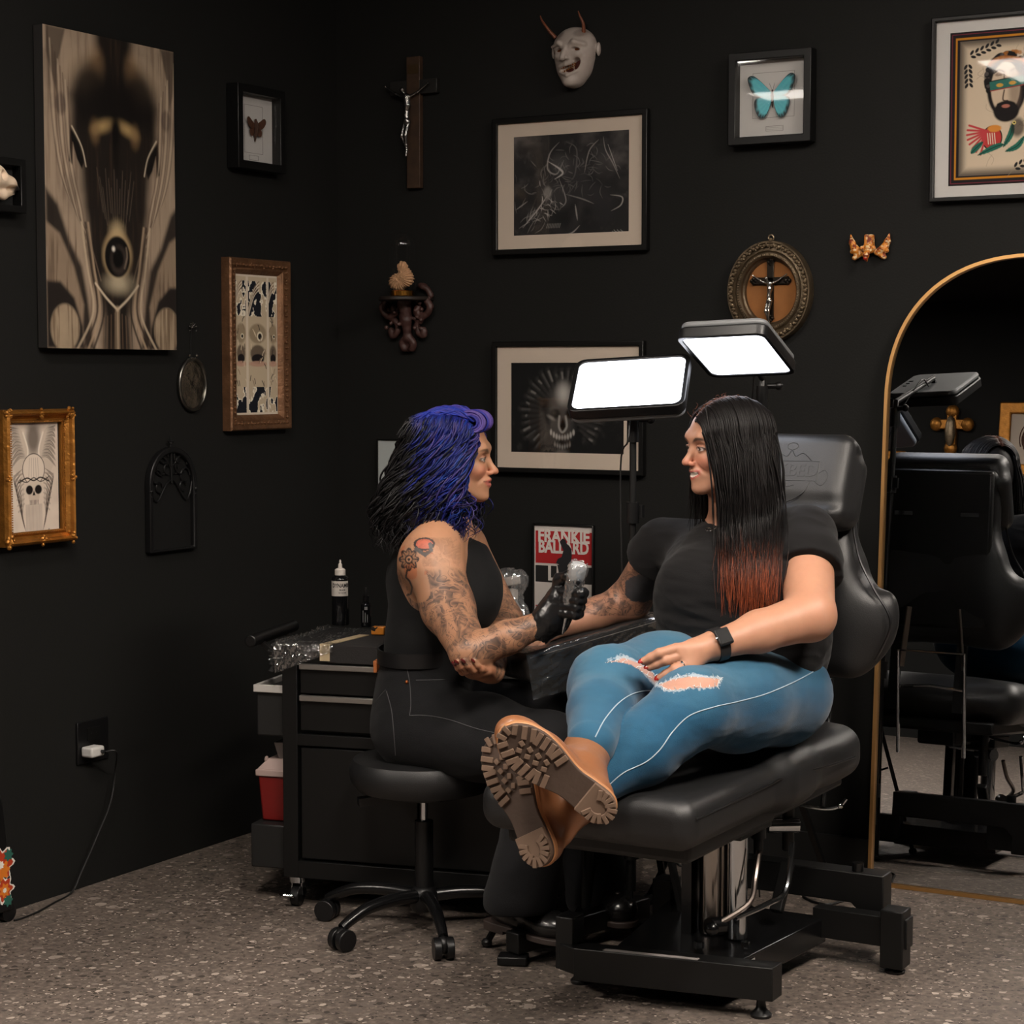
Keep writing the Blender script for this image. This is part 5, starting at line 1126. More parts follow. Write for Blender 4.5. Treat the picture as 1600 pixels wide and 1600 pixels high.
# lever near the seat's right side
hx = X0 + .13
MB().cyl((hx, 4.33, .27), (hx, 4.33, .43), .014, 12).bar((hx, 4.33, .24), (hx, 4.26, .14), .03, .02).build('lever_bracket', M_blkmt, chair, bevel=.003)
MB().cyl((hx, 4.31, .375), (hx, 4.31, .41), .012, 14).tube(spline([V(hx, 4.31, .39), V(hx + .08, 4.33, .378), V(hx + .115, 4.35, .382), V(hx + .13, 4.36, .4)], 5), .0045, 8).ball((hx + .118, 4.352, .384), .008, 10).build('lock_lever', M_chrome, chair)
MB().cyl((hx - .14, 4.2, .345), (hx - .02, 4.3, .345), .007, 10).cyl((hx - .03, 4.28, .335), (hx + .03, 4.32, .335), .018, 14).build('release_rod', M_chrome, chair)
MB().cyl((hx - .11, 4.25, .37), (hx + .0, 4.3, .375), .006, 8).build('linkage_rod', M_chrome, chair)
# lift columns
cA, cB = V(-1.762, 4.12), V(-1.832, 4.14)
MB().cyl((cA[0], cA[1], .11), (cA[0], cA[1], .36), .023, 28).build('chrome_column', M_chrome, chair)
MB().cyl((cB[0], cB[1], .11), (cB[0], cB[1], .36), .03, 28).build('chrome_sleeve', mat('satin_chrome', (165, 158, 152), .2, metal=1.), chair)
MB().bx(cB[0] - .06, cB[0] - .035, 4.1, 4.16, .1, .37).bx(cA[0] - .03, cA[0] - .02, 4.17, 4.2, .1, .37).cyl((cB[0] + .03, cB[1] + .03, .11), (cB[0] + .03, cB[1] + .03, .36), .022, 20).build('guide_post', M_box, chair)
MB().bx(-1.95, -1.72, 4.04, 4.22, .35, .385).build('top_plate', M_blkmt, chair, bevel=.003)
# foot pump pedals
q1 = lambda x, y, h: onz(x, y, h)
for k, pth in enumerate(([P(1186, 1330, 4.5), P(1180, 1372, 4.47), P(1170, 1412, 4.42), P(1118, 1446, 4.38)], [P(1238, 1316, 4.5), P(1228, 1390, 4.47), P(1200, 1412, 4.42), P(1150, 1434, 4.4)])):
    MB().tube(spline(pth, 6), .0065, 8).build('pump_pedal', M_chrome if k else mat('steel_pedal', (120, 110, 104), .3, metal=.9), chair)
MB().cyl(P(1108, 1448, 4.38), P(1128, 1446, 4.4), .02, 14).ball(P(1112, 1452, 4.37), .017, 10).build('pedal_hub', M_box, chair)
MB().cyl((cA[0] - .04, 4.0, .11), (cA[0] - .04, 4.0, .125), .012, 6).cyl((cA[0] + .05, 4.05, .11), (cA[0] + .05, 4.05, .125), .01, 6).build('bolt', M_chrome, chair)
# base
m_ = MB(); fl_, fr_ = V(-2.09, 3.905), V(-1.6, 3.9)
m_.prism([(-1.975, 3.93), (-1.695, 3.93), (-1.655, 4.4), (-2.05, 4.4)], (0, 0, 0), EX, EY, .045, .105); m_.build('base_plate', M_box, chair, bevel=.003)
m_ = MB(); m_.prism([(-2.03, 3.835), (-1.59, 3.91), (-1.59, 3.965), (-2.03, 3.89)], (0, 0, 0), EX, EY, .045, .118); m_.build('front_beam', M_blkmt, chair, bevel=.002)
MB().prism([(-1.965, 3.85), (-1.755, 3.886), (-1.755, 3.9), (-1.965, 3.864)], (0, 0, 0), EX, EY, .118, .1192).build('grip_tape', mat('grey_grip_tape', (150, 144, 142), .9), chair)
MB().prism([(-1.68, 4.375), (-1.45, 4.375), (-1.45, 4.42), (-1.68, 4.42)], (0, 0, 0), EX, EY, .06, .13).build('rear_beam', M_blkmt, chair, bevel=.002)
MB().bx(-1.51, -1.455, 4.36, 4.42, .015, .15).build('rear_foot_block', M_blkmt, chair, bevel=.003)
MB().bx(-2.06, -1.95, 4.375, 4.42, .06, .13).bx(-2.09, -2.04, 4.36, 4.42, .015, .15).build('rear_foot_arm', M_blkmt, chair, bevel=.002)
MB().prism([(-1.80, .2), (-1.435, .2), (-1.435, .13), (-1.425, .05), (-1.39, .05), (-1.39, .31), (-1.80, .31)][::-1] if False else [(-1.95, .135), (-1.61, .135), (-1.585, .11), (-1.585, .06), (-1.53, .06), (-1.53, .208), (-1.95, .208)], (0, 4.47, 0), EX, ZZ, -.03, .03).build('rear_bridge', M_blkmt, chair, bevel=.003)
MB().cyl((-1.6, 4.46, .208), (-1.6, 4.46, .228), .014, 12).build('bridge_bolt', M_box, chair)
fb = MB(); fb.bx(-2.1, -2.055, 3.88, 3.935, .05, .17).bar((-2.08, 3.9, .08), (-2.0, 3.87, .08), .05, .06); fb.build('front_foot_block', M_blkmt, chair, bevel=.003)
for x, y, z1 in ((-2.078, 3.962, .08), (-1.628, 3.94, .06), (-1.482, 4.39, .03), (-2.065, 4.39, .03)):
    MB().lathe((x, y, 0), [(.023, 0), (.024, .006), (.016, .014), (.012, .018), (.010, .03), (.010, z1)], 18).build('leveling_foot', M_blkpl, chair)
# maker label on the plate edge (lettering too fine to carry words; the code square is left out)
ea, eb = V(-1.70, 3.84), V(-1.655, 4.4); ed = nrm(V(*(eb - ea), 0)); en = V(ed[1], -ed[0], 0)
l0 = V(*(ea + (eb - ea) * .24), .072)
MB().prism([(0, -.022), (.062, -.022), (.062, .024), (0, .024)], l0, ed, ZZ, .0005, .0012).build('maker_label', mat('label_white', (170, 166, 162), .6), chair)
m_ = MB(); m_.ring([(.012 + .01 * math.cos(a), .0 + .01 * math.sin(a)) for a in np.linspace(0, 6.28, 16, endpoint=False)], [(.012 + .007 * math.cos(a), .0 + .007 * math.sin(a)) for a in np.linspace(0, 6.28, 16, endpoint=False)], l0, ed, ZZ, .0013, .0018)
for k in range(5): m_.prism([(.028, .012 - .006 * k), (.05, .012 - .006 * k), (.05, .014 - .006 * k), (.028, .014 - .006 * k)], l0, ed, ZZ, .0013, .0017)
m_.build('label_print', Mk, chair, smooth=False)
# ================================================================== ARM REST (separate stand), pad wrapped in film
pA, pB = P(828, 1022, 4.66), P(1024, 965, 4.84)
pd = nrm(pB - pA); psd = nrm(np.cross(pd, ZZ)); psd = -psd if psd @ CF < 0 else psd; pu = np.cross(psd, pd); pu = pu if pu[2] > 0 else -pu
PL = np.linalg.norm(pB - pA) + .03; PR = np.stack([pd, psd, pu], 1)
arm = thing('arm_rest', 'black padded arm rest wrapped in clear plastic film under the tattooed arm', 'arm rest', V(*(pA + pd * PL / 2 + psd * .08)[:2], 0))
pc = pA + pd * (PL / 2 - .01) + psd * .072 - pu * .036
s = Sdf(); s.u(s_box(pc, (PL / 2, .074, .037), .02, PR)); s.disp = lambda p: .002 * (vnoise(p, 60, 2) - .5)
pad = sdfobj('pad', s, .005, M_lea, arm)
MB().box(pc - pu * .045, (PL * .8, .11, .018), PR).build('pad_board', M_blkmt, arm, bevel=.003)
film = filmmat('plastic_film', .30)
# crinkled film: thin shell with folds running across the pad's front
nu, nv = 150, 60; us = np.linspace(-.5, .5, nu) * (PL + .006); vv = np.linspace(0, 1, nv)
prof = []
for t_ in vv:
    d_ = t_ * (.148 + .08 + .03)
    if d_ < .148: prof.append((.074 - d_ + .0, .0385, 0, 1))
    else: e = d_ - .148; prof.append((-.0755, .0385 - e, -1, 0))
prof = np.array(prof); Uu, Vi = np.meshgrid(us, np.arange(nv), indexing='ij'); pp_ = prof[Vi]
base = pc + Uu[..., None] * pd + pp_[..., 0:1] * psd + pp_[..., 1:2] * pu; nn_ = pp_[..., 2:3] * psd + pp_[..., 3:4] * pu
q_ = np.stack([Uu * 34 + Vi / nv * 26, Vi / nv * 7 - Uu * 6, np.zeros_like(Uu)], -1).reshape(-1, 3)
dsp = np.abs(vnoise(q_, 1, 4) - .5).reshape(Uu.shape) * 2; front = (pp_[..., 2] < 0)
base = base + nn_ * (.0015 + dsp * np.where(front, .008, .0035))[..., None]
idx = np.arange(nu * nv).reshape(nu, nv); qd = np.stack([idx[:-1, :-1], idx[1:, :-1], idx[1:, 1:], idx[:-1, 1:]], -1).reshape(-1, 4)
rawmesh('film_wrap', base.reshape(-1, 3), None, film, arm, False, quads=qd, label='crinkled clear film')
st = MB(); e0 = pc - psd * .073 + pu * .0305
for k in range(90): a = (-.5 + (k + .5) / 90) * PL * .96; st.box(e0 + pd * a - pu * .004 - psd * .0, (PL / 230, .0012, .0016), PR)
st.build('stitching', mat('white_thread', (190, 188, 184), .6), pad, smooth=False, label='pale stitching along the edge')
ab, ae = onz(800, 1506), onz(1006, 1452); am = (ab + ae) / 2 + V(-.02, .08, 0)
MB().bar(ab + ZZ * .05, ae + ZZ * .06, .045, .05).build('base_bar', M_blkmt, arm, bevel=.003)
for q_ in (ab, ae): MB().bar(q_ + ZZ * .012 - ED if False else q_ + ZZ * .012 + V(-.03, -.012, 0), q_ + ZZ * .012 + V(.035, .014, 0), .05, .02).bar(q_ + ZZ * .02, q_ + ZZ * .05, .03, .03).build('base_foot', M_blkpl, arm, bevel=.003)
MB().cyl(am * V(1, 1, 0) + ZZ * .05, V(am[0], am[1], .56), .018, 14).bar((ab + ae) / 2 + ZZ * .05, am + ZZ * .06, .05, .03).tube([V(am[0], am[1], .55), V(am[0], am[1], .6), pc - pu * .05], .016, 12).build('post', M_blkmt, arm)
# spare film fold under the pad next to the jeans
s2 = MB(); r7 = np.random.default_rng(8)
# ================================================================== CART
ang = math.radians(13); ca = V(math.cos(ang), math.sin(ang), 0); cbk = V(-math.sin(ang), math.cos(ang), 0)
fc = onz(443, 1370, .078); fc = fc + 0
cart = thing('tool_cart', 'black metal drawer cart on casters behind the seated tattooer', 'cart', V(*(fc + ca * .36 + cbk * .18)[:2], 0))
CW, CD, CH0, CH1 = .74, .36, .078, .685
RC = np.stack([ca, cbk, ZZ], 1)
def cp_(a, b, z): return V(fc[0], fc[1], 0) + ca * a + cbk * b + ZZ * z
def cbox(m_, a0, a1, b0, b1, z0, z1): return m_.box(cp_((a0 + a1) / 2, (b0 + b1) / 2, (z0 + z1) / 2), (a1 - a0, b1 - b0, z1 - z0), RC)
m_ = MB(); cbox(m_, 0, CW, .022, CD, CH0, CH1 - .02); cbox(m_, 0, .042, 0, .03, CH0, CH1 - .02); cbox(m_, CW - .042, CW, 0, .03, CH0, CH1 - .02)
cbox(m_, .04, CW - .04, .0, .03, CH0, CH0 + .045); cbox(m_, .04, CW - .04, .0, .03, .425, .455); cbox(m_, .04, CW - .04, .0, .03, CH1 - .05, CH1 - .02); m_.build('body', M_blkmt, cart, bevel=.002)
MB().box(cp_(CW / 2, CD / 2, CH1 - .01), (CW + .02, CD + .02, .02), RC).build('worktop', mat('cart_top', (26, 25, 26), .5, spec=.4), cart, bevel=.004)
M_alu = mat('brushed_aluminium', (172, 168, 164), .35, metal=.85)
for (z0, z1) in ((.56, .63), (.463, .548)):
    m_ = MB(); cbox(m_, .048, CW - .048, .004, .03, z0, z1); dr = m_.build('drawer', M_blkmt, cart, bevel=.003)
    m_ = MB(); cbox(m_, .05, CW - .05, -.008, .006, z1 - .006, z1 + .009); m_.build('handle', M_alu, dr, bevel=.002, label='pale aluminium handle strip')
for a0, a1 in ((.048, CW / 2 - .002), (CW / 2 + .002, CW - .048)):
    m_ = MB(); cbox(m_, a0, a1, .006, .03, CH0 + .05, .42); m_.build('door', M_blkmt, cart, bevel=.003)
for a, b in ((.03, .03), (CW - .04, .03), (.03, CD - .04), (CW - .04, CD - .04)):
    q = cp_(a, b, 0); cs = MB().cyl(q + ZZ * .062, q + ZZ * .078, .024, 16).bar(q + ZZ * .07 + ca * .012, q + ZZ * .028 + ca * .016, .026, .003, up=ca).bar(q + ZZ * .07 - ca * .012, q + ZZ * .028 - ca * .016, .026, .003, up=ca).build('caster', M_chrome, cart)
    MB().cyl(q + ZZ * .026 - ca * .012 - cbk * .01, q + ZZ * .026 + ca * .012 - cbk * .01, .026, 20).build('wheel', M_blkpl, cs, bevel=.003); MB().box(q + ZZ * .03 - cbk * .038 - ca * .012, (.03, .022, .008), RC @ rotax((1, 0, 0), -.5)).build('brake_tab', M_chrome, cs, bevel=.002)
m_ = MB(); m_.tube([cp_(-.075, -.03, .695), cp_(-.075, .26, .70)], .016, 14); m_.build('push_handle', M_blkpl, cart, bevel=.003)
for b in (.03, .2): MB().bar(cp_(-.075, b, .69), cp_(.0, b, .63), .014, .012).build('handle_bracket', M_blkmt, cart)
# side bins
m_ = MB(); cbox(m_, -.085, -.002, .03, .24, .44, .56); m_.build('side_bin', mat('bin_black', (33, 33, 33), .5), cart, bevel=.004)
m_ = MB(); m_.ring([(-.09, .02), (-.0, .02), (-.0, .25), (-.09, .25)], [(-.08, .03), (-.006, .03), (-.006, .24), (-.08, .24)], V(fc[0], fc[1], 0), ca, cbk, .555, .575); m_.build('bin_rim', mat('pale_plastic', (196, 192, 188), .45), cart, bevel=.002)
m_ = MB(); cbox(m_, -.105, -.002, .03, .22, .09, .205); m_.build('side_tray', mat('tray_black', (29, 29, 29), .5), cart, bevel=.004)
# sharps container
so = cp_(-.05, .12, .205); sh = thing('sharps_container', 'small red sharps container with a white lid beside the cart', 'container', so)
def frus(m_, c, w0, d0, w1, d1, h):
    vs = [c + ca * x * w0 / 2 + cbk * y * d0 / 2 for x, y in ((-1, -1), (1, -1), (1, 1), (-1, 1))] + [c + ca * x * w1 / 2 + cbk * y * d1 / 2 + ZZ * h for x, y in ((-1, -1), (1, -1), (1, 1), (-1, 1))]
    return m_.add(vs, [(3, 2, 1, 0), (4, 5, 6, 7), (0, 1, 5, 4), (1, 2, 6, 5), (2, 3, 7, 6), (3, 0, 4, 7)])
frus(MB(), so, .08, .1, .094, .12, .125).build('body', mat('sharps_red', (122, 26, 24), .35, spec=.5), sh, bevel=.006)
M_lid = mat('sharps_lid', (180, 158, 152), .45)
m_ = MB(); m_.box(so + ZZ * .13, (.104, .13, .018), RC); frus(m_, so + ZZ * .138, .1, .126, .05, .08, .028); m_.build('lid', M_lid, sh, bevel=.003)
m_ = MB(); frus(m_, so + ZZ * .15 + ca * .02, .03, .06, .055, .09, .06); m_.build('funnel_flap', mat('flap_grey', (150, 144, 142), .5), sh, bevel=.002)
MB().ball(so + ZZ * .162 - ca * .03 - cbk * .04, (.006, .006, .01), 8).build('latch', M_lid, sh)
# plastic film draped on the cart top's front left corner
def sheet(name, org, ua, ub, fa, nu, nv, m, parent, label=None):
    U_, V_ = np.meshgrid(np.linspace(0, 1, nu), np.linspace(0, 1, nv), indexing='ij'); pts = fa(U_, V_); idx = np.arange(nu * nv).reshape(nu, nv)
    return rawmesh(name, pts.reshape(-1, 3), None, m, parent, False, quads=np.stack([idx[:-1, :-1], idx[1:, :-1], idx[1:, 1:], idx[:-1, 1:]], -1).reshape(-1, 4), label=label)
def drape(U_, V_):
    a = -.012 + U_ * .16; b = .34 - V_ * .36; z = np.full_like(a, CH1 + .002); over = np.clip(-b - .004, 0, 1); 
    L_ = V_ * .42; b = .34 - np.minimum(L_, .352); z = CH1 + .003 - np.maximum(L_ - .352, 0) * (1.1 - U_ * .9)
    a2 = a - np.where(U_ < .06, 0, 0)
    n = np.abs(vnoise(np.stack([U_ * 22, V_ * 30, U_ * 0], -1).reshape(-1, 3), 1, 4) - .5).reshape(U_.shape) * 2; n2 = vnoise(np.stack([U_ * 9, V_ * 8, U_ * 0 + 4], -1).reshape(-1, 3), 1, 2).reshape(U_.shape)
    edge = sst(.62, .86, V_) + sst(.2, .0, U_); h = n * (.004 + .009 * np.clip(edge, 0, 1)) + n2 * .005 * edge
    ov = (L_ > .352); base = V(fc[0], fc[1], 0) + a[..., None] * ca + b[..., None] * cbk + z[..., None] * ZZ
    return base + np.where(ov[..., None], -cbk, ZZ) * (h + .001)[..., None]
film2 = filmmat('plastic_wrap', .34)
wr = thing('plastic_wrap', 'crinkled clear plastic wrap over the left corner of the cart top', 'plastic wrap', cp_(.12, .15, CH1))
sheet('wrap_sheet', None, None, None, drape, 130, 110, film2, wr)
def hang(U_, V_):
    a = -.014 - .02 * V_ * U_; b = .0 + U_ * .09; z = CH1 + .004 - V_ * .075 * (1 - .5 * U_)
    n = np.abs(vnoise(np.stack([U_ * 9, V_ * 9, U_ * 0 + 2], -1).reshape(-1, 3), 1, 3) - .5).reshape(U_.shape) * 2
    return V(fc[0], fc[1], 0) + (a - .02 * n)[..., None] * ca + (b - .02 - .02 * n)[..., None] * cbk + z[..., None] * ZZ
sheet('hanging_corner', None, None, None, hang, 40, 40, film2, wr)
# dark cloth with a strip of masking tape
m_ = MB(); cbox(m_, .13, .42, -.004, .3, CH1 + .001, CH1 + .006); cbox(m_, .13, .42, -.013, -.0105, CH1 - .04, CH1 + .006); tag(m_.build('dark_cloth', mat('dark_cloth', (38, 35, 35), .95, bump=(300, .3)), bevel=.002), 'dark cloth spread over the front of the cart top', 'cloth')
tp0 = onz(541, 997, CH1)
ta = (tp0 - V(fc[0], fc[1], CH1)) @ ca
m_ = MB(); m_.add([cp_(ta, -.0145, CH1 + .0085), cp_(ta + .027, -.0145, CH1 + .0085), cp_(ta + .027 + .03, .19, CH1 + .0085), cp_(ta + .03, .19, CH1 + .0085), cp_(ta, -.0145, CH1 + .0065), cp_(ta + .027, -.0145, CH1 + .0065), cp_(ta + .057, .19, CH1 + .0065), cp_(ta + .03, .19, CH1 + .0065)], [(0, 1, 2, 3), (7, 6, 5, 4), (0, 4, 5, 1), (1, 5, 6, 2), (2, 6, 7, 3), (3, 7, 4, 0)])
cbox(m_, ta, ta + .027, -.0155, -.0135, CH1 - .035, CH1 + .0085)
tag(m_.build('masking_tape', mat('masking_tape', (196, 176, 142), .75)), 'strip of beige masking tape folded over the cart edge', 'tape')
# bottles
def bottle(px, py, rx_px, top_py, name, lab, cat):
    b = onz(px, py, CH1 + .006 + (.0 if px < 550 else 0)); d = (b - CC) @ CF; r = rx_px * d / FPX; h = (py - top_py) * d / FPX * 1.01
    return thing(name, lab, cat, b), b, r, h
M_ink = mat('ink_bottle', (18, 18, 20), .12, spec=.6)
t, b, r, h = bottle(532, 976, 13.5, 875, 'ink_bottle', 'tall black ink bottle with white nozzle cap and white label', 'bottle')
MB().lathe(b, [(r * .96, 0), (r, .003), (r, h * .70), (r * .9, h * .73), (r * .6, h * .76), (r * .6, h * .79)], 32).build('bottle_body', M_ink, t)
MB().lathe(b, [(r * .62, h * .765), (r * .62, h * .845), (r * .5, h * .86), (r * .24, h * .875), (r * .22, h * .93), (r * .12, h * .945), (r * .12, h * .98), (r * .05, h)], 24).build('nozzle_cap', mat('cap_white', (214, 206, 198), .45), t)
to_cam = nrm(V(*(CC - b)[:2], 0)); la0 = math.atan2(to_cam[1], to_cam[0]) - 1.9
vs = []; fs = []; n = 28
for i in range(n + 1):
    a = la0 + 3.0 * i / n
    for z, rr_ in ((h * .45, r * 1.012), (h * .68, r * 1.012), (h * .68, r * 1.004), (h * .45, r * 1.004)): vs.append(b + V(math.cos(a) * rr_, math.sin(a) * rr_, z))
for i in range(n):
    for k in range(4): fs.append((4 * i + k, 4 * i + 4 + k, 4 * i + 4 + (k + 1) % 4, 4 * i + (k + 1) % 4))
lb = rawmesh('label', vs, fs, mat('bottle_label', (208, 200, 192), .6), t)
def curved_text(items):
    m_ = MB()
    for body, size, zc, off, bold, sx in items:
        W_, f_ = text_obj('t', body, size, (0, 0, 0), (1, 0, 0), (0, 1, 0), None, None, depth=.0002, bold=bold, sx=sx)
        ax = math.atan2(to_cam[1], to_cam[0]) + off / r
        out = [b + V(math.cos(ax + x / r) * (r * 1.016 + z), math.sin(ax + x / r) * (r * 1.016 + z), zc + y) for x, y, z in W_]
        m_.add(out, f_)
    return m_
curved_text([('DYNAMIC', .0155, h * .61, .003, .0004, .78), ('BLACK', .006, h * .545, .006, .0002, .9), ('TATTOO INK', .004, h * .50, .006, .0001, .9)]).build('label_lettering', Mk, lb, smooth=False)
t, b, r, h = bottle(572, 979, 8, 918, 'dropper_bottle', 'small black glass dropper bottle to the right of the tall one', 'bottle')
MB().lathe(b, [(r * .95, 0), (r, .002), (r, h * .55), (r * .85, h * .6), (r * .5, h * .63), (r * .5, h * .66)], 28).build('bottle_body', M_ink, t)
MB().lathe(b, [(r * .62, h * .64), (r * .62, h * .78), (r * .4, h * .8), (r * .3, h * .95), (r * .2, h)], 20).build('dropper_cap', M_blkpl, t)
f_ = nrm(V(*(CC - b)[:2], 0)); rt_ = V(-f_[1], f_[0], 0)
m_ = MB(); m_.prism([(-.004, h * .44), (.004, h * .44), (.004, h * .52), (-.004, h * .52)], b + f_ * r, rt_, ZZ, -.001, .0006)
for k in range(3): m_.prism([(-.009 + .006 * k, h * .12), (-.0075 + .006 * k, h * .12), (-.0075 + .006 * k, h * (.42 - .05 * k)), (-.009 + .006 * k, h * (.42 - .05 * k))], b + f_ * (r * .93), rt_, ZZ, -.001, .001)
m_.build('label_print', mat('grey_print', (150, 150, 150), .6), t, smooth=False)
b = onz(592, 992, CH1 + .006); m_ = MB(); m_.box(b + ZZ * .012, (.036, .026, .022), RC); 
o_ = m_.build('patterned_tin', mat('tortoise', (214, 130, 40), .3, spec=.6), bevel=.003); tag(o_, 'small orange and black patterned tin on the dark cloth', 'tin')
# tortoiseshell pattern is part of its own material
nt = o_.data.materials[0].node_tree; vz = nt.nodes.new('ShaderNodeTexVoronoi'); vz.inputs['Scale'].default_value = 110; tcn = nt.nodes.new('ShaderNodeTexCoord'); nt.links.new(tcn.outputs['Object'], vz.inputs['Vector'])
rp = nt.nodes.new('ShaderNodeValToRGB'); rp.color_ramp.interpolation = 'CONSTANT'; rp.color_ramp.elements[0].color = (*lin(20, 14, 12), 1); rp.color_ramp.elements[1].position = .4; rp.color_ramp.elements[1].color = (*lin(224, 140, 50), 1)
nt.links.new(vz.outputs['Color'], rp.inputs[0]); nt.links.new(rp.outputs[0], nt.nodes['Principled BSDF'].inputs['Base Color'])
# spray bottle in film, at the right end of the cart top
b = onz(798, 1004, CH1); t = thing('spray_bottle', 'clear spray bottle wrapped in crinkled film behind the tattooed forearm', 'bottle', b)
M_cw = mat('cloudy_plastic', (205, 205, 205), .2, spec=.6, alpha=.5)
MB().lathe(b, [(.036, 0), (.038, .004), (.038, .05), (.03, .085), (.017, .11), (.015, .125)], 28).build('bottle_body', M_cw, t)
MB().lathe(b, [(.019, .115), (.019, .137), (.012, .14)], 20).build('collar', mat('cap_white'), t)
MB().bar(b + ZZ * .155 - CR * .035, b + ZZ * .165 + CR * .025, .02, .022).bar(b + ZZ * .15 - CR * .02, b + ZZ * .115 - CR * .032, .008, .012).build('trigger_head', mat('cap_white'), t, bevel=.003)
s = Sdf(); s.cap(b + ZZ * .02, b + ZZ * .06, .046, .045); s.cap(b + ZZ * .06, b + ZZ * .13, .044, .03, .02); s.cap(b + ZZ * .15 - CR * .045, b + ZZ * .165 + CR * .02, .02, .024, .03); s.ell(b + ZZ * .17 + CR * -.01, (.03, .03, .022), k=.02)
s.disp = lambda p: .016 * (np.abs(vnoise(p * V(60, 60, 25), 1, 3) - .5) * 2 - .25)
sdfobj('film_wrap', s, .003, filmmat('bottle_film', .3, .12), t, label='crinkled clear film')
# ================================================================== STOOL
sc0 = onz(663, 1452); stool = thing('rolling_stool', 'round black rolling stool on five casters under the tattooer', 'stool', sc0)
zt_ = .43
MB().lathe((sc0[0], sc0[1], 0), [(.02, zt_ - .075), (.165, zt_ - .072), (.182, zt_ - .05), (.186, zt_ - .02), (.175, zt_ + .002), (.14, zt_ + .01), (.0, zt_ + .01)], 48).build('seat', M_lea, stool)
MB().lathe((sc0[0], sc0[1], 0), [(.05, zt_ - .095), (.1, zt_ - .09), (.1, zt_ - .07)], 24).bar(V(*sc0[:2], zt_ - .085), V(*sc0[:2], zt_ - .1) - CR * .16 - fh * .04, .03, .02).build('seat_plate', M_blkpl, stool)
MB().cyl((sc0[0], sc0[1], .27), (sc0[0], sc0[1], zt_ - .08), .010, 20).build('gas_piston', M_chrome, stool)
MB().cyl((sc0[0], sc0[1], .1), (sc0[0], sc0[1], .275), .023, 24).build('column_sleeve', M_blkpl, stool)
MB().lathe((sc0[0], sc0[1], 0), [(.03, .05), (.036, .06), (.036, .095), (.028, .108), (.02, .112)], 24).build('hub', M_blkpl, stool)
for k in range(5):
    a = math.radians((-48, -106, -170, 118, 36)[k]); d = V(math.cos(a), math.sin(a), 0); c = V(*sc0[:2], 0); e = c + d * .265
    lg_ = MB().tube(spline([c + ZZ * .085, c + d * .09 + ZZ * .093, c + d * .18 + ZZ * .088, c + d * .235 + ZZ * .07, e + ZZ * .055], 5), list(np.linspace(.018, .012, 21)), 12).build('leg', M_box, stool)
    sd = np.cross(d, ZZ); k1 = MB()
    k1.cyl(e + ZZ * .027 - sd * .024, e + ZZ * .027 - sd * .006, .027, 20).cyl(e + ZZ * .027 + sd * .006, e + ZZ * .027 + sd * .024, .027, 20).ball(e + ZZ * .035, (.02, .02, .022), 12)
    k1.build('caster', M_blkpl, stool, bevel=.002)
# small foot switch on the floor between the women
fs_ = onz(992, 1440, 0)
t = thing('foot_switch', 'small black foot switch on the floor beside the chair base', 'pedal', fs_)
MB().box(fs_ + ZZ * .012, (.09, .07, .02), rotz(.6)).build('base', M_blkpl, t, bevel=.004); MB().box(fs_ + ZZ * .04 + V(.01, .01, 0), (.08, .05, .012), rotz(.6) @ rotax((0, 1, 0), -.5)).build('treadle', M_blkpl, t, bevel=.003)
# ================================================================== PEOPLE - shared builders
def skinmat():
    """skin with inked areas: Col rgb = skin tone, Col alpha = how inked"""
    m = bpy.data.materials.new('skin'); m.use_nodes = True; nt = m.node_tree; b = nt.nodes['Principled BSDF']; N = nt.nodes.new; L = nt.links.new
    a = N('ShaderNodeVertexColor'); a.layer_name = 'Col'; tc = N('ShaderNodeTexCoord')
    def noise(sc, det, dist, ro=.5):
        n = N('ShaderNodeTexNoise'); n.inputs['Scale'].default_value = sc; n.inputs['Detail'].default_value = det; n.inputs['Distortion'].default_value = dist; n.inputs['Roughness'].default_value = ro; L(tc.outputs['Object'], n.inputs['Vector']); return n.outputs['Fac']
    def mth(op, x, y=None, clamp=False):
        q = N('ShaderNodeMath'); q.operation = op; q.use_clamp = clamp
        if isinstance(x, (int, float)): q.inputs[0].default_value = x
        else: L(x, q.inputs[0])
        if y is not None:
            if isinstance(y, (int, float)): q.inputs[1].default_value = y
            else: L(y, q.inputs[1])
        return q.outputs[0]
    n1 = noise(14, 2.0, 1.6); fr = mth('FRACT', mth('MULTIPLY', n1, 9)); tri = mth('ABSOLUTE', mth('SUBTRACT', fr, .5)); line = mth('SUBTRACT', 1, mth('MULTIPLY', tri, 8), True)
    n2 = noise(19, 3, 1.6); fill = mth('MULTIPLY', mth('SUBTRACT', n2, .45), 9, True); fl2 = mth('MULTIPLY', fill, mth('SUBTRACT', 1, mth('MULTIPLY', fr, .7)))
    ink = mth('MAXIMUM', mth('MULTIPLY', line, .8), mth('MULTIPLY', fl2, .95)); ink = mth('MULTIPLY', ink, a.outputs['Alpha'], True)
    mx = N('ShaderNodeMixRGB'); L(ink, mx.inputs[0]); L(a.outputs['Color'], mx.inputs[1]); mx.inputs[2].default_value = (*lin(58, 50, 48), 1)
    var = noise(60, 4, 0); hs = N('ShaderNodeHueSaturation'); L(mth('ADD', mth('MULTIPLY', var, .16), .92), hs.inputs['Value']); L(mx.outputs[0], hs.inputs['Color']); L(hs.outputs[0], b.inputs['Base Color'])
    b.inputs['Roughness'].default_value = .46; b.inputs['Specular IOR Level'].default_value = .42
    b.inputs['Subsurface Weight'].default_value = .12; b.inputs['Subsurface Radius'].default_value = (.010, .004, .002); b.inputs['Subsurface Scale'].default_value = 1
    bp = N('ShaderNodeBump'); bp.inputs['Strength'].default_value = .12; bp.inputs['Distance'].default_value = .001; L(noise(600, 2, 0), bp.inputs['Height']); L(bp.outputs[0], b.inputs['Normal'])
    return m
M_skin = skinmat()
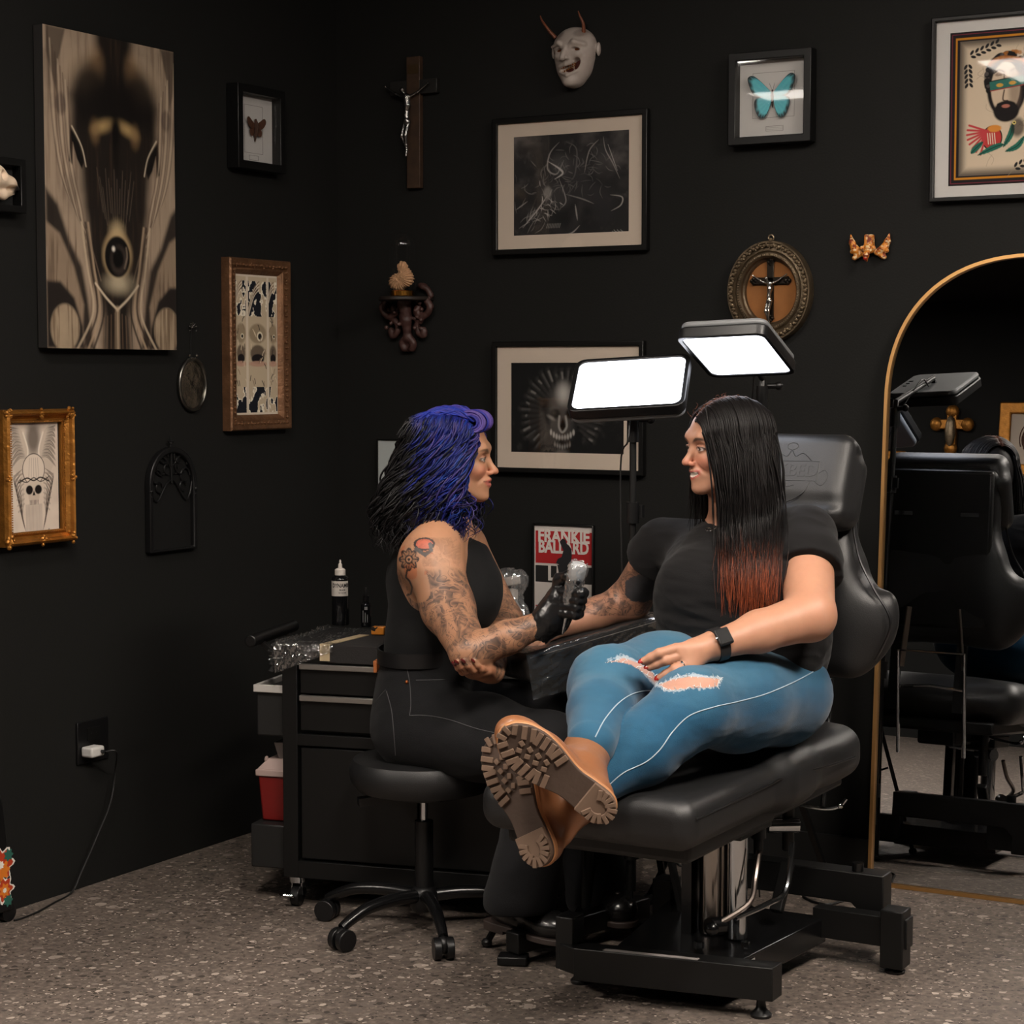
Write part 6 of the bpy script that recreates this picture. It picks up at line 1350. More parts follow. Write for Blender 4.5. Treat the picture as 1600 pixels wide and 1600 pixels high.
class Head:
    def __init__(s, C, f, u, sc=1.0):
        s.C = V(C); s.f = nrm(f); s.u = nrm(V(u) - s.f * np.dot(u, s.f)); s.l = np.cross(s.u, s.f); s.sc = sc
        s.R = np.stack([s.f, s.l, s.u], 1)
    def w(s, a, b, c): return s.C + (s.f * a + s.l * b + s.u * c) * s.sc
    def loc(s, p): return ((p - s.C) @ s.R) / s.sc
    def build(s, S, smile=1., full=0.):
        w, R, k_ = s.w, s.R, s.sc
        E_ = lambda c, r, k=.012: S.ell(w(*c), V(*r) * k_, R, k * k_)
        C_ = lambda pts, rs, k=.008: S.chain([w(*p) for p in pts], [r * k_ for r in rs], k * k_)
        SB = lambda c, r, k=.006: S.sub(s_ell(w(*c), V(*r) * k_, R), k * k_)
        E_((-.012, 0, .022), (.096, .074, .084)); E_((.05, 0, .024), (.040, .057, .058), .03); E_((.035, 0, -.035), (.055, .056, .068), .03)
        for t in (-1, 1):
            C_([(-.012, t * .054, -.045), (.028, t * .045, -.076), (.064, t * .018, -.099)], [.016, .015, .014], .03)
            E_((.064, t * .034, -.034), (.023, .021, .018), .02)                                  # cheek
            C_([(.089, t * .012, .017), (.085, t * .03, .021), (.069, t * .048, .014)], [.006, .0062, .005], .024)      # brow
        E_((.078, 0, -.104), (.017, .018, .014), .02)                                              # chin
        E_((.078, 0, -.066), (.02, .026, .026), .02)                                               # muzzle
        for t in (-1, 1): SB((.101, t * .031, -.003), (.017, .0165, .0115), .012)                   # sockets
        C_([(.084, 0, .012), (.095, 0, -.012), (.111, 0, -.036)], [.0075, .0075, .0095], .010); E_((.1135, 0, -.040), (.0095, .0082, .0078), .006)
        for t in (-1, 1): E_((.101, t * .0108, -.0435), (.0085, .0052, .0062), .005)
        for t in (-1, 1): SB((.108, t * .0065, -.0525), (.004, .0022, .0028), .002)
        for t in (-1, 1): E_((.078, t * .030, -.005), (.0138, .0142, .0138), .003)
        for t in (-1, 1):                                                                          # lids
            C_([(.0865, t * .0165, -.006), (.0935, t * .027, .0008), (.0915, t * .037, -.0005), (.0815, t * .0445, -.006)], [.0022, .0026, .0026, .0018], .003)
            C_([(.0865, t * .017, -.0075), (.0915, t * .029, -.0125), (.0815, t * .0435, -.0075)], [.0018, .0022, .0016], .003)
        mw = .026 + .003 * smile; mz = -.0665
        if full:      # open smile: thin lips round a row of teeth
            for t in (-1, 1):
                C_([(.0975, 0, mz + .0050), (.0950, t * .010, mz + .0058), (.0870, t * .021, mz + .0068), (.0745, t * .031, mz + .0095)], [.0036, .0036, .0028, .0016], .004)
                C_([(.0925, 0, mz - .0115), (.0900, t * .011, mz - .0103), (.0830, t * .021, mz - .0050), (.0745, t * .031, mz + .0080)], [.0050, .0046, .0034, .0016], .004)
            SB((.100, 0, mz - .0026), (.020, .024, .0035), .002)
            E_((.0738, 0, mz - .0015), (.0200, .0270, .0070), .001)
        else:
            C_([(.0985, 0, mz + .0045), (.0975, .007, mz + .0055), (.090, .018, mz + .004), (.079, mw, mz + .004 * smile + .001)], [.0042, .0045, .0036, .002], .005)
            C_([(.0985, 0, mz + .0045), (.0975, -.007, mz + .0055), (.090, -.018, mz + .004), (.079, -mw, mz + .004 * smile + .001)], [.0042, .0045, .0036, .002], .005)
            C_([(.079, mw - .002, mz + .001), (.0895, .015, mz - .0065), (.0955, 0, mz - .0085), (.0895, -.015, mz - .0065), (.079, -mw + .002, mz + .001)], [.002, .0045, .0058, .0045, .002], .005)
            for t in (-1, 1): S.sub(s_cap(w(.1015, 0, mz - .0018), w(.084, t * mw * .9, mz + .0015 * smile), .0010 * k_), .0008 * k_)
        for t in (-1, 1):
            S.sub(s_cap(w(.094, t * .018, -.046), w(.076, t * .037, -.066), .0008 * k_), .010)       # smile fold
        for t in (-1, 1):
            E_((-.012, t * .076, -.018), (.016, .007, .027), .006); SB((-.008, t * .083, -.014), (.009, .005, .014), .004)
        return S
    def color(s, p, col, skin, lip, brow=(40, 28, 24), iris=(70, 44, 28), makeup=.5, teeth=False):
        q = s.loc(p); x, y, z = q[:, 0], q[:, 1], q[:, 2]; t = np.where(y > 0, 1, -1); ay = np.abs(y); rgb = col
        def put(m, c):
            m = np.clip(m, 0, 1)[:, None]; rgb[:, :3] = rgb[:, :3] * (1 - m) + lin(*c) * m
        near = (np.linalg.norm(q, axis=1) < .16) & (x > .03)
        g = lambda d, a, b: (1 - sst(a, b, d)) * near
        put(g(np.hypot((ay - .038) / 1.3, (z + .04)), .008, .03) * .35, (206, 116, 96)); put(g(np.hypot(ay, (z + .042)), .008, .02) * .25, (206, 120, 100))
        bl = np.hypot((ay - .033) / .021, (z - .0185 + (ay - .033) ** 2 * 14 - (ay - .033) * .12) / .0042); put(g(bl, .6, 1.25) * .9, brow)
        ez = z + .0055; ey = ay - .0305
        put(g(np.hypot(ey / .019, (ez - .004) / .011), .5, 1.2) * makeup * .6, (120, 74, 62))
        op = np.hypot(ey / .0135, (ez + .0005) / .0058); inside = g(op, .82, 1.0) * (x > .078)
        put(inside, (214, 206, 200)); ir = np.hypot(ey + .0005 - .001, ez * 1.0); put(inside * (1 - sst(.0052, .0064, ir)), iris); put(inside * (1 - sst(.0024, .0034, ir)), (12, 10, 10)); 
        put(g(np.abs(op - 1.05), .08, .22) * (ez > -.001) * .95, (22, 16, 16)); put(g(np.abs(op - 1.05), .05, .2) * (ez <= -.001) * .5 * makeup, (40, 28, 26))
        mw = .027; mz = -.0675; lz = (z - mz); up = np.hypot(ay / mw, lz / .0095); lo = np.hypot(ay / (mw * .92), lz / .0145)
        if teeth:
            cz = .0090 * (ay / .031) ** 2; uz, dz = .0055 + cz * .55, -.0115 + cz * 2.0
            mid = (uz + dz) / 2; hh_ = (uz - dz) / 2; ins_ = np.abs(lz + .001 - mid) / (hh_ + .0032)
            put(g(np.maximum(ins_, ay / .0275), .86, 1.02) * (x > .07), lip)
            gap = np.abs(lz + .001 - mid - .0005) / np.maximum(hh_ - .0012, .0005); put(g(np.maximum(gap, ay / .0265), .75, 1.0) * (x > .065), (70, 30, 28))
            put(g(np.maximum(np.abs(lz + .001 - mid - .0008) / np.maximum(hh_ - .0018, .0005), ay / .024), .7, .95) * (x > .065), (228, 218, 206))
        else:
            put(g(np.where(lz > 0, up, lo), .8, 1.05) * (x > .07), lip)
            sl = np.exp(-((lz + .000 - .003 * (ay / mw) ** 2) / .0013) ** 2) * (ay < mw) * near * (x > .07); put(sl * .8, (80, 40, 36))
        put(g(np.hypot((ay - .0062), (z + .0528)) , .0015, .0032) * (x > .1), (70, 38, 32))
        return rgb
def hand(S, wrist, dirv, back, fingers, palm_len=.085, palm_w=.078, th=.026, side=1, thumb=None, k=.012, fr=.0092):
    """wrist point, direction towards the fingers, back-of-hand normal. fingers: list of bends [(spread, b0, b1, b2)]; side=+1 puts the index on the left of dir"""
    d = nrm(dirv); n = nrm(V(back) - d * np.dot(back, d)); s_ = np.cross(n, d) * side; base = S.g[-1]
    kn = []
    lens = [(.040, .025, .020), (.045, .028, .021), (.041, .026, .021), (.032, .020, .019)]; offs = (.030, .010, -.011, -.030); kl = (.97, 1.0, .96, .88)
    sc = palm_w / .078
    pk = [wrist + d * palm_len * kl[i] + s_ * offs[i] * sc for i in range(4)]
    for i in range(4): S.cap(wrist + d * .008 + s_ * offs[i] * .55 * sc, pk[i], th * .52, th * .42, .02)
    S.cap(wrist + d * .01, wrist + d * palm_len * .8, th * .5, th * .45, .02); S.cap(wrist + d * .015 + s_ * .02 * sc, wrist + d * .045 + s_ * .03 * sc - n * .006, .014, .013, .02)
    tips = []
    for i, (sp, b0, b1, b2) in enumerate(fingers):
        p = pk[i]; a = 0; pts = [p - d * .006]; dd = nrm(d + s_ * sp); 
        for L_, bb in zip(lens[i], (b0, b1, b2)):
            a += bb; v = dd * math.cos(a) - n * math.sin(a); p = p + v * L_ * sc; pts.append(p)
        r = fr * (1 if i < 3 else .88); S.new(); S.chain(pts, [r * 1.08, r, r * .93, r * .8], .004); S.ell(pts[1], (r * 1.06,) * 3, k=.004); tips.append((pts, r, v, n))
    if thumb is not None:
        S.new(); S.chain(thumb, [.014, .012, .0108, .0088], .006); tips.append((thumb, .0095, nrm(V(thumb[-1]) - V(thumb[-2])), n))
    return tips
def nail_parts(tips, m, parent, which, nrm_of=None):
    for i in which:
        pts, r, v, n = tips[i]; tip = V(pts[-1]); vv = nrm(tip - V(pts[-2])); up = nrm(n - vv * (n @ vv)); c = tip + up * r * .62 + vv * r * .25; sd_ = np.cross(vv, up)
        MB().ball(c, (r * 1.15, r * .72, r * .3), 12, np.stack([vv, sd_, up], 1)).build('nail', m, parent)
from mathutils.bvhtree import BVHTree
def bvh_of(o):
    me = o.data; n = len(me.vertices); v = np.zeros(n * 3, np.float32); me.vertices.foreach_get('co', v); v = v.reshape(-1, 3) + origin_of(o)
    f = np.zeros(len(me.loops), np.int32); me.loops.foreach_get('vertex_index', f); return BVHTree.FromPolygons(v.tolist(), f.reshape(-1, 4).tolist())
def onto(bv, x, y, off=.0):
    q = nrm(ray(x, y)); h = bv.ray_cast(Vector(CC), Vector(q))
    return None if h[0] is None else V(*h[0]) + V(*h[1]) * (off if np.dot(h[1], q) < 0 else -off)
def trace(bv, pts, off=.001, n=6):
    out = []
    for p in spline([V(a, b, 0) for a, b in pts], n):
        h = onto(bv, p[0], p[1], off)
        if h is not None and (not out or np.linalg.norm(h - out[-1]) < .06): out.append(h)
    return out
def pixof(p): v = p - CC; d = v @ CF; return 800 + FPX * (v @ CR) / d, 800 - FPX * (v @ CU) / d
def inpoly(x, y, poly, soft=0):
    ins = np.zeros(len(x), bool); n = len(poly)
    for i in range(n):
        (ax, ay), (bx_, by_) = poly[i], poly[(i + 1) % n]
        c = ((ay > y) != (by_ > y)) & (x < (bx_ - ax) * (y - ay) / (by_ - ay + 1e-9) + ax); ins ^= c
    return ins
def segd(x, y, pts):
    d = np.full(len(x), 1e9)
    for (ax, ay), (bx_, by_) in zip(pts[:-1], pts[1:]):
        ux, uy = bx_ - ax, by_ - ay; t = np.clip(((x - ax) * ux + (y - ay) * uy) / (ux * ux + uy * uy + 1e-9), 0, 1); d = np.minimum(d, np.hypot(x - ax - t * ux, y - ay - t * uy))
    return d
# ---- work boot with lugged sole
M_bootl = mat('boot_leather', rough=.36, spec=.5, vcol=True, bump=(60, .25)); M_sole = mat('boot_sole_rubber', (74, 60, 52), .6, spec=.3, bump=(80, .2)); M_welt = mat('boot_welt', (176, 122, 80), .5)
M_lug = mat('boot_lug', (108, 88, 74), .65, spec=.25)
def boot(parent, heel, toe, c_hint, ankle_to, name_label, L_=.275, Wd=.1):
    """heel/toe: ends of the sole centre line on the ground side; c = from sole into the foot"""
    a = nrm(V(toe) - V(heel)); c = nrm(V(c_hint) - a * np.dot(c_hint, a)); b = np.cross(c, a); O = (V(heel) + V(toe)) / 2; R = np.stack([a, b, c], 1)
    W = lambda x, y, z: O + a * x + b * y + c * z; h = L_ / 2
    out = [(-h, 0), (-h + .008, .022), (-h + .03, .034), (-h + .07, .035), (-h + .11, .034), (.02, .046), (.06, .052), (.095, .047), (.12, .033), (h - .006, .018), (h, 0)]
    k_ = Wd / .104; out = [(x, y * k_) for x, y in out]; loop = out + [(x, -y) for x, y in out[-2:0:-1]]
    loop = [(p[0], p[1]) for p in spline([V(x, y, 0) for x, y in loop], 4, True)][::-1]
    bt_ = _sdf = Sdf()
    bt_.ell(W(.055, 0, .03), (.085, .046 * k_, .032), R, .02); bt_.ell(W(.098, 0, .028), (.04, .038 * k_, .026), R, .02)
    bt_.cap(W(.03, 0, .05), W(-.03, 0, .085), .036, .036, .03); bt_.cap(W(-.09, 0, .035), W(-.075, 0, .08), .036, .036, .03); bt_.ell(W(-.03, 0, .032), (.1, .034, .03), R, .02)
    sh_dir = nrm(V(ankle_to) - W(-.06, 0, .09)); q0, q1 = W(-.055, 0, .085), W(-.055, 0, .085) + sh_dir * .085
    bt_.cap(q0, q1, .046, .049, .03); bt_.sub(s_cap(q1 + sh_dir * .004, q1 + sh_dir * .09, .044, .05), .003); bt_.sub(s_box(q1 + sh_dir * .055, (.06, .06, .045), .002, np.stack([np.cross(sh_dir, b), b, sh_dir], 1)), .003)
    bt_.sub(s_box(W(0, 0, -.04), (.2, .1, .04), .001, R), .002)
    def bc(p):
        q = (p - O) @ R; n = vnoise(p, 40, 3)[:, None]; col = lin(140, 92, 60) * (1 - .3 * n) + lin(108, 64, 40) * .3 * n
        up_ = sst(.07, .085, q[:, 2] + .15 * (q[:, 0] + .02))[:, None]; return col * (1 - .25 * up_) + lin(120, 92, 74) * .25 * up_
    bo_ = sdfobj('boot', bt_, .003, M_bootl, parent, bc, label=name_label)
    MB().prism([(x, y) for x, y in loop[::-1]], O, a, b, -.004, .011).build('welt', M_welt, bo_, bevel=.002)
    sm = [(x * .985, y * .97) for x, y in loop[::-1]]; MB().prism(sm, O, a, b, -.013, -.003).build('sole', M_sole, bo_, bevel=.002)
    m_ = MB()
    def lug(x, y, dx, dy, l, w_, t0=-.0135, t1=-.0185):
        d = nrm(V(dx, dy, 0)); e = V(-d[1], d[0]); pts = [(x + d[0] * l / 2 * s1 + e[0] * w_ / 2 * s2, y + d[1] * l / 2 * s1 + e[1] * w_ / 2 * s2) for s1, s2 in ((-1, -1), (1, -1), (1, 1), (-1, 1))]
        m_.prism(pts, O, a, b, t1, t0 + .001)
    lp = np.array(out)
    def half(x): return np.interp(x, lp[:, 0], lp[:, 1])
    for i in range(8):
        x = .122 - i * .0165; yy = half(x) * .93
        for t in (-1, 1):
            ex = V(.6 if i < 3 else (.1 if i < 6 else -.3), t * 1.0); l = .026 if i else .02; e = nrm(V(ex[0], ex[1], 0)); lug(x - e[0] * l / 2, t * yy - e[1] * l / 2, e[0], e[1], l, .0108)
    for y in (-.008, .008): lug(.128, y, 1, y * 20, .02, .009)
    for x in (.03, .05, .07, .09): lug(x, .006, 1, .4, .011, .009); lug(x - .004, -.008, 1, -.4, .011, .009)
    # heel block
    hl = [(x, y) for x, y in sm if x < -.062]; hl = sorted(hl, key=lambda p: math.atan2(p[1], p[0] + .09)); m_.prism([(x, y) for x, y in hl], O, a, b, -.024, -.012)
    for i in range(11):
        an = math.radians(62 + i * 23.6); e = V(math.cos(an), math.sin(an), 0); cx = -.098; rx = .036 if abs(e[1]) < .6 else .032
        lug(cx + e[0] * (rx - .008), e[1] * (rx * k_ - .008), e[0], e[1], .02, .0085, -.024, -.0285)
    m_.build('tread', M_lug, bo_, bevel=.001, smooth=False)
    # lace loops / tongue seam
    m_ = MB()
    for i in range(4): x = .015 - i * .016; m_.tube([W(x, -.03, .066 + i * .01), W(x, 0, .083 + i * .012), W(x, .03, .066 + i * .01)], .0025, 6)
    m_.build('laces', mat('boot_lace', (96, 74, 58), .8), bo_)
    return bo_, q1, sh_dir
# ================================================================== CLIENT in the chair
cl = thing('person', 'reclining person in black t-shirt, ripped blue jeans and tan boots, long straight dark hair', 'person', (X0, 4.25, .0), None)
fC = nrm(-CR * .93 - fh * .36 + ZZ * -.02); HC_ = Head(P(1136, 695, 4.50), fC, ZZ + CR * .04, .91)
shL, shR = P(1258, 838, 4.46), P(1034, 852, 4.72)
elL, wrL = P(1266, 962, 4.26), P(1118, 1008, 4.16)
elR, wrR = P(984, 938, 4.86), P(878, 980, 4.77)
hipL, hipR = P(1212, 1085, 4.42), P(1112, 1062, 4.54)
knL, knR = P(1082, 1106, 4.10), P(950, 1070, 4.22)
bodyS = Sdf(); HC_.build(bodyS, full=1)
nk = P(1158, 840, 4.57)
bodyS.cap(HC_.w(-.012, 0, -.05), nk - CR * .022, .052, .052, .03)
bodyS.cap(nk, P(1250, 832, 4.48), .05, .055, .05).cap(nk, shR, .05, .046, .05)
bodyS.ell(P(1152, 930, 4.53), (.165, .11, .14), k=.05).ell(P(1165, 995, 4.50), (.165, .12, .14), k=.05).ell(P(1165, 1070, 4.48), (.17, .13, .1), k=.05)
bodyS.chain([shL, elL], [.062, .053], .03).chain([elL, (elL * .45 + wrL * .55), wrL], [.052, .042, .0295], .02)
bodyS.chain([shR, elR], [.048, .05], .03).chain([elR, (elR * .5 + wrR * .5), wrR], [.047, .037, .026], .02)
# left hand resting on the thigh: index, middle, ring visible
hdir = P(1040, 1033, 4.10) - wrL; hbk = -CF * .55 + CU * .85 
knuck = [(1057, 1013), (1061, 1025), (1071, 1037), (1080, 1047)]; PIP = [(1030, 1021), (1039, 1032), (1054, 1046), (1067, 1053)]; TIP = [(1006, 1033), (1015, 1042), (1031, 1059), (1056, 1062)]
bodyS.cap(wrL, P(1088, 1016, 4.14), .026, .023, .02)
for i, (x, y) in enumerate(knuck): bodyS.cap(P(1098, 1010 + i * 3, 4.15), P(x, y, 4.115), .0155, .0105, .018)
tipsL = []
for i in range(4):
    k_, p_, t_ = P(*knuck[i], 4.115), P(*PIP[i], 4.095 + .002 * i), P(*TIP[i], 4.105 + .003 * i); m1 = p_ * .45 + t_ * .55
    r = .0102 if i < 3 else .009; bodyS.new(); bodyS.chain([k_, p_, m1, t_], [r * 1.12, r * 1.03, r * .95, r * .82], .004); tipsL.append(([k_, p_, m1, t_], r * .82, None, -CF * .75 + CU * .6))
bodyS.new(); bodyS.chain([P(1100, 1020, 4.15), P(1078, 1048, 4.14), P(1058, 1066, 4.14)], [.014, .011, .009], .006)
# right hand lying past the tattooer's glove
hd = nrm(wrR - elR); tipsR = hand(bodyS, wrR - hd * .004, hd + CR * -.1, CU * .9 - CF * .4, [(-.03, .7, 1.2, .8), (0, .75, 1.2, .8), (.03, .8, 1.2, .8), (.06, .85, 1.2, .8)], palm_len=.066, palm_w=.064, th=.022, side=-1, fr=.0082)
# lower body under the jeans (kept inside them)
bodyS.new().cap(hipL, knL, .085, .062).cap(hipR, knR, .08, .058)
skC = (178, 131, 106)
def colC(p):
    c = np.ones((len(p), 4)); n = vnoise(p, 12, 3)[:, None]; c[:, :3] = lin(*skC) * (1 - .15 * n) + lin(198, 132, 108) * .15 * n; c[:, 3] = 0
    HC_.color(p, c, skC, (176, 92, 84), brow=(42, 30, 26), iris=(66, 42, 30), makeup=.7, teeth=True)
    x, y = pixof(p); dd = (p - CC) @ CF
    # inked right arm: outlined design plus a solid dark patch
    arm_ = inpoly(x, y, [(955, 862), (1025, 866), (1030, 950), (1000, 962), (935, 962), (905, 956), (912, 920)]) & (dd > 4.62); c[:, 3] = np.where(arm_, .95, c[:, 3]); c[:, :3] = np.where(arm_[:, None], c[:, :3] * .85, c[:, :3])
    patch = (np.hypot((x - 1000) / 27, (y - 920) / 22) + .55 * (vnoise(p, 45, 3) - .5) < .95) & (dd > 4.62); pm = patch[:, None]; c[:, :3] = np.where(pm, lin(52, 54, 58) * (1 + .5 * vnoise(p, 90, 3)[:, None]), c[:, :3]); c[:, 3] = np.where(patch, .2, c[:, 3])
    return c
bodyC = sdfobj('body', bodyS, .0024, M_skin, cl, colC)
M_nail = mat('red_nail_varnish', (168, 34, 22), .12, spec=.8, coat=.6); nail_parts(tipsL, M_nail, bodyC, (0, 1, 2), None)
for i in (0,):  # ring on the ring finger
    k_, p_ = tipsL[2][0][0], tipsL[2][0][1]; ax = nrm(p_ - k_); c_ = k_ * .62 + p_ * .38; uu = nrm(np.cross(ax, CU)); ww = np.cross(ax, uu)
    MB().tube([c_ + (uu * math.cos(a) + ww * math.sin(a)) * .0112 for a in np.linspace(0, 6.283, 22)], .0013, 6).ball(c_ + nrm(-CF * .7 + CU * .7) * .0125, .0028, 8).build('finger_ring', M_chrome, cl)
# watch
wd = nrm(wrL - elL); wc = wrL + wd * -.004; wu = nrm(-CF * .8 + CU * .35); wu = nrm(wu - wd * (wu @ wd)); wv = np.cross(wd, wu)
N_ = 28; m_ = MB(); WR = np.stack([wd, wv, wu], 1)
vs = []
for i in range(N_):
    a = 2 * math.pi * i / N_
    for q_ in ((-.012, .0315), (.012, .0315), (.012, .0345), (-.012, .0345)): vs.append(wc + wd * q_[0] + (wu * math.cos(a) * .97 + wv * math.sin(a) * 1.05) * q_[1])
m_.add(vs, [(4 * i + k, 4 * ((i + 1) % N_) + k, 4 * ((i + 1) % N_) + (k + 1) % 4, 4 * i + (k + 1) % 4) for i in range(N_) for k in range(4)])
wt = m_.build('watch', mat('watch_band', (24, 24, 25), .5), cl, label='black square-faced wristwatch')
MB().box(wc + wu * .0385, (.034, .038, .009), WR).build('watch_case', mat('watch_case', (18, 18, 20), .5, metal=.0), wt, bevel=.004, seg=3); MB().box(wc + wu * .0434, (.028, .032, .0012), WR).build('watch_screen', mat('watch_glass', (8, 9, 11), .45, spec=.1), wt); MB().cyl(wc + wu * .039 + wd * .017, wc + wu * .039 + wd * .020, .0035, 12).build('crown', M_chrome, wt)
# t-shirt
dL = nrm(elL - shL); dR = nrm(elR - shR); s = Sdf()
s.chain([shL, shL + dL * .09, shL + dL * .155], [.07, .070, .070], .04)
b_ = nrm(np.cross(dL, ZZ + CR * .3)); s.sub(s_box(shL + dL * (.128 + .08), (.1, .1, .08), .002, np.stack([b_, np.cross(dL, b_), dL], 1)), .004)
s.new().chain([shR, shR + dR * .04, shR + dR * .08], [.06, .058, .056], .04)
b_ = nrm(np.cross(dR, ZZ + CR * .3)); s.sub(s_box(shR + dR * (.052 + .08), (.1, .1, .08), .002, np.stack([b_, np.cross(dR, b_), dR], 1)), .004)
s.new().cap(nk - ZZ * .028, P(1250, 838, 4.47), .062, .07, .05).cap(nk - ZZ * .028, shR + CR * .004, .062, .064, .05)
s.ell(P(1150, 926, 4.53), (.185, .13, .160), k=.06).ell(P(1166, 985, 4.49), (.188, .15, .135), k=.08).ell(P(1160, 1035, 4.47), (.18, .145, .07), k=.05)
s.ell(P(1092, 922, 4.45), (.085, .07, .085), k=.08).ell(P(1190, 912, 4.40), (.09, .075, .085), k=.08); s.cap(P(1235, 870, 4.5), P(1215, 1010, 4.5), .075, .085, .05)
nu_ = nrm(nk - HC_.w(-.025, 0, -.05)); s.sub(s_cap(nk + V(0, 0, .2) - HC_.f * 0, nk - nu_ * .022 + HC_.f * .012 - CF * .01, .066), .006)
fold = lambda p: .018 * (np.abs(vnoise((p - V(*shL)) @ np.array([[6, 0, 2], [0, 9, 0], [3, 2, 22]]), 1, 3) - .5) * 2 - .3)
s.disp = lambda p: fold(p) * (.45 + .55 * sst(1.0, .78, p[:, 2]))
shirt = sdfobj('t_shirt', s, .004, mat('black_cotton', (17, 16, 17), .85, spec=.2, sheen=.06, bump=(500, .15)), cl)
bvS = bvh_of(shirt)
# jeans
s = Sdf(); s.ell(P(1180, 1080, 4.50), (.172, .15, .112), k=.05)
cfL, cfR = P(905, 1240, 3.99), P(922, 1170, 3.95)
s.chain([hipL, hipL * .5 + knL * .5, knL], [.113, .1, .083], .05).chain([knL, knL * .55 + cfL * .45 - ZZ * .004, knL * .15 + cfL * .85], [.081, .074, .05], .02)
s.chain([hipR, hipR * .5 + knR * .5, knR], [.118, .1, .081], .05).new().chain([knR, knR * .55 + cfR * .45, knR * .1 + cfR * .9], [.079, .066, .05], .02).chain([hipR * .3 + knR * .7, knR], [.088, .08], .03)
s.disp = lambda p: .006 * (vnoise(p * V(9, 9, 22), 1, 3) - .5) + .004 * (vnoise(p * V(30, 30, 60), 1, 2) - .5) * sst(.22, .0, np.minimum(np.linalg.norm(p - knL, axis=1), np.linalg.norm(p - knR, axis=1)) - .02)
RIP1 = [(1030, 1070), (1052, 1061), (1080, 1057), (1105, 1059), (1126, 1061), (1120, 1072), (1100, 1075), (1078, 1074), (1060, 1078), (1040, 1077)]
RIP2 = [(946, 1036), (975, 1028), (1000, 1037), (1020, 1052), (1028, 1066), (1022, 1066), (1004, 1050), (985, 1038), (962, 1034)]
def colJ(p):
    n = vnoise(p, 70, 3)[:, None]; n2 = vnoise(p, 500, 2)[:, None]; c = lin(10, 68, 100) * (.8 + .3 * n + .18 * (n2 - .5)) * 1.0
    x, y = pixof(p); front = np.ones(len(p))
    # denim fade plus highlight painted on the tops of thighs, knees and shins
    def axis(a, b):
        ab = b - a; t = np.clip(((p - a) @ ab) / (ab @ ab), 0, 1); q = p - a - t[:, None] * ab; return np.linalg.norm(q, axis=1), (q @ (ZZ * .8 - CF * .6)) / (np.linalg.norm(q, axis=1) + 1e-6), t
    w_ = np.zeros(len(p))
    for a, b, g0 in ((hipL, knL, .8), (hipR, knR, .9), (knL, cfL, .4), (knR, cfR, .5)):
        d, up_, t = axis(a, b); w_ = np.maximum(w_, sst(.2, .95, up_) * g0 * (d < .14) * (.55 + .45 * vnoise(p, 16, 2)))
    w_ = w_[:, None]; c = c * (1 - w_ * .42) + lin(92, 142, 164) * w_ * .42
    fr_ = vnoise(p, 260, 2)
    for R_ in (RIP1, RIP2):
        cx, cy = np.mean([q[0] for q in R_]), np.mean([q[1] for q in R_]); out_ = inpoly(x + 3 * (fr_ - .5) * 3, y + 3 * (fr_ - .5) * 3, [(cx + (a - cx) * 1.06, cy + (b - cy) * 1.35) for a, b in R_]); inn = inpoly(x, y, R_)
        nr = ((p - CC) @ CF) < 4.35
        c[out_ & nr] = lin(150, 164, 176); c[inn & nr] = lin(184, 138, 120) if R_ is RIP1 else lin(180, 140, 128)
    return c
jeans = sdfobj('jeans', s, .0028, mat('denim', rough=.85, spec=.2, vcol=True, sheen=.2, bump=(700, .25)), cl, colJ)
bvJ = bvh_of(jeans); M_thr = mat('pale_denim_seam', (150, 170, 184), .8); m_ = MB()
for pts in ([(952, 1226), (975, 1207), (1010, 1190), (1032, 1170), (1052, 1142), (1078, 1118), (1115, 1105), (1150, 1097), (1195, 1085), (1240, 1066), (1270, 1050)], [(930, 1152), (945, 1124), (965, 1100), (985, 1086), (1005, 1080), (1024, 1079)]):
    tr = trace(bvJ, pts, .0006)
    if len(tr) > 2: m_.tube(tr, .0014, 5)
sm = m_.build('seam', M_thr, jeans, label='pale side seams')
m_ = MB(); r9 = np.random.default_rng(17)
for R_ in (RIP1, RIP2):
    for (ax, ay), (bx_, by_) in zip(R_, R_[1:] + R_[:1]):
        for _ in range(5 if R_ is RIP1 else 4):
            t = r9.random(); x, y = ax + (bx_ - ax) * t, ay + (by_ - ay) * t; h = onto(bvJ, x, y, .001)
            if h is None: continue
            d1_ = nrm(r9.normal(size=3)); m_.tube([h, h + (d1_ + V(0, 0, .5)) * .0045 * r9.uniform(.5, 1.2), h + (d1_ * 1.6 + V(0, 0, .1)) * .006], [.0009, .0007, .0004], 4)
m_.build('frayed_threads', mat('frayed_cotton', (206, 212, 216), .9), jeans)
# boots
aU = P(797, 1150, 3.80); hU = P(944, 1262, 3.82); cU_ = CF * .97 + (CR * .6 + CU * .8) * .15
boot(cl, hU, aU, cU_, knR, 'tan leather boot crossed on top')
aL = P(779, 1168, 3.95); hL = P(848, 1334, 3.90); cL_ = CF * .92 + (CR * .91 + CU * .41) * .38
boot(cl, hL, aL, cL_, P(960, 1215, 4.02), 'tan leather boot underneath')
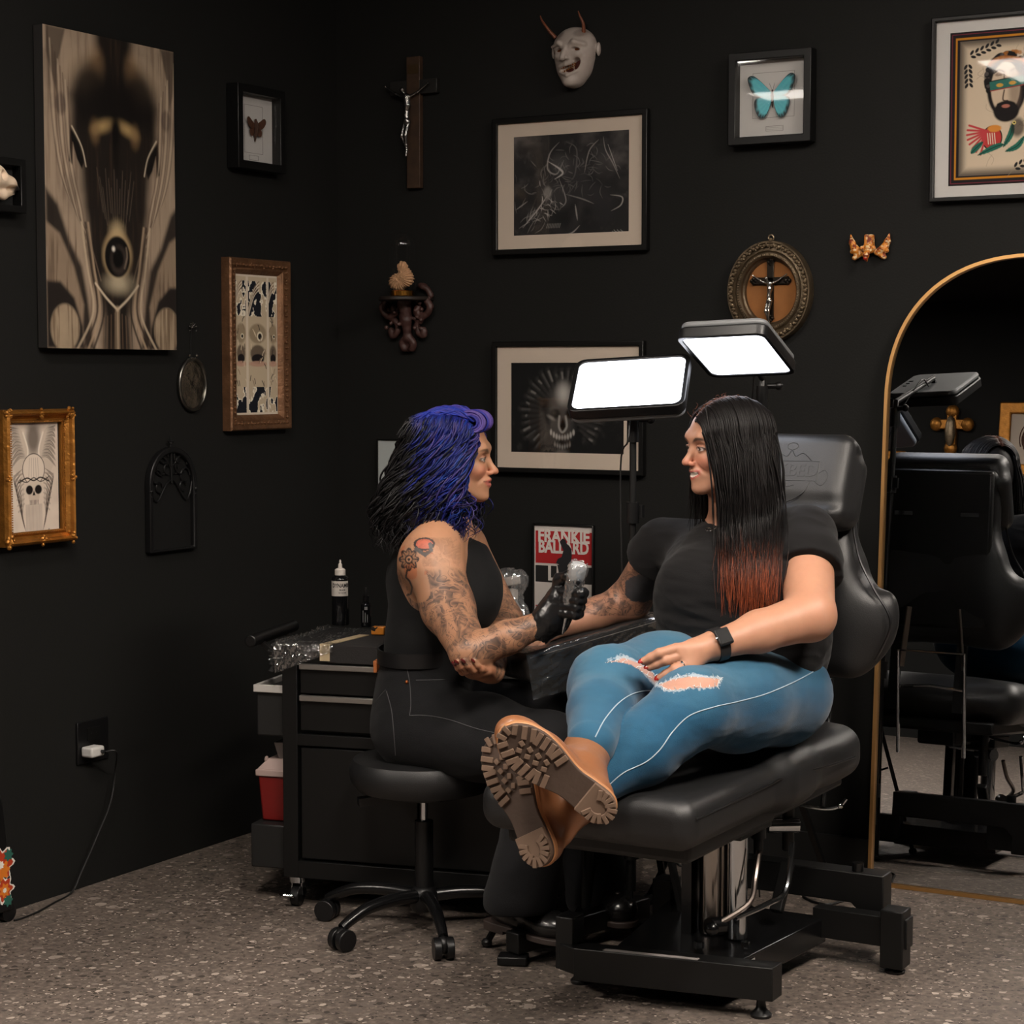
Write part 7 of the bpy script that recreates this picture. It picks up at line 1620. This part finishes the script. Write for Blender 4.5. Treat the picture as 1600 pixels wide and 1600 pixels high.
# necklace
m_ = MB(); pts = trace(bvh_of(bodyC), [(1101, 800), (1102, 815), (1104, 826)], .0012); 
nl = trace(bvS, [(1104, 828), (1110, 831), (1122, 824), (1132, 816)], .0018)
path = (pts + nl) if len(pts) + len(nl) > 2 else [P(1101, 800, 4.45), P(1104, 830, 4.42), P(1132, 816, 4.42)]
MB().tube(path, .0009, 5).build('necklace', mat('bright_silver'), cl)
pn = onto(bvS, 1107, 829, .003); pn = P(1107, 829, 4.4) if pn is None else pn
MB().tube([pn + CR * .006 * math.cos(a) + CU * .004 * math.sin(a) for a in np.linspace(0, 6.28, 14)], .0009, 5).tube([pn + CR * .006, pn + CR * .014 + CU * .002], .0009, 5).build('pendant', mat('bright_silver'), cl)
# ---- long straight hair
s = Sdf(); w = HC_.w
s.ell(w(-.014, 0, .026), V(.1, .081, .087) * .9, HC_.R, .01); s.ell(w(-.03, 0, -.03), V(.082, .078, .085), HC_.R, .03)
s.sub(s_ell(w(.095, .0, -.045), V(.058, .074, .09), HC_.R), .01); s.sub(s_ell(w(.1, .0, .01), V(.042, .048, .048), HC_.R), .01)
capm = mat('dark_hair', rough=.5, spec=.25, vcol=True)
cap_o = sdfobj('hair', s, .004, capm, cl, lambda p: np.tile(lin(20, 17, 17), (len(p), 1)), label='long straight dark hair with copper ends')
r3 = np.random.default_rng(5)
def hair_paths(n, side, f0, f1, drop0, drop1, spread, Mn=26):
    out = []; cols = []; rad = []
    for i in range(n):
        fr_ = r3.uniform(f0, f1); part = w(fr_ * .95, .002 * side, .026 + .090 * math.sqrt(max(0, 1 - ((fr_ * .95 + .014) / .104) ** 2)))
        lw = .083 + r3.uniform(.0, .014); fr2 = fr_ + r3.normal() * .004
        th_ = np.linspace(.12, 1.5, 7); e = math.sqrt(max(.02, 1 - ((fr_ + .014) / .112) ** 2))
        pts = [part]
        for a in th_: pts.append(w(fr_ * (1 - .0 * a), side * lw * math.sin(a) * max(.55, e), .026 + (.091 * max(.35, e)) * math.cos(a)))
        dz = r3.uniform(drop0, drop1); last = pts[-1]; tgt_f = fr2 * .55 + spread + r3.normal() * .019
        for t in (.25, .5, .75, 1.):
            pts.append(w(fr2 + (tgt_f - fr2) * t ** .5 + .006 * math.sin(t * 9 + fr2 * 90) * t, side * (lw * max(.55, e) + .012 * t + r3.normal() * .003 + .022 * math.sin(t * 3.1) * (side > 0)), .026 - dz * t))
        P_ = np.array(spline(pts, 4)); P_ = P_[np.linspace(0, len(P_) - 1, Mn).astype(int)]; P_ += r3.normal(size=3) * .0012
        out.append(P_); t = np.linspace(0, 1, Mn); L_ = .0 + r3.uniform(-.035, .03)
        z = P_[:, 2]; cop = sst(1.0 + L_, .90 + L_, z)[:, None] * r3.choice([1, 1, .75, .25]) if side > 0 else np.zeros((Mn, 1)); b_ = r3.uniform(.7, 1.3)
        c = lin(15, 12, 12) * b_ * (1 - cop) + lin(136, 66, 38) * b_ * cop; rt_ = sst(.16, .0, t)[:, None]; c = c * (1 - rt_ * .8) + lin(120, 72, 48) * rt_ * .8; cols.append(c)  # roots browner: panel light on the parting painted into the lock colour
        rad.append(.0019 * np.minimum(1, (1 - t) * 4 + .12) * np.minimum(1, t * 8 + .4))
    return np.array(out), np.array(rad), np.array(cols)
pa, ra, ca_ = hair_paths(1300, 1, -.105, .088, .25, .45, -.018)
pb, rb, cb_ = hair_paths(320, -1, -.1, .07, .18, .27, -.005)
for q in pa:
    for k in range(8, q.shape[0]):
        if q[k, 2] < 1.13:
            x, y = pixof(q[k][None]); h = onto(bvS, float(x[0]), float(y[0]))
            if h is not None:
                dh, dq = (h - CC) @ CF, (q[k] - CC) @ CF
                if dh < dq + .006: q[k] = P(float(x[0]), float(y[0]), dh - .004 - .012 * r3.random())
strands('hair_locks', np.concatenate([pa, pb]), np.concatenate([ra, rb]), capm, cap_o, np.concatenate([ca_, cb_]), 4)
# a thin loose strand in front of the ear, fly-aways on top
pf = []; 
for i in range(14): 
    o_ = i * .0012; pf.append(np.array(spline([w(.074, .03, .1), w(.078, .066, .03), w(.064 - o_ * .5, .078, -.05), w(.046 - o_, .08, -.13), w(.022 - o_, .085, -.22)], 7)))
fly = []
for i in range(46):
    f_ = r3.uniform(-.06, .1); b_ = w(f_, r3.normal() * .01, .026 + .089 * math.sqrt(max(0, 1 - ((f_ + .014) / .116) ** 2))); h_ = r3.uniform(.003, .011)
    if f_ > .06: b_ = w(.085 + r3.uniform(-.01, .01), r3.normal() * .015, .088 + r3.uniform(-.02, .01))
    d_ = nrm(HC_.f * r3.normal() + HC_.l * r3.normal() * .4 + HC_.u * .8); e_ = nrm(HC_.f * r3.normal() + HC_.u * r3.normal()); fly.append(np.array(spline([b_, b_ + d_ * h_ * .5, b_ + d_ * h_ + e_ * h_ * .4, b_ + d_ * h_ * .8 + e_ * h_ * .9], 5)))
pf = np.array(pf); fly = np.array(fly)
strands('loose_strand', pf, .0017, capm, cap_o, np.tile(lin(24, 20, 20), (len(pf), pf.shape[1], 1)), 4)
strands('flyaway_hairs', fly, .0003, capm, cap_o, np.tile(lin(110, 66, 52), (len(fly), fly.shape[1], 1)), 3)
# ================================================================== TATTOOER on the stool
ta_ = thing('person', 'tattooed person with curly blue and black hair on the stool, holding a tattoo machine', 'person', (sc0[0], sc0[1], 0), None)
fA = nrm(CR * .985 - fh * .17 + ZZ * .02); HA = Head(P(707, 714, 4.93), fA, ZZ - CR * .05, .93)
w = HA.w
nkA = P(690, 818, 4.96); shN, shF = P(676, 872, 4.83), P(728, 858, 5.13)
elN, wrN = P(734, 1020, 4.63), P(853, 972, 4.63)
elF, wrF = P(788, 968, 5.02), P(770, 1050, 4.68)
hN, hF = P(655, 1140, 4.90), P(668, 1120, 5.08)
kN, kF = P(862, 1165, 4.72), P(900, 1128, 4.98)
aN, aF = P(812, 1412, 4.72), P(936, 1412, 4.98)
B = Sdf(); HA.build(B, smile=1.1)
B.cap(w(-.025, 0, -.05), nkA, .052, .055, .03)
B.cap(nkA, P(682, 850, 4.86), .05, .06, .05).cap(nkA, P(722, 845, 5.1), .05, .05, .05)
B.ell(P(690, 915, 4.97), (.12, .15, .15), HA.R, .05).ell(P(672, 1010, 4.98), (.1, .13, .11), HA.R, .05).ell(P(660, 1100, 4.99), (.11, .15, .1), HA.R, .05)
B.chain([shN, P(700, 950, 4.77), elN], [.072, .06, .044], .03).ell(P(664, 880, 4.86), (.06,) * 3, k=.04)
B.chain([elN, elN * .5 + wrN * .5, wrN], [.044, .037, .029], .02)
B.chain([shF, elF], [.056, .044], .03).chain([elF, wrF], [.042, .028], .02)
# left hand cupping the right elbow from below, fingers towards the left
hdF = nrm(P(722, 1050, 4.57) - wrF); tipsF = hand(B, wrF, hdF, -CU * .9 - CF * .3, [(-.05, .1, .35, .3), (0, .1, .35, .3), (.05, .12, .35, .3), (.1, .15, .4, .3)], palm_len=.062, palm_w=.064, th=.022, side=1, fr=.0078)
B.new().cap(hN, kN, .08, .055).new().cap(hF, kF, .08, .055)
skA = (180, 134, 104)
def colA(p):
    c = np.ones((len(p), 4)); n = vnoise(p, 12, 3)[:, None]; c[:, :3] = lin(*skA) * (1 - .18 * n) + lin(196, 128, 98) * .18 * n; c[:, 3] = 0
    HA.color(p, c, skA, (186, 104, 92), brow=(92, 66, 50), iris=(80, 90, 80), makeup=.8)
    x, y = pixof(p); d = (p - CC) @ CF; q = HA.loc(p)
    armm = (q[:, 2] < -.16) & (y > 868) & (p[:, 2] < 1.0); ar_ = (armm * sst(878, 905, y + 26 * (vnoise(p, 28, 2) - .5)))[:, None]; c[:, :3] = c[:, :3] * (1 - ar_ * .28); c[:, 3] = ar_[:, 0]; c[:, 3] = np.where((y > 840) & (y <= 885) & (x < 720) & (d < 4.95), .35, c[:, 3])
    c[:, 3] = np.where((x > 740) & (y > 1030) & (x < 775), 0, c[:, 3])
    bare = (segd(x, y, [(640, 880), (652, 905), (655, 925)]) < 17) & (d < 4.95); c[:, 3] = np.where(bare, .0, c[:, 3])
    nr = d < 4.93; ink = lin(56, 50, 50)
    # flower on the shoulder with a curling stem
    fx, fy = x - 639, y - 874; r_ = np.hypot(fx * 1.15, fy); an = np.arctan2(fy, fx * 1.15); pet = 17 * (.68 + .32 * np.abs(np.cos(an * 4)))
    m_ = ((np.abs(r_ - pet) < 1.6) | (np.abs(r_ - 6) < 1.3) | (r_ < 2.5) | ((r_ > 6) & (r_ < pet) & (np.abs(np.sin(an * 4)) < .25))) & nr; c[m_, :3] = ink
    m2 = (r_ < pet) & (r_ > 7) & nr & ~m_; c[m2, :3] = c[m2, :3] * .68
    st_ = (segd(x, y, [(636, 892), (634, 902), (640, 908), (644, 918), (642, 928), (636, 930)]) < 1.4) & nr; c[st_, :3] = ink
    # bird-like shape
    bd_ = (np.hypot((x - 663) / 15, (y - 850) / 8) < 1) & nr & (d < 4.95); be = (np.abs(np.hypot((x - 663) / 15, (y - 850) / 9) - 1) < .13) & nr; c[bd_, :3] = lin(190, 104, 84); c[be, :3] = ink; wv_ = (segd(x, y, [(650, 858), (664, 867), (674, 860), (672, 850)]) < 3) & nr; c[wv_, :3] = lin(84, 78, 76)
    # face portrait near the elbow
    for cx, cy, rx, ry in ():
        e = np.hypot((x - cx) / rx, (y - cy) / ry); c[(np.abs(e - 1) < .1) & nr, :3] = lin(70, 62, 60); c[(e < .9) & nr, 3] *= .45
        c[(np.hypot((x - cx + rx * .4) / (rx * .28), (y - cy + ry * .25) / (ry * .18)) < 1) & nr, :3] = lin(80, 72, 70); c[(np.hypot((x - cx - rx * .4) / (rx * .28), (y - cy + ry * .1) / (ry * .18)) < 1) & nr, :3] = lin(80, 72, 70); c[(segd(x, y, [(cx - rx * .4, cy + ry * .5), (cx + rx * .4, cy + ry * .6)]) < 2) & nr, :3] = lin(92, 76, 70)
    red = (vnoise(p, 22, 2) > .62) & (y < 905) & (y > 835) & (x < 700) & nr; c[red, :3] = c[red, :3] * np.array([1, .72, .62])
    hnd = (segd(x, y, [(770, 1040), (735, 1050), (705, 1045)]) < 22) & (y > 1026) & (d < 4.86) & (x < 775) & (y > 1040); c[hnd, 3] *= .15; c[hnd, :3] = c[hnd, :3] * np.array([1, .86, .82])
    return c
bodyA = sdfobj('body', B, .0024, M_skin, ta_, colA)
nail_parts(tipsF, mat('dark_red_nail', (104, 18, 20), .12, spec=.8, coat=.6), bodyA, (0, 1, 2, 3))
# ---- black glove on the right hand, closed round the machine
GP = lambda x, y, d: P(x, y, d - .05)
G = Sdf(); gd = nrm(GP(893, 925, 4.66) - wrN); mc0, mc1 = GP(889, 948, 4.64), GP(907, 873, 4.60); md = nrm(mc1 - mc0); gb = nrm(-CF * .75 - CR * .2 + CU * .3)
G.chain([wrN - gd * .03, wrN + gd * .01, GP(872, 950, 4.68), GP(886, 932, 4.68)], [.034, .034, .036, .034], .02); G.ell(GP(880, 932, 4.67), (.03, .036, .036), k=.02)
G.sub(s_cap(wrN - gd * .08, wrN - gd * .028, .032), .003); G.chain([GP(856, 985, 4.69), GP(870, 975, 4.68)], [.012, .024], .02)
for i in range(4):      # fingers wrap round the grip
    base_ = GP(884, 912 + 0, 4.68) + (-md) * (.004 + i * .0175); k0 = base_ + CR * .012 + CF * -.012; c_ = mc0 + md * (np.dot(k0 - mc0, md)); 
    k1 = c_ + nrm(-CF * 1.0 + CR * .25) * .0255 + CR * .012; k2 = c_ + nrm(CR * 1.0 - CF * .35) * .027; k3 = c_ + nrm(CR * .55 + CF * .8) * .025
    G.new(); G.chain([GP(872, 925 + i * 10, 4.655), k1, k2, k3], [.014, .0118, .0112, .010], .006)
G.new().chain([GP(872, 920, 4.665), GP(874, 905, 4.655), GP(888, 900, 4.625), GP(902, 908, 4.605)], [.016, .0135, .012, .010], .008)
G.disp = lambda p: .0022 * (np.abs(vnoise(p, 75, 2) - .5) * 2 - .4)
sdfobj('glove', G, .0022, mat('black_nitrile', (22, 22, 23), .28, spec=.6), ta_, label='black nitrile glove')
# ---- tattoo machine held in the glove (a thing of its own)
tm = thing('tattoo_machine', 'pen-shaped tattoo machine wrapped in clear film, held in the black glove', 'tattoo machine', mc0 - md * .03)
MB().lathe(mc0 - md * .02, [(.010, 0), (.0155, .01), (.0155, .05), (.017, .06), (.0175, .085), (.0175, .103), (.0155, .108)], 28, md).build('machine_body', M_blkpl, tm)
tl_ = mc0 - md * .02; MB().lathe(tl_, [(.0175, .09), (.0195, .095), (.0195, .122), (.0165, .127), (.013, .1275), (.012, .123), (.001, .123)], 28, md).build('end_cap', mat('frosted_cap', (176, 178, 180), .35, spec=.5), tm)
MB().tube([tl_, tl_ - md * .03, tl_ - md * .05], [.009, .006, .002], 12).build('needle_grip', M_chrome, tm)
s = Sdf(); s.cap(tl_ + md * .035, tl_ + md * .118, .0185, .0225); s.disp = lambda p: .006 * (np.abs(vnoise(p, 95, 3) - .5) * 2 - .3); s.sub(s_cap(tl_ + md * .125, tl_ + md * .2, .018), .003)
sdfobj('film_sleeve', s, .0018, filmmat('machine_film', .28, .1), tm, label='crinkled clear film')
# ---- top
s = Sdf(); s.ell(P(690, 912, 4.97), (.132, .148, .15), HA.R, .05).ell(P(672, 1005, 4.98), (.113, .14, .12), HA.R, .06).ell(P(665, 1060, 4.98), (.115, .15, .06), HA.R, .05)
s.ell(P(738, 940, 4.90), (.062, .065, .062), k=.07).ell(P(746, 938, 5.06), (.062, .06, .062), k=.07)
s.cap(P(718, 838, 4.97), P(745, 910, 4.95), .035, .05, .05); s.cap(P(680, 830, 5.0), P(660, 900, 5.02), .05, .08, .05)
s.sub(s_cap(P(690, 800, 4.97), P(722, 838, 4.97), .062, .05), .02)
for sh_, o_ in ((shN, P(655, 870, 4.80)), (shF, P(745, 855, 5.18))): s.sub(s_ell(o_, (.085, .085, .1)), .01)
s.sub(s_ell(P(655, 905, 4.80), (.07, .07, .085)), .01)
s.disp = lambda p: .004 * (vnoise(p * V(12, 12, 30), 1, 3) - .5)
tank = sdfobj('top', s, .004, mat('black_jersey', (15, 15, 16), .8, spec=.2, sheen=.03, bump=(500, .15)), ta_)
# ---- jeans (flared, high waist)
s = Sdf(); s.ell(P(662, 1112, 4.99), (.125, .168, .105), HA.R, .05).ell(P(664, 1062, 4.985), (.116, .15, .12), HA.R, .05); s.sub(s_box(P(664, 1022, 4.985) + ZZ * .1, (.2, .2, .1), .002, HA.R), .003)
s.chain([hN, hN * .5 + kN * .5, kN], [.112, .096, .076], .05).chain([kN, kN * .5 + aN * .5, aN + ZZ * .01], [.076, .072, .086], .03)
s.chain([hF, hF * .5 + kF * .5, kF], [.11, .09, .07], .05).chain([kF, kF * .5 + aF * .5, aF + ZZ * .02], [.072, .068, .084], .03)
for a_ in (aN, aF): s.sub(s_box(a_ * V(1, 1, 0) + ZZ * (a_[2] - .1 - .012), (.2, .2, .1), .002), .004)
for a_ in (aN, aF): s.sub(s_cap(a_ - ZZ * .06, a_ + ZZ * .0, .078, .07), .003)
s.disp = lambda p: .010 * (vnoise(p * V(10, 10, 16), 1, 3) - .5)
jeA = sdfobj('jeans', s, .004, mat('black_denim', (18, 18, 20), .85, spec=.2, sheen=.04, bump=(600, .25)), ta_, relax=1)
bvA = bvh_of(jeA); M_st = mat('grey_stitch', (74, 74, 76), .8)
m_ = MB()
for pts in ([(633, 1032), (640, 1065), (642, 1100), (640, 1118)], [(640, 1118), (665, 1118), (700, 1124), (750, 1140), (800, 1150)], [(604, 1080), (612, 1110), (616, 1150), (618, 1180)], [(584, 1100), (596, 1085), (603, 1078)], [(650, 1063), (690, 1062), (720, 1058)]):
    tr = trace(bvA, pts, .0008)
    if len(tr) > 2: m_.tube(tr, .0009, 4)
m_.build('stitching', M_st, jeA)
for (x, y) in ((640, 1038), (636, 1066), (682, 1033)):
    h = onto(bvA, x, y, .002)
    if h is not None: MB().ball(h, (.0045, .0045, .0045), 10).build('rivet', mat('copper_rivet', (200, 120, 72), .3, metal=.9), jeA)
# belt
N_ = 60; vs = []; bc_ = P(664, 1020, 4.985)
for i in range(N_):
    a = 2 * math.pi * i / N_
    for rr_, zz_ in ((.118, -.018), (.123, -.018), (.123, .018), (.118, .018)): vs.append(bc_ + HA.f * math.cos(a) * rr_ * .95 + HA.l * math.sin(a) * rr_ * 1.24 + ZZ * zz_)
MB().add(vs, [(4 * i + k, 4 * i + (k + 1) % 4, 4 * ((i + 1) % N_) + (k + 1) % 4, 4 * ((i + 1) % N_) + k) for i in range(N_) for k in range(4)]).build('belt', mat('belt_leather', (18, 17, 18), .4, spec=.5), ta_)
h = onto(bvh_of(jeA), 590, 1035, .003)
MB().box(bc_ - HA.f * .115 - HA.l * .03 - ZZ * .028, (.01, .045, .03), HA.R).build('waist_patch', mat('tan_patch', (168, 96, 48), .6), ta_, bevel=.002)
# ---- shoes
M_shoe = mat('black_polished_leather', (19, 18, 18), .25, spec=.6, bump=(40, .2))
def shoe(hp, tp, zs_):
    hp, tp = V(hp), V(tp); hp[2] = tp[2] = zs_; a = nrm(tp - hp); b = np.cross(ZZ, a); O = (hp + tp) / 2; L_ = np.linalg.norm(tp - hp) / 2; R = np.stack([a, b, ZZ], 1); W = lambda x, y, z: O + a * x + b * y + ZZ * z
    s = Sdf(); s.ell(W(L_ * .45, 0, .045), (L_ * .52, .044, .034), R, .02).ell(W(-L_ * .4, 0, .05), (L_ * .55, .035, .036), R, .03).cap(W(-L_ * .1, 0, .06), W(-L_ * .5, 0, .09), .034, .036, .03); s.sub(s_box(W(0, 0, -.03), (.3, .1, .05), .001, R), .002)
    s.sub(s_cap(W(-L_ * .5, 0, .11), W(-L_ * .5, 0, .16), .03), .004)
    o_ = sdfobj('shoe', s, .003, M_shoe, ta_)
    loop = [(x * L_, y) for x, y in ((-1, 0), (-.9, .03), (-.4, .034), (0, .034), (.4, .044), (.75, .038), (.95, .018), (1, 0), (.95, -.018), (.75, -.038), (.4, -.044), (0, -.034), (-.4, -.034), (-.9, -.03))]
    lp = [(p[0], p[1]) for p in spline([V(x, y, 0) for x, y in loop], 4, True)]
    MB().prism(lp[::-1], O, a, b, .008, .022).prism([(x, y) for x, y in lp[::-1] if x < -L_ * .35], O, a, b, .0, .012).build('sole', mat('shoe_sole', (52, 42, 38), .6), o_, bevel=.002)
    MB().bar(W(.012, -.03, .085), W(.012, .03, .085), .012, .004).ball(W(.03, 0, .079), (.008, .008, .006), 8).build('buckle', mat('dark_nickel', (90, 84, 80), .3, metal=.9), o_)
shoe(P(764, 1436, 4.84), P(893, 1470, 4.64), .05); shoe(P(925, 1440, 5.02), P(985, 1452, 4.86), .03)
# necklace chain
tr = [w(.0, -.05, -.13), P(716, 868, 4.90), P(721, 885, 4.895)]
bt2 = bvh_of(tank); tr2 = trace(bt2, [(716, 842), (719, 858), (722, 872)], .002)
if len(tr2) > 2: MB().tube(tr2, .0013, 5).build('necklace', mat('gilt_chain', (200, 150, 90), .3, metal=.9), ta_)
# ---- curly hair
s = Sdf(); s.ell(w(-.02, 0, .026), V(.1, .082, .082), HA.R, .01).ell(w(-.075, 0, -.07), V(.10, .105, .12), HA.R, .05).ell(w(-.1, 0, -.16), V(.07, .10, .06), HA.R, .05)
s.ell(w(.02, -.078, -.04), V(.035, .02, .085), HA.R, .03).ell(w(.0, .08, -.05), V(.05, .02, .1), HA.R, .03)
s.sub(s_ell(w(.088, 0, -.04), V(.058, .07, .1), HA.R), .01)
s.disp = lambda p: .012 * (vnoise(p, 40, 3) - .5)
def blue_at(q, n):
    """how blue the hair is at head-local q: crown, front and side locks; back stays black"""
    f_, l_, z_ = q[..., 0], q[..., 1], q[..., 2]; v = sst(-.085, -.03, f_ + .22 * (z_ - .02) * 0 + (n - .5) * .09) * sst(-.25, -.12, z_ + (n - .5) * .1); top = sst(.07, .1, z_) * sst(-.1, -.06, f_); return np.clip(np.maximum(v, top * .9), 0, 1)
def hcol(p):
    q = HA.loc(p); n = vnoise(p, 30, 3); b_ = blue_at(q, n)[:, None] * .8; return lin(15, 14, 17) * (1 - b_) + lin(26, 32, 110) * b_
hmA = mat('curly_hair', rough=.45, spec=.3, vcol=True)
hair = sdfobj('hair', s, .005, hmA, ta_, hcol, label='curly hair, black at the back and blue in front')
r4 = np.random.default_rng(11); paths = []; rads = []; cols = []; Mn = 44
for i in range(1500):
    az = r4.uniform(-math.pi, math.pi); side = -1 if r4.random() < .74 else 1     # near side is l<0
    f0 = r4.uniform(-.1, .078); rt0 = w(f0, side * .01, .028 + .086 * math.sqrt(max(.02, 1 - ((f0 + .02) / .108) ** 2)))
    dep = r4.uniform(.75, 1.08); e = math.sqrt(max(.08, 1 - ((f0 + .02) / .118) ** 2))
    back_ = r4.random() < .5
    f1 = f0 * .95 - (.02 if back_ else -.0); f2 = np.interp(f0, [-.1, .078], [-.15, .035]) + r4.normal() * .01; f3 = np.interp(f0, [-.1, .078], [-.185, .045]) + r4.normal() * .014
    zend = r4.uniform(-.25, -.13) if f0 < .03 else r4.uniform(-.23, -.1)
    ctrl = [rt0, w(f1, side * .072 * e * dep + side * .01, .028 + .078 * e), w(f1 * 1.02 - .005, side * .092 * dep * max(.6, e), .03), w(f2, side * (.098 * dep), -.06), w(f3, side * (.092 * dep + r4.normal() * .012), (zend - .06) / 2 - .02), w(f3 * .92, side * (.086 + r4.normal() * .02), zend)]
    Q = np.array(spline(ctrl, 9)); Q = Q[np.linspace(0, len(Q) - 1, Mn).astype(int)]; t = np.linspace(0, 1, Mn)
    ph, fr_, am = r4.uniform(0, 6.28), r4.uniform(1.8, 4.4), r4.uniform(.006, .024); tw = (am * sst(.1, .5, t))[:, None]
    Q = Q + tw * (np.sin(t * fr_ * 6.28 + ph)[:, None] * HA.f + np.cos(t * fr_ * 6.28 + ph)[:, None] * HA.l * .8)
    paths.append(Q); rads.append(.0024 * np.minimum(1, (1 - t) * 3 + .15) * np.minimum(1, t * 6 + .4)); q = HA.loc(Q); n = np.full(Mn, r4.random()); b_ = blue_at(q, n)[:, None]
    base_b = lin(24, 36, 120) if r4.random() < .55 else (lin(66, 56, 120) if r4.random() < .4 else (lin(24, 56, 140) if r4.random() < .6 else lin(18, 18, 30))); rootb = sst(.14, .02, t)[:, None] * .5
    cols.append((lin(17, 16, 18) * (1 - b_) + base_b * b_ * r4.uniform(.4, 1.0)) * (1 - rootb * .4))
# rolled quiff above the forehead
for i in range(150):
    s0 = r4.uniform(-.05, .05); rad0 = r4.uniform(.014, .026); cf, cz = .068 + r4.normal() * .003, .092; a0 = math.radians(200); n_ = Mn; t = np.linspace(0, 1, n_)
    an = a0 - t * math.radians(300) ; rr_ = rad0 * (1 + .25 * (1 - t)); Q = np.array([w(cf - .012 * (1 - tt) + r_ * math.cos(a) * 1.15, s0 * (1 + .3 * tt), cz + r_ * math.sin(a)) for tt, a, r_ in zip(t, an, rr_)])
    paths.append(Q); rads.append(np.full(Mn, .0030)); c_ = lin(96, 78, 156) if r4.random() < .6 else lin(44, 48, 150); cols.append(np.tile(c_ * r4.uniform(.6, 1.1), (Mn, 1)))
for i in range(170):   # swept waves over the crown
    f0 = r4.uniform(.05, .075); l0 = r4.uniform(-.05, .03); f1 = r4.uniform(-.1, -.03); Q = np.array(spline([w(f0, l0, .098), w(.03, l0 * 1.2, .120 + r4.normal() * .004), w(-.02, l0 * 1.4, .122 + r4.normal() * .004), w(f1, l0 * 1.5 - .01, .105), w(f1 - .03, l0 * 1.8 - .02, .06)], 12)); Q = Q[np.linspace(0, len(Q) - 1, Mn).astype(int)]; t = np.linspace(0, 1, Mn)
    Q = Q + (.004 * np.sin(t * 14 + r4.uniform(0, 6)))[:, None] * HA.u; paths.append(Q); rads.append(.003 * np.minimum(1, (1 - t) * 4 + .2)); b_ = blue_at(HA.loc(Q), np.full(Mn, .6))[:, None]; c_ = lin(70, 62, 150) if r4.random() < .5 else lin(34, 52, 160); cols.append(lin(17, 16, 18) * (1 - b_) + c_ * b_ * r4.uniform(.5, 1.1))
strands('hair_curls', np.array(paths), np.array(rads), hmA, hair, np.array(cols), 4)
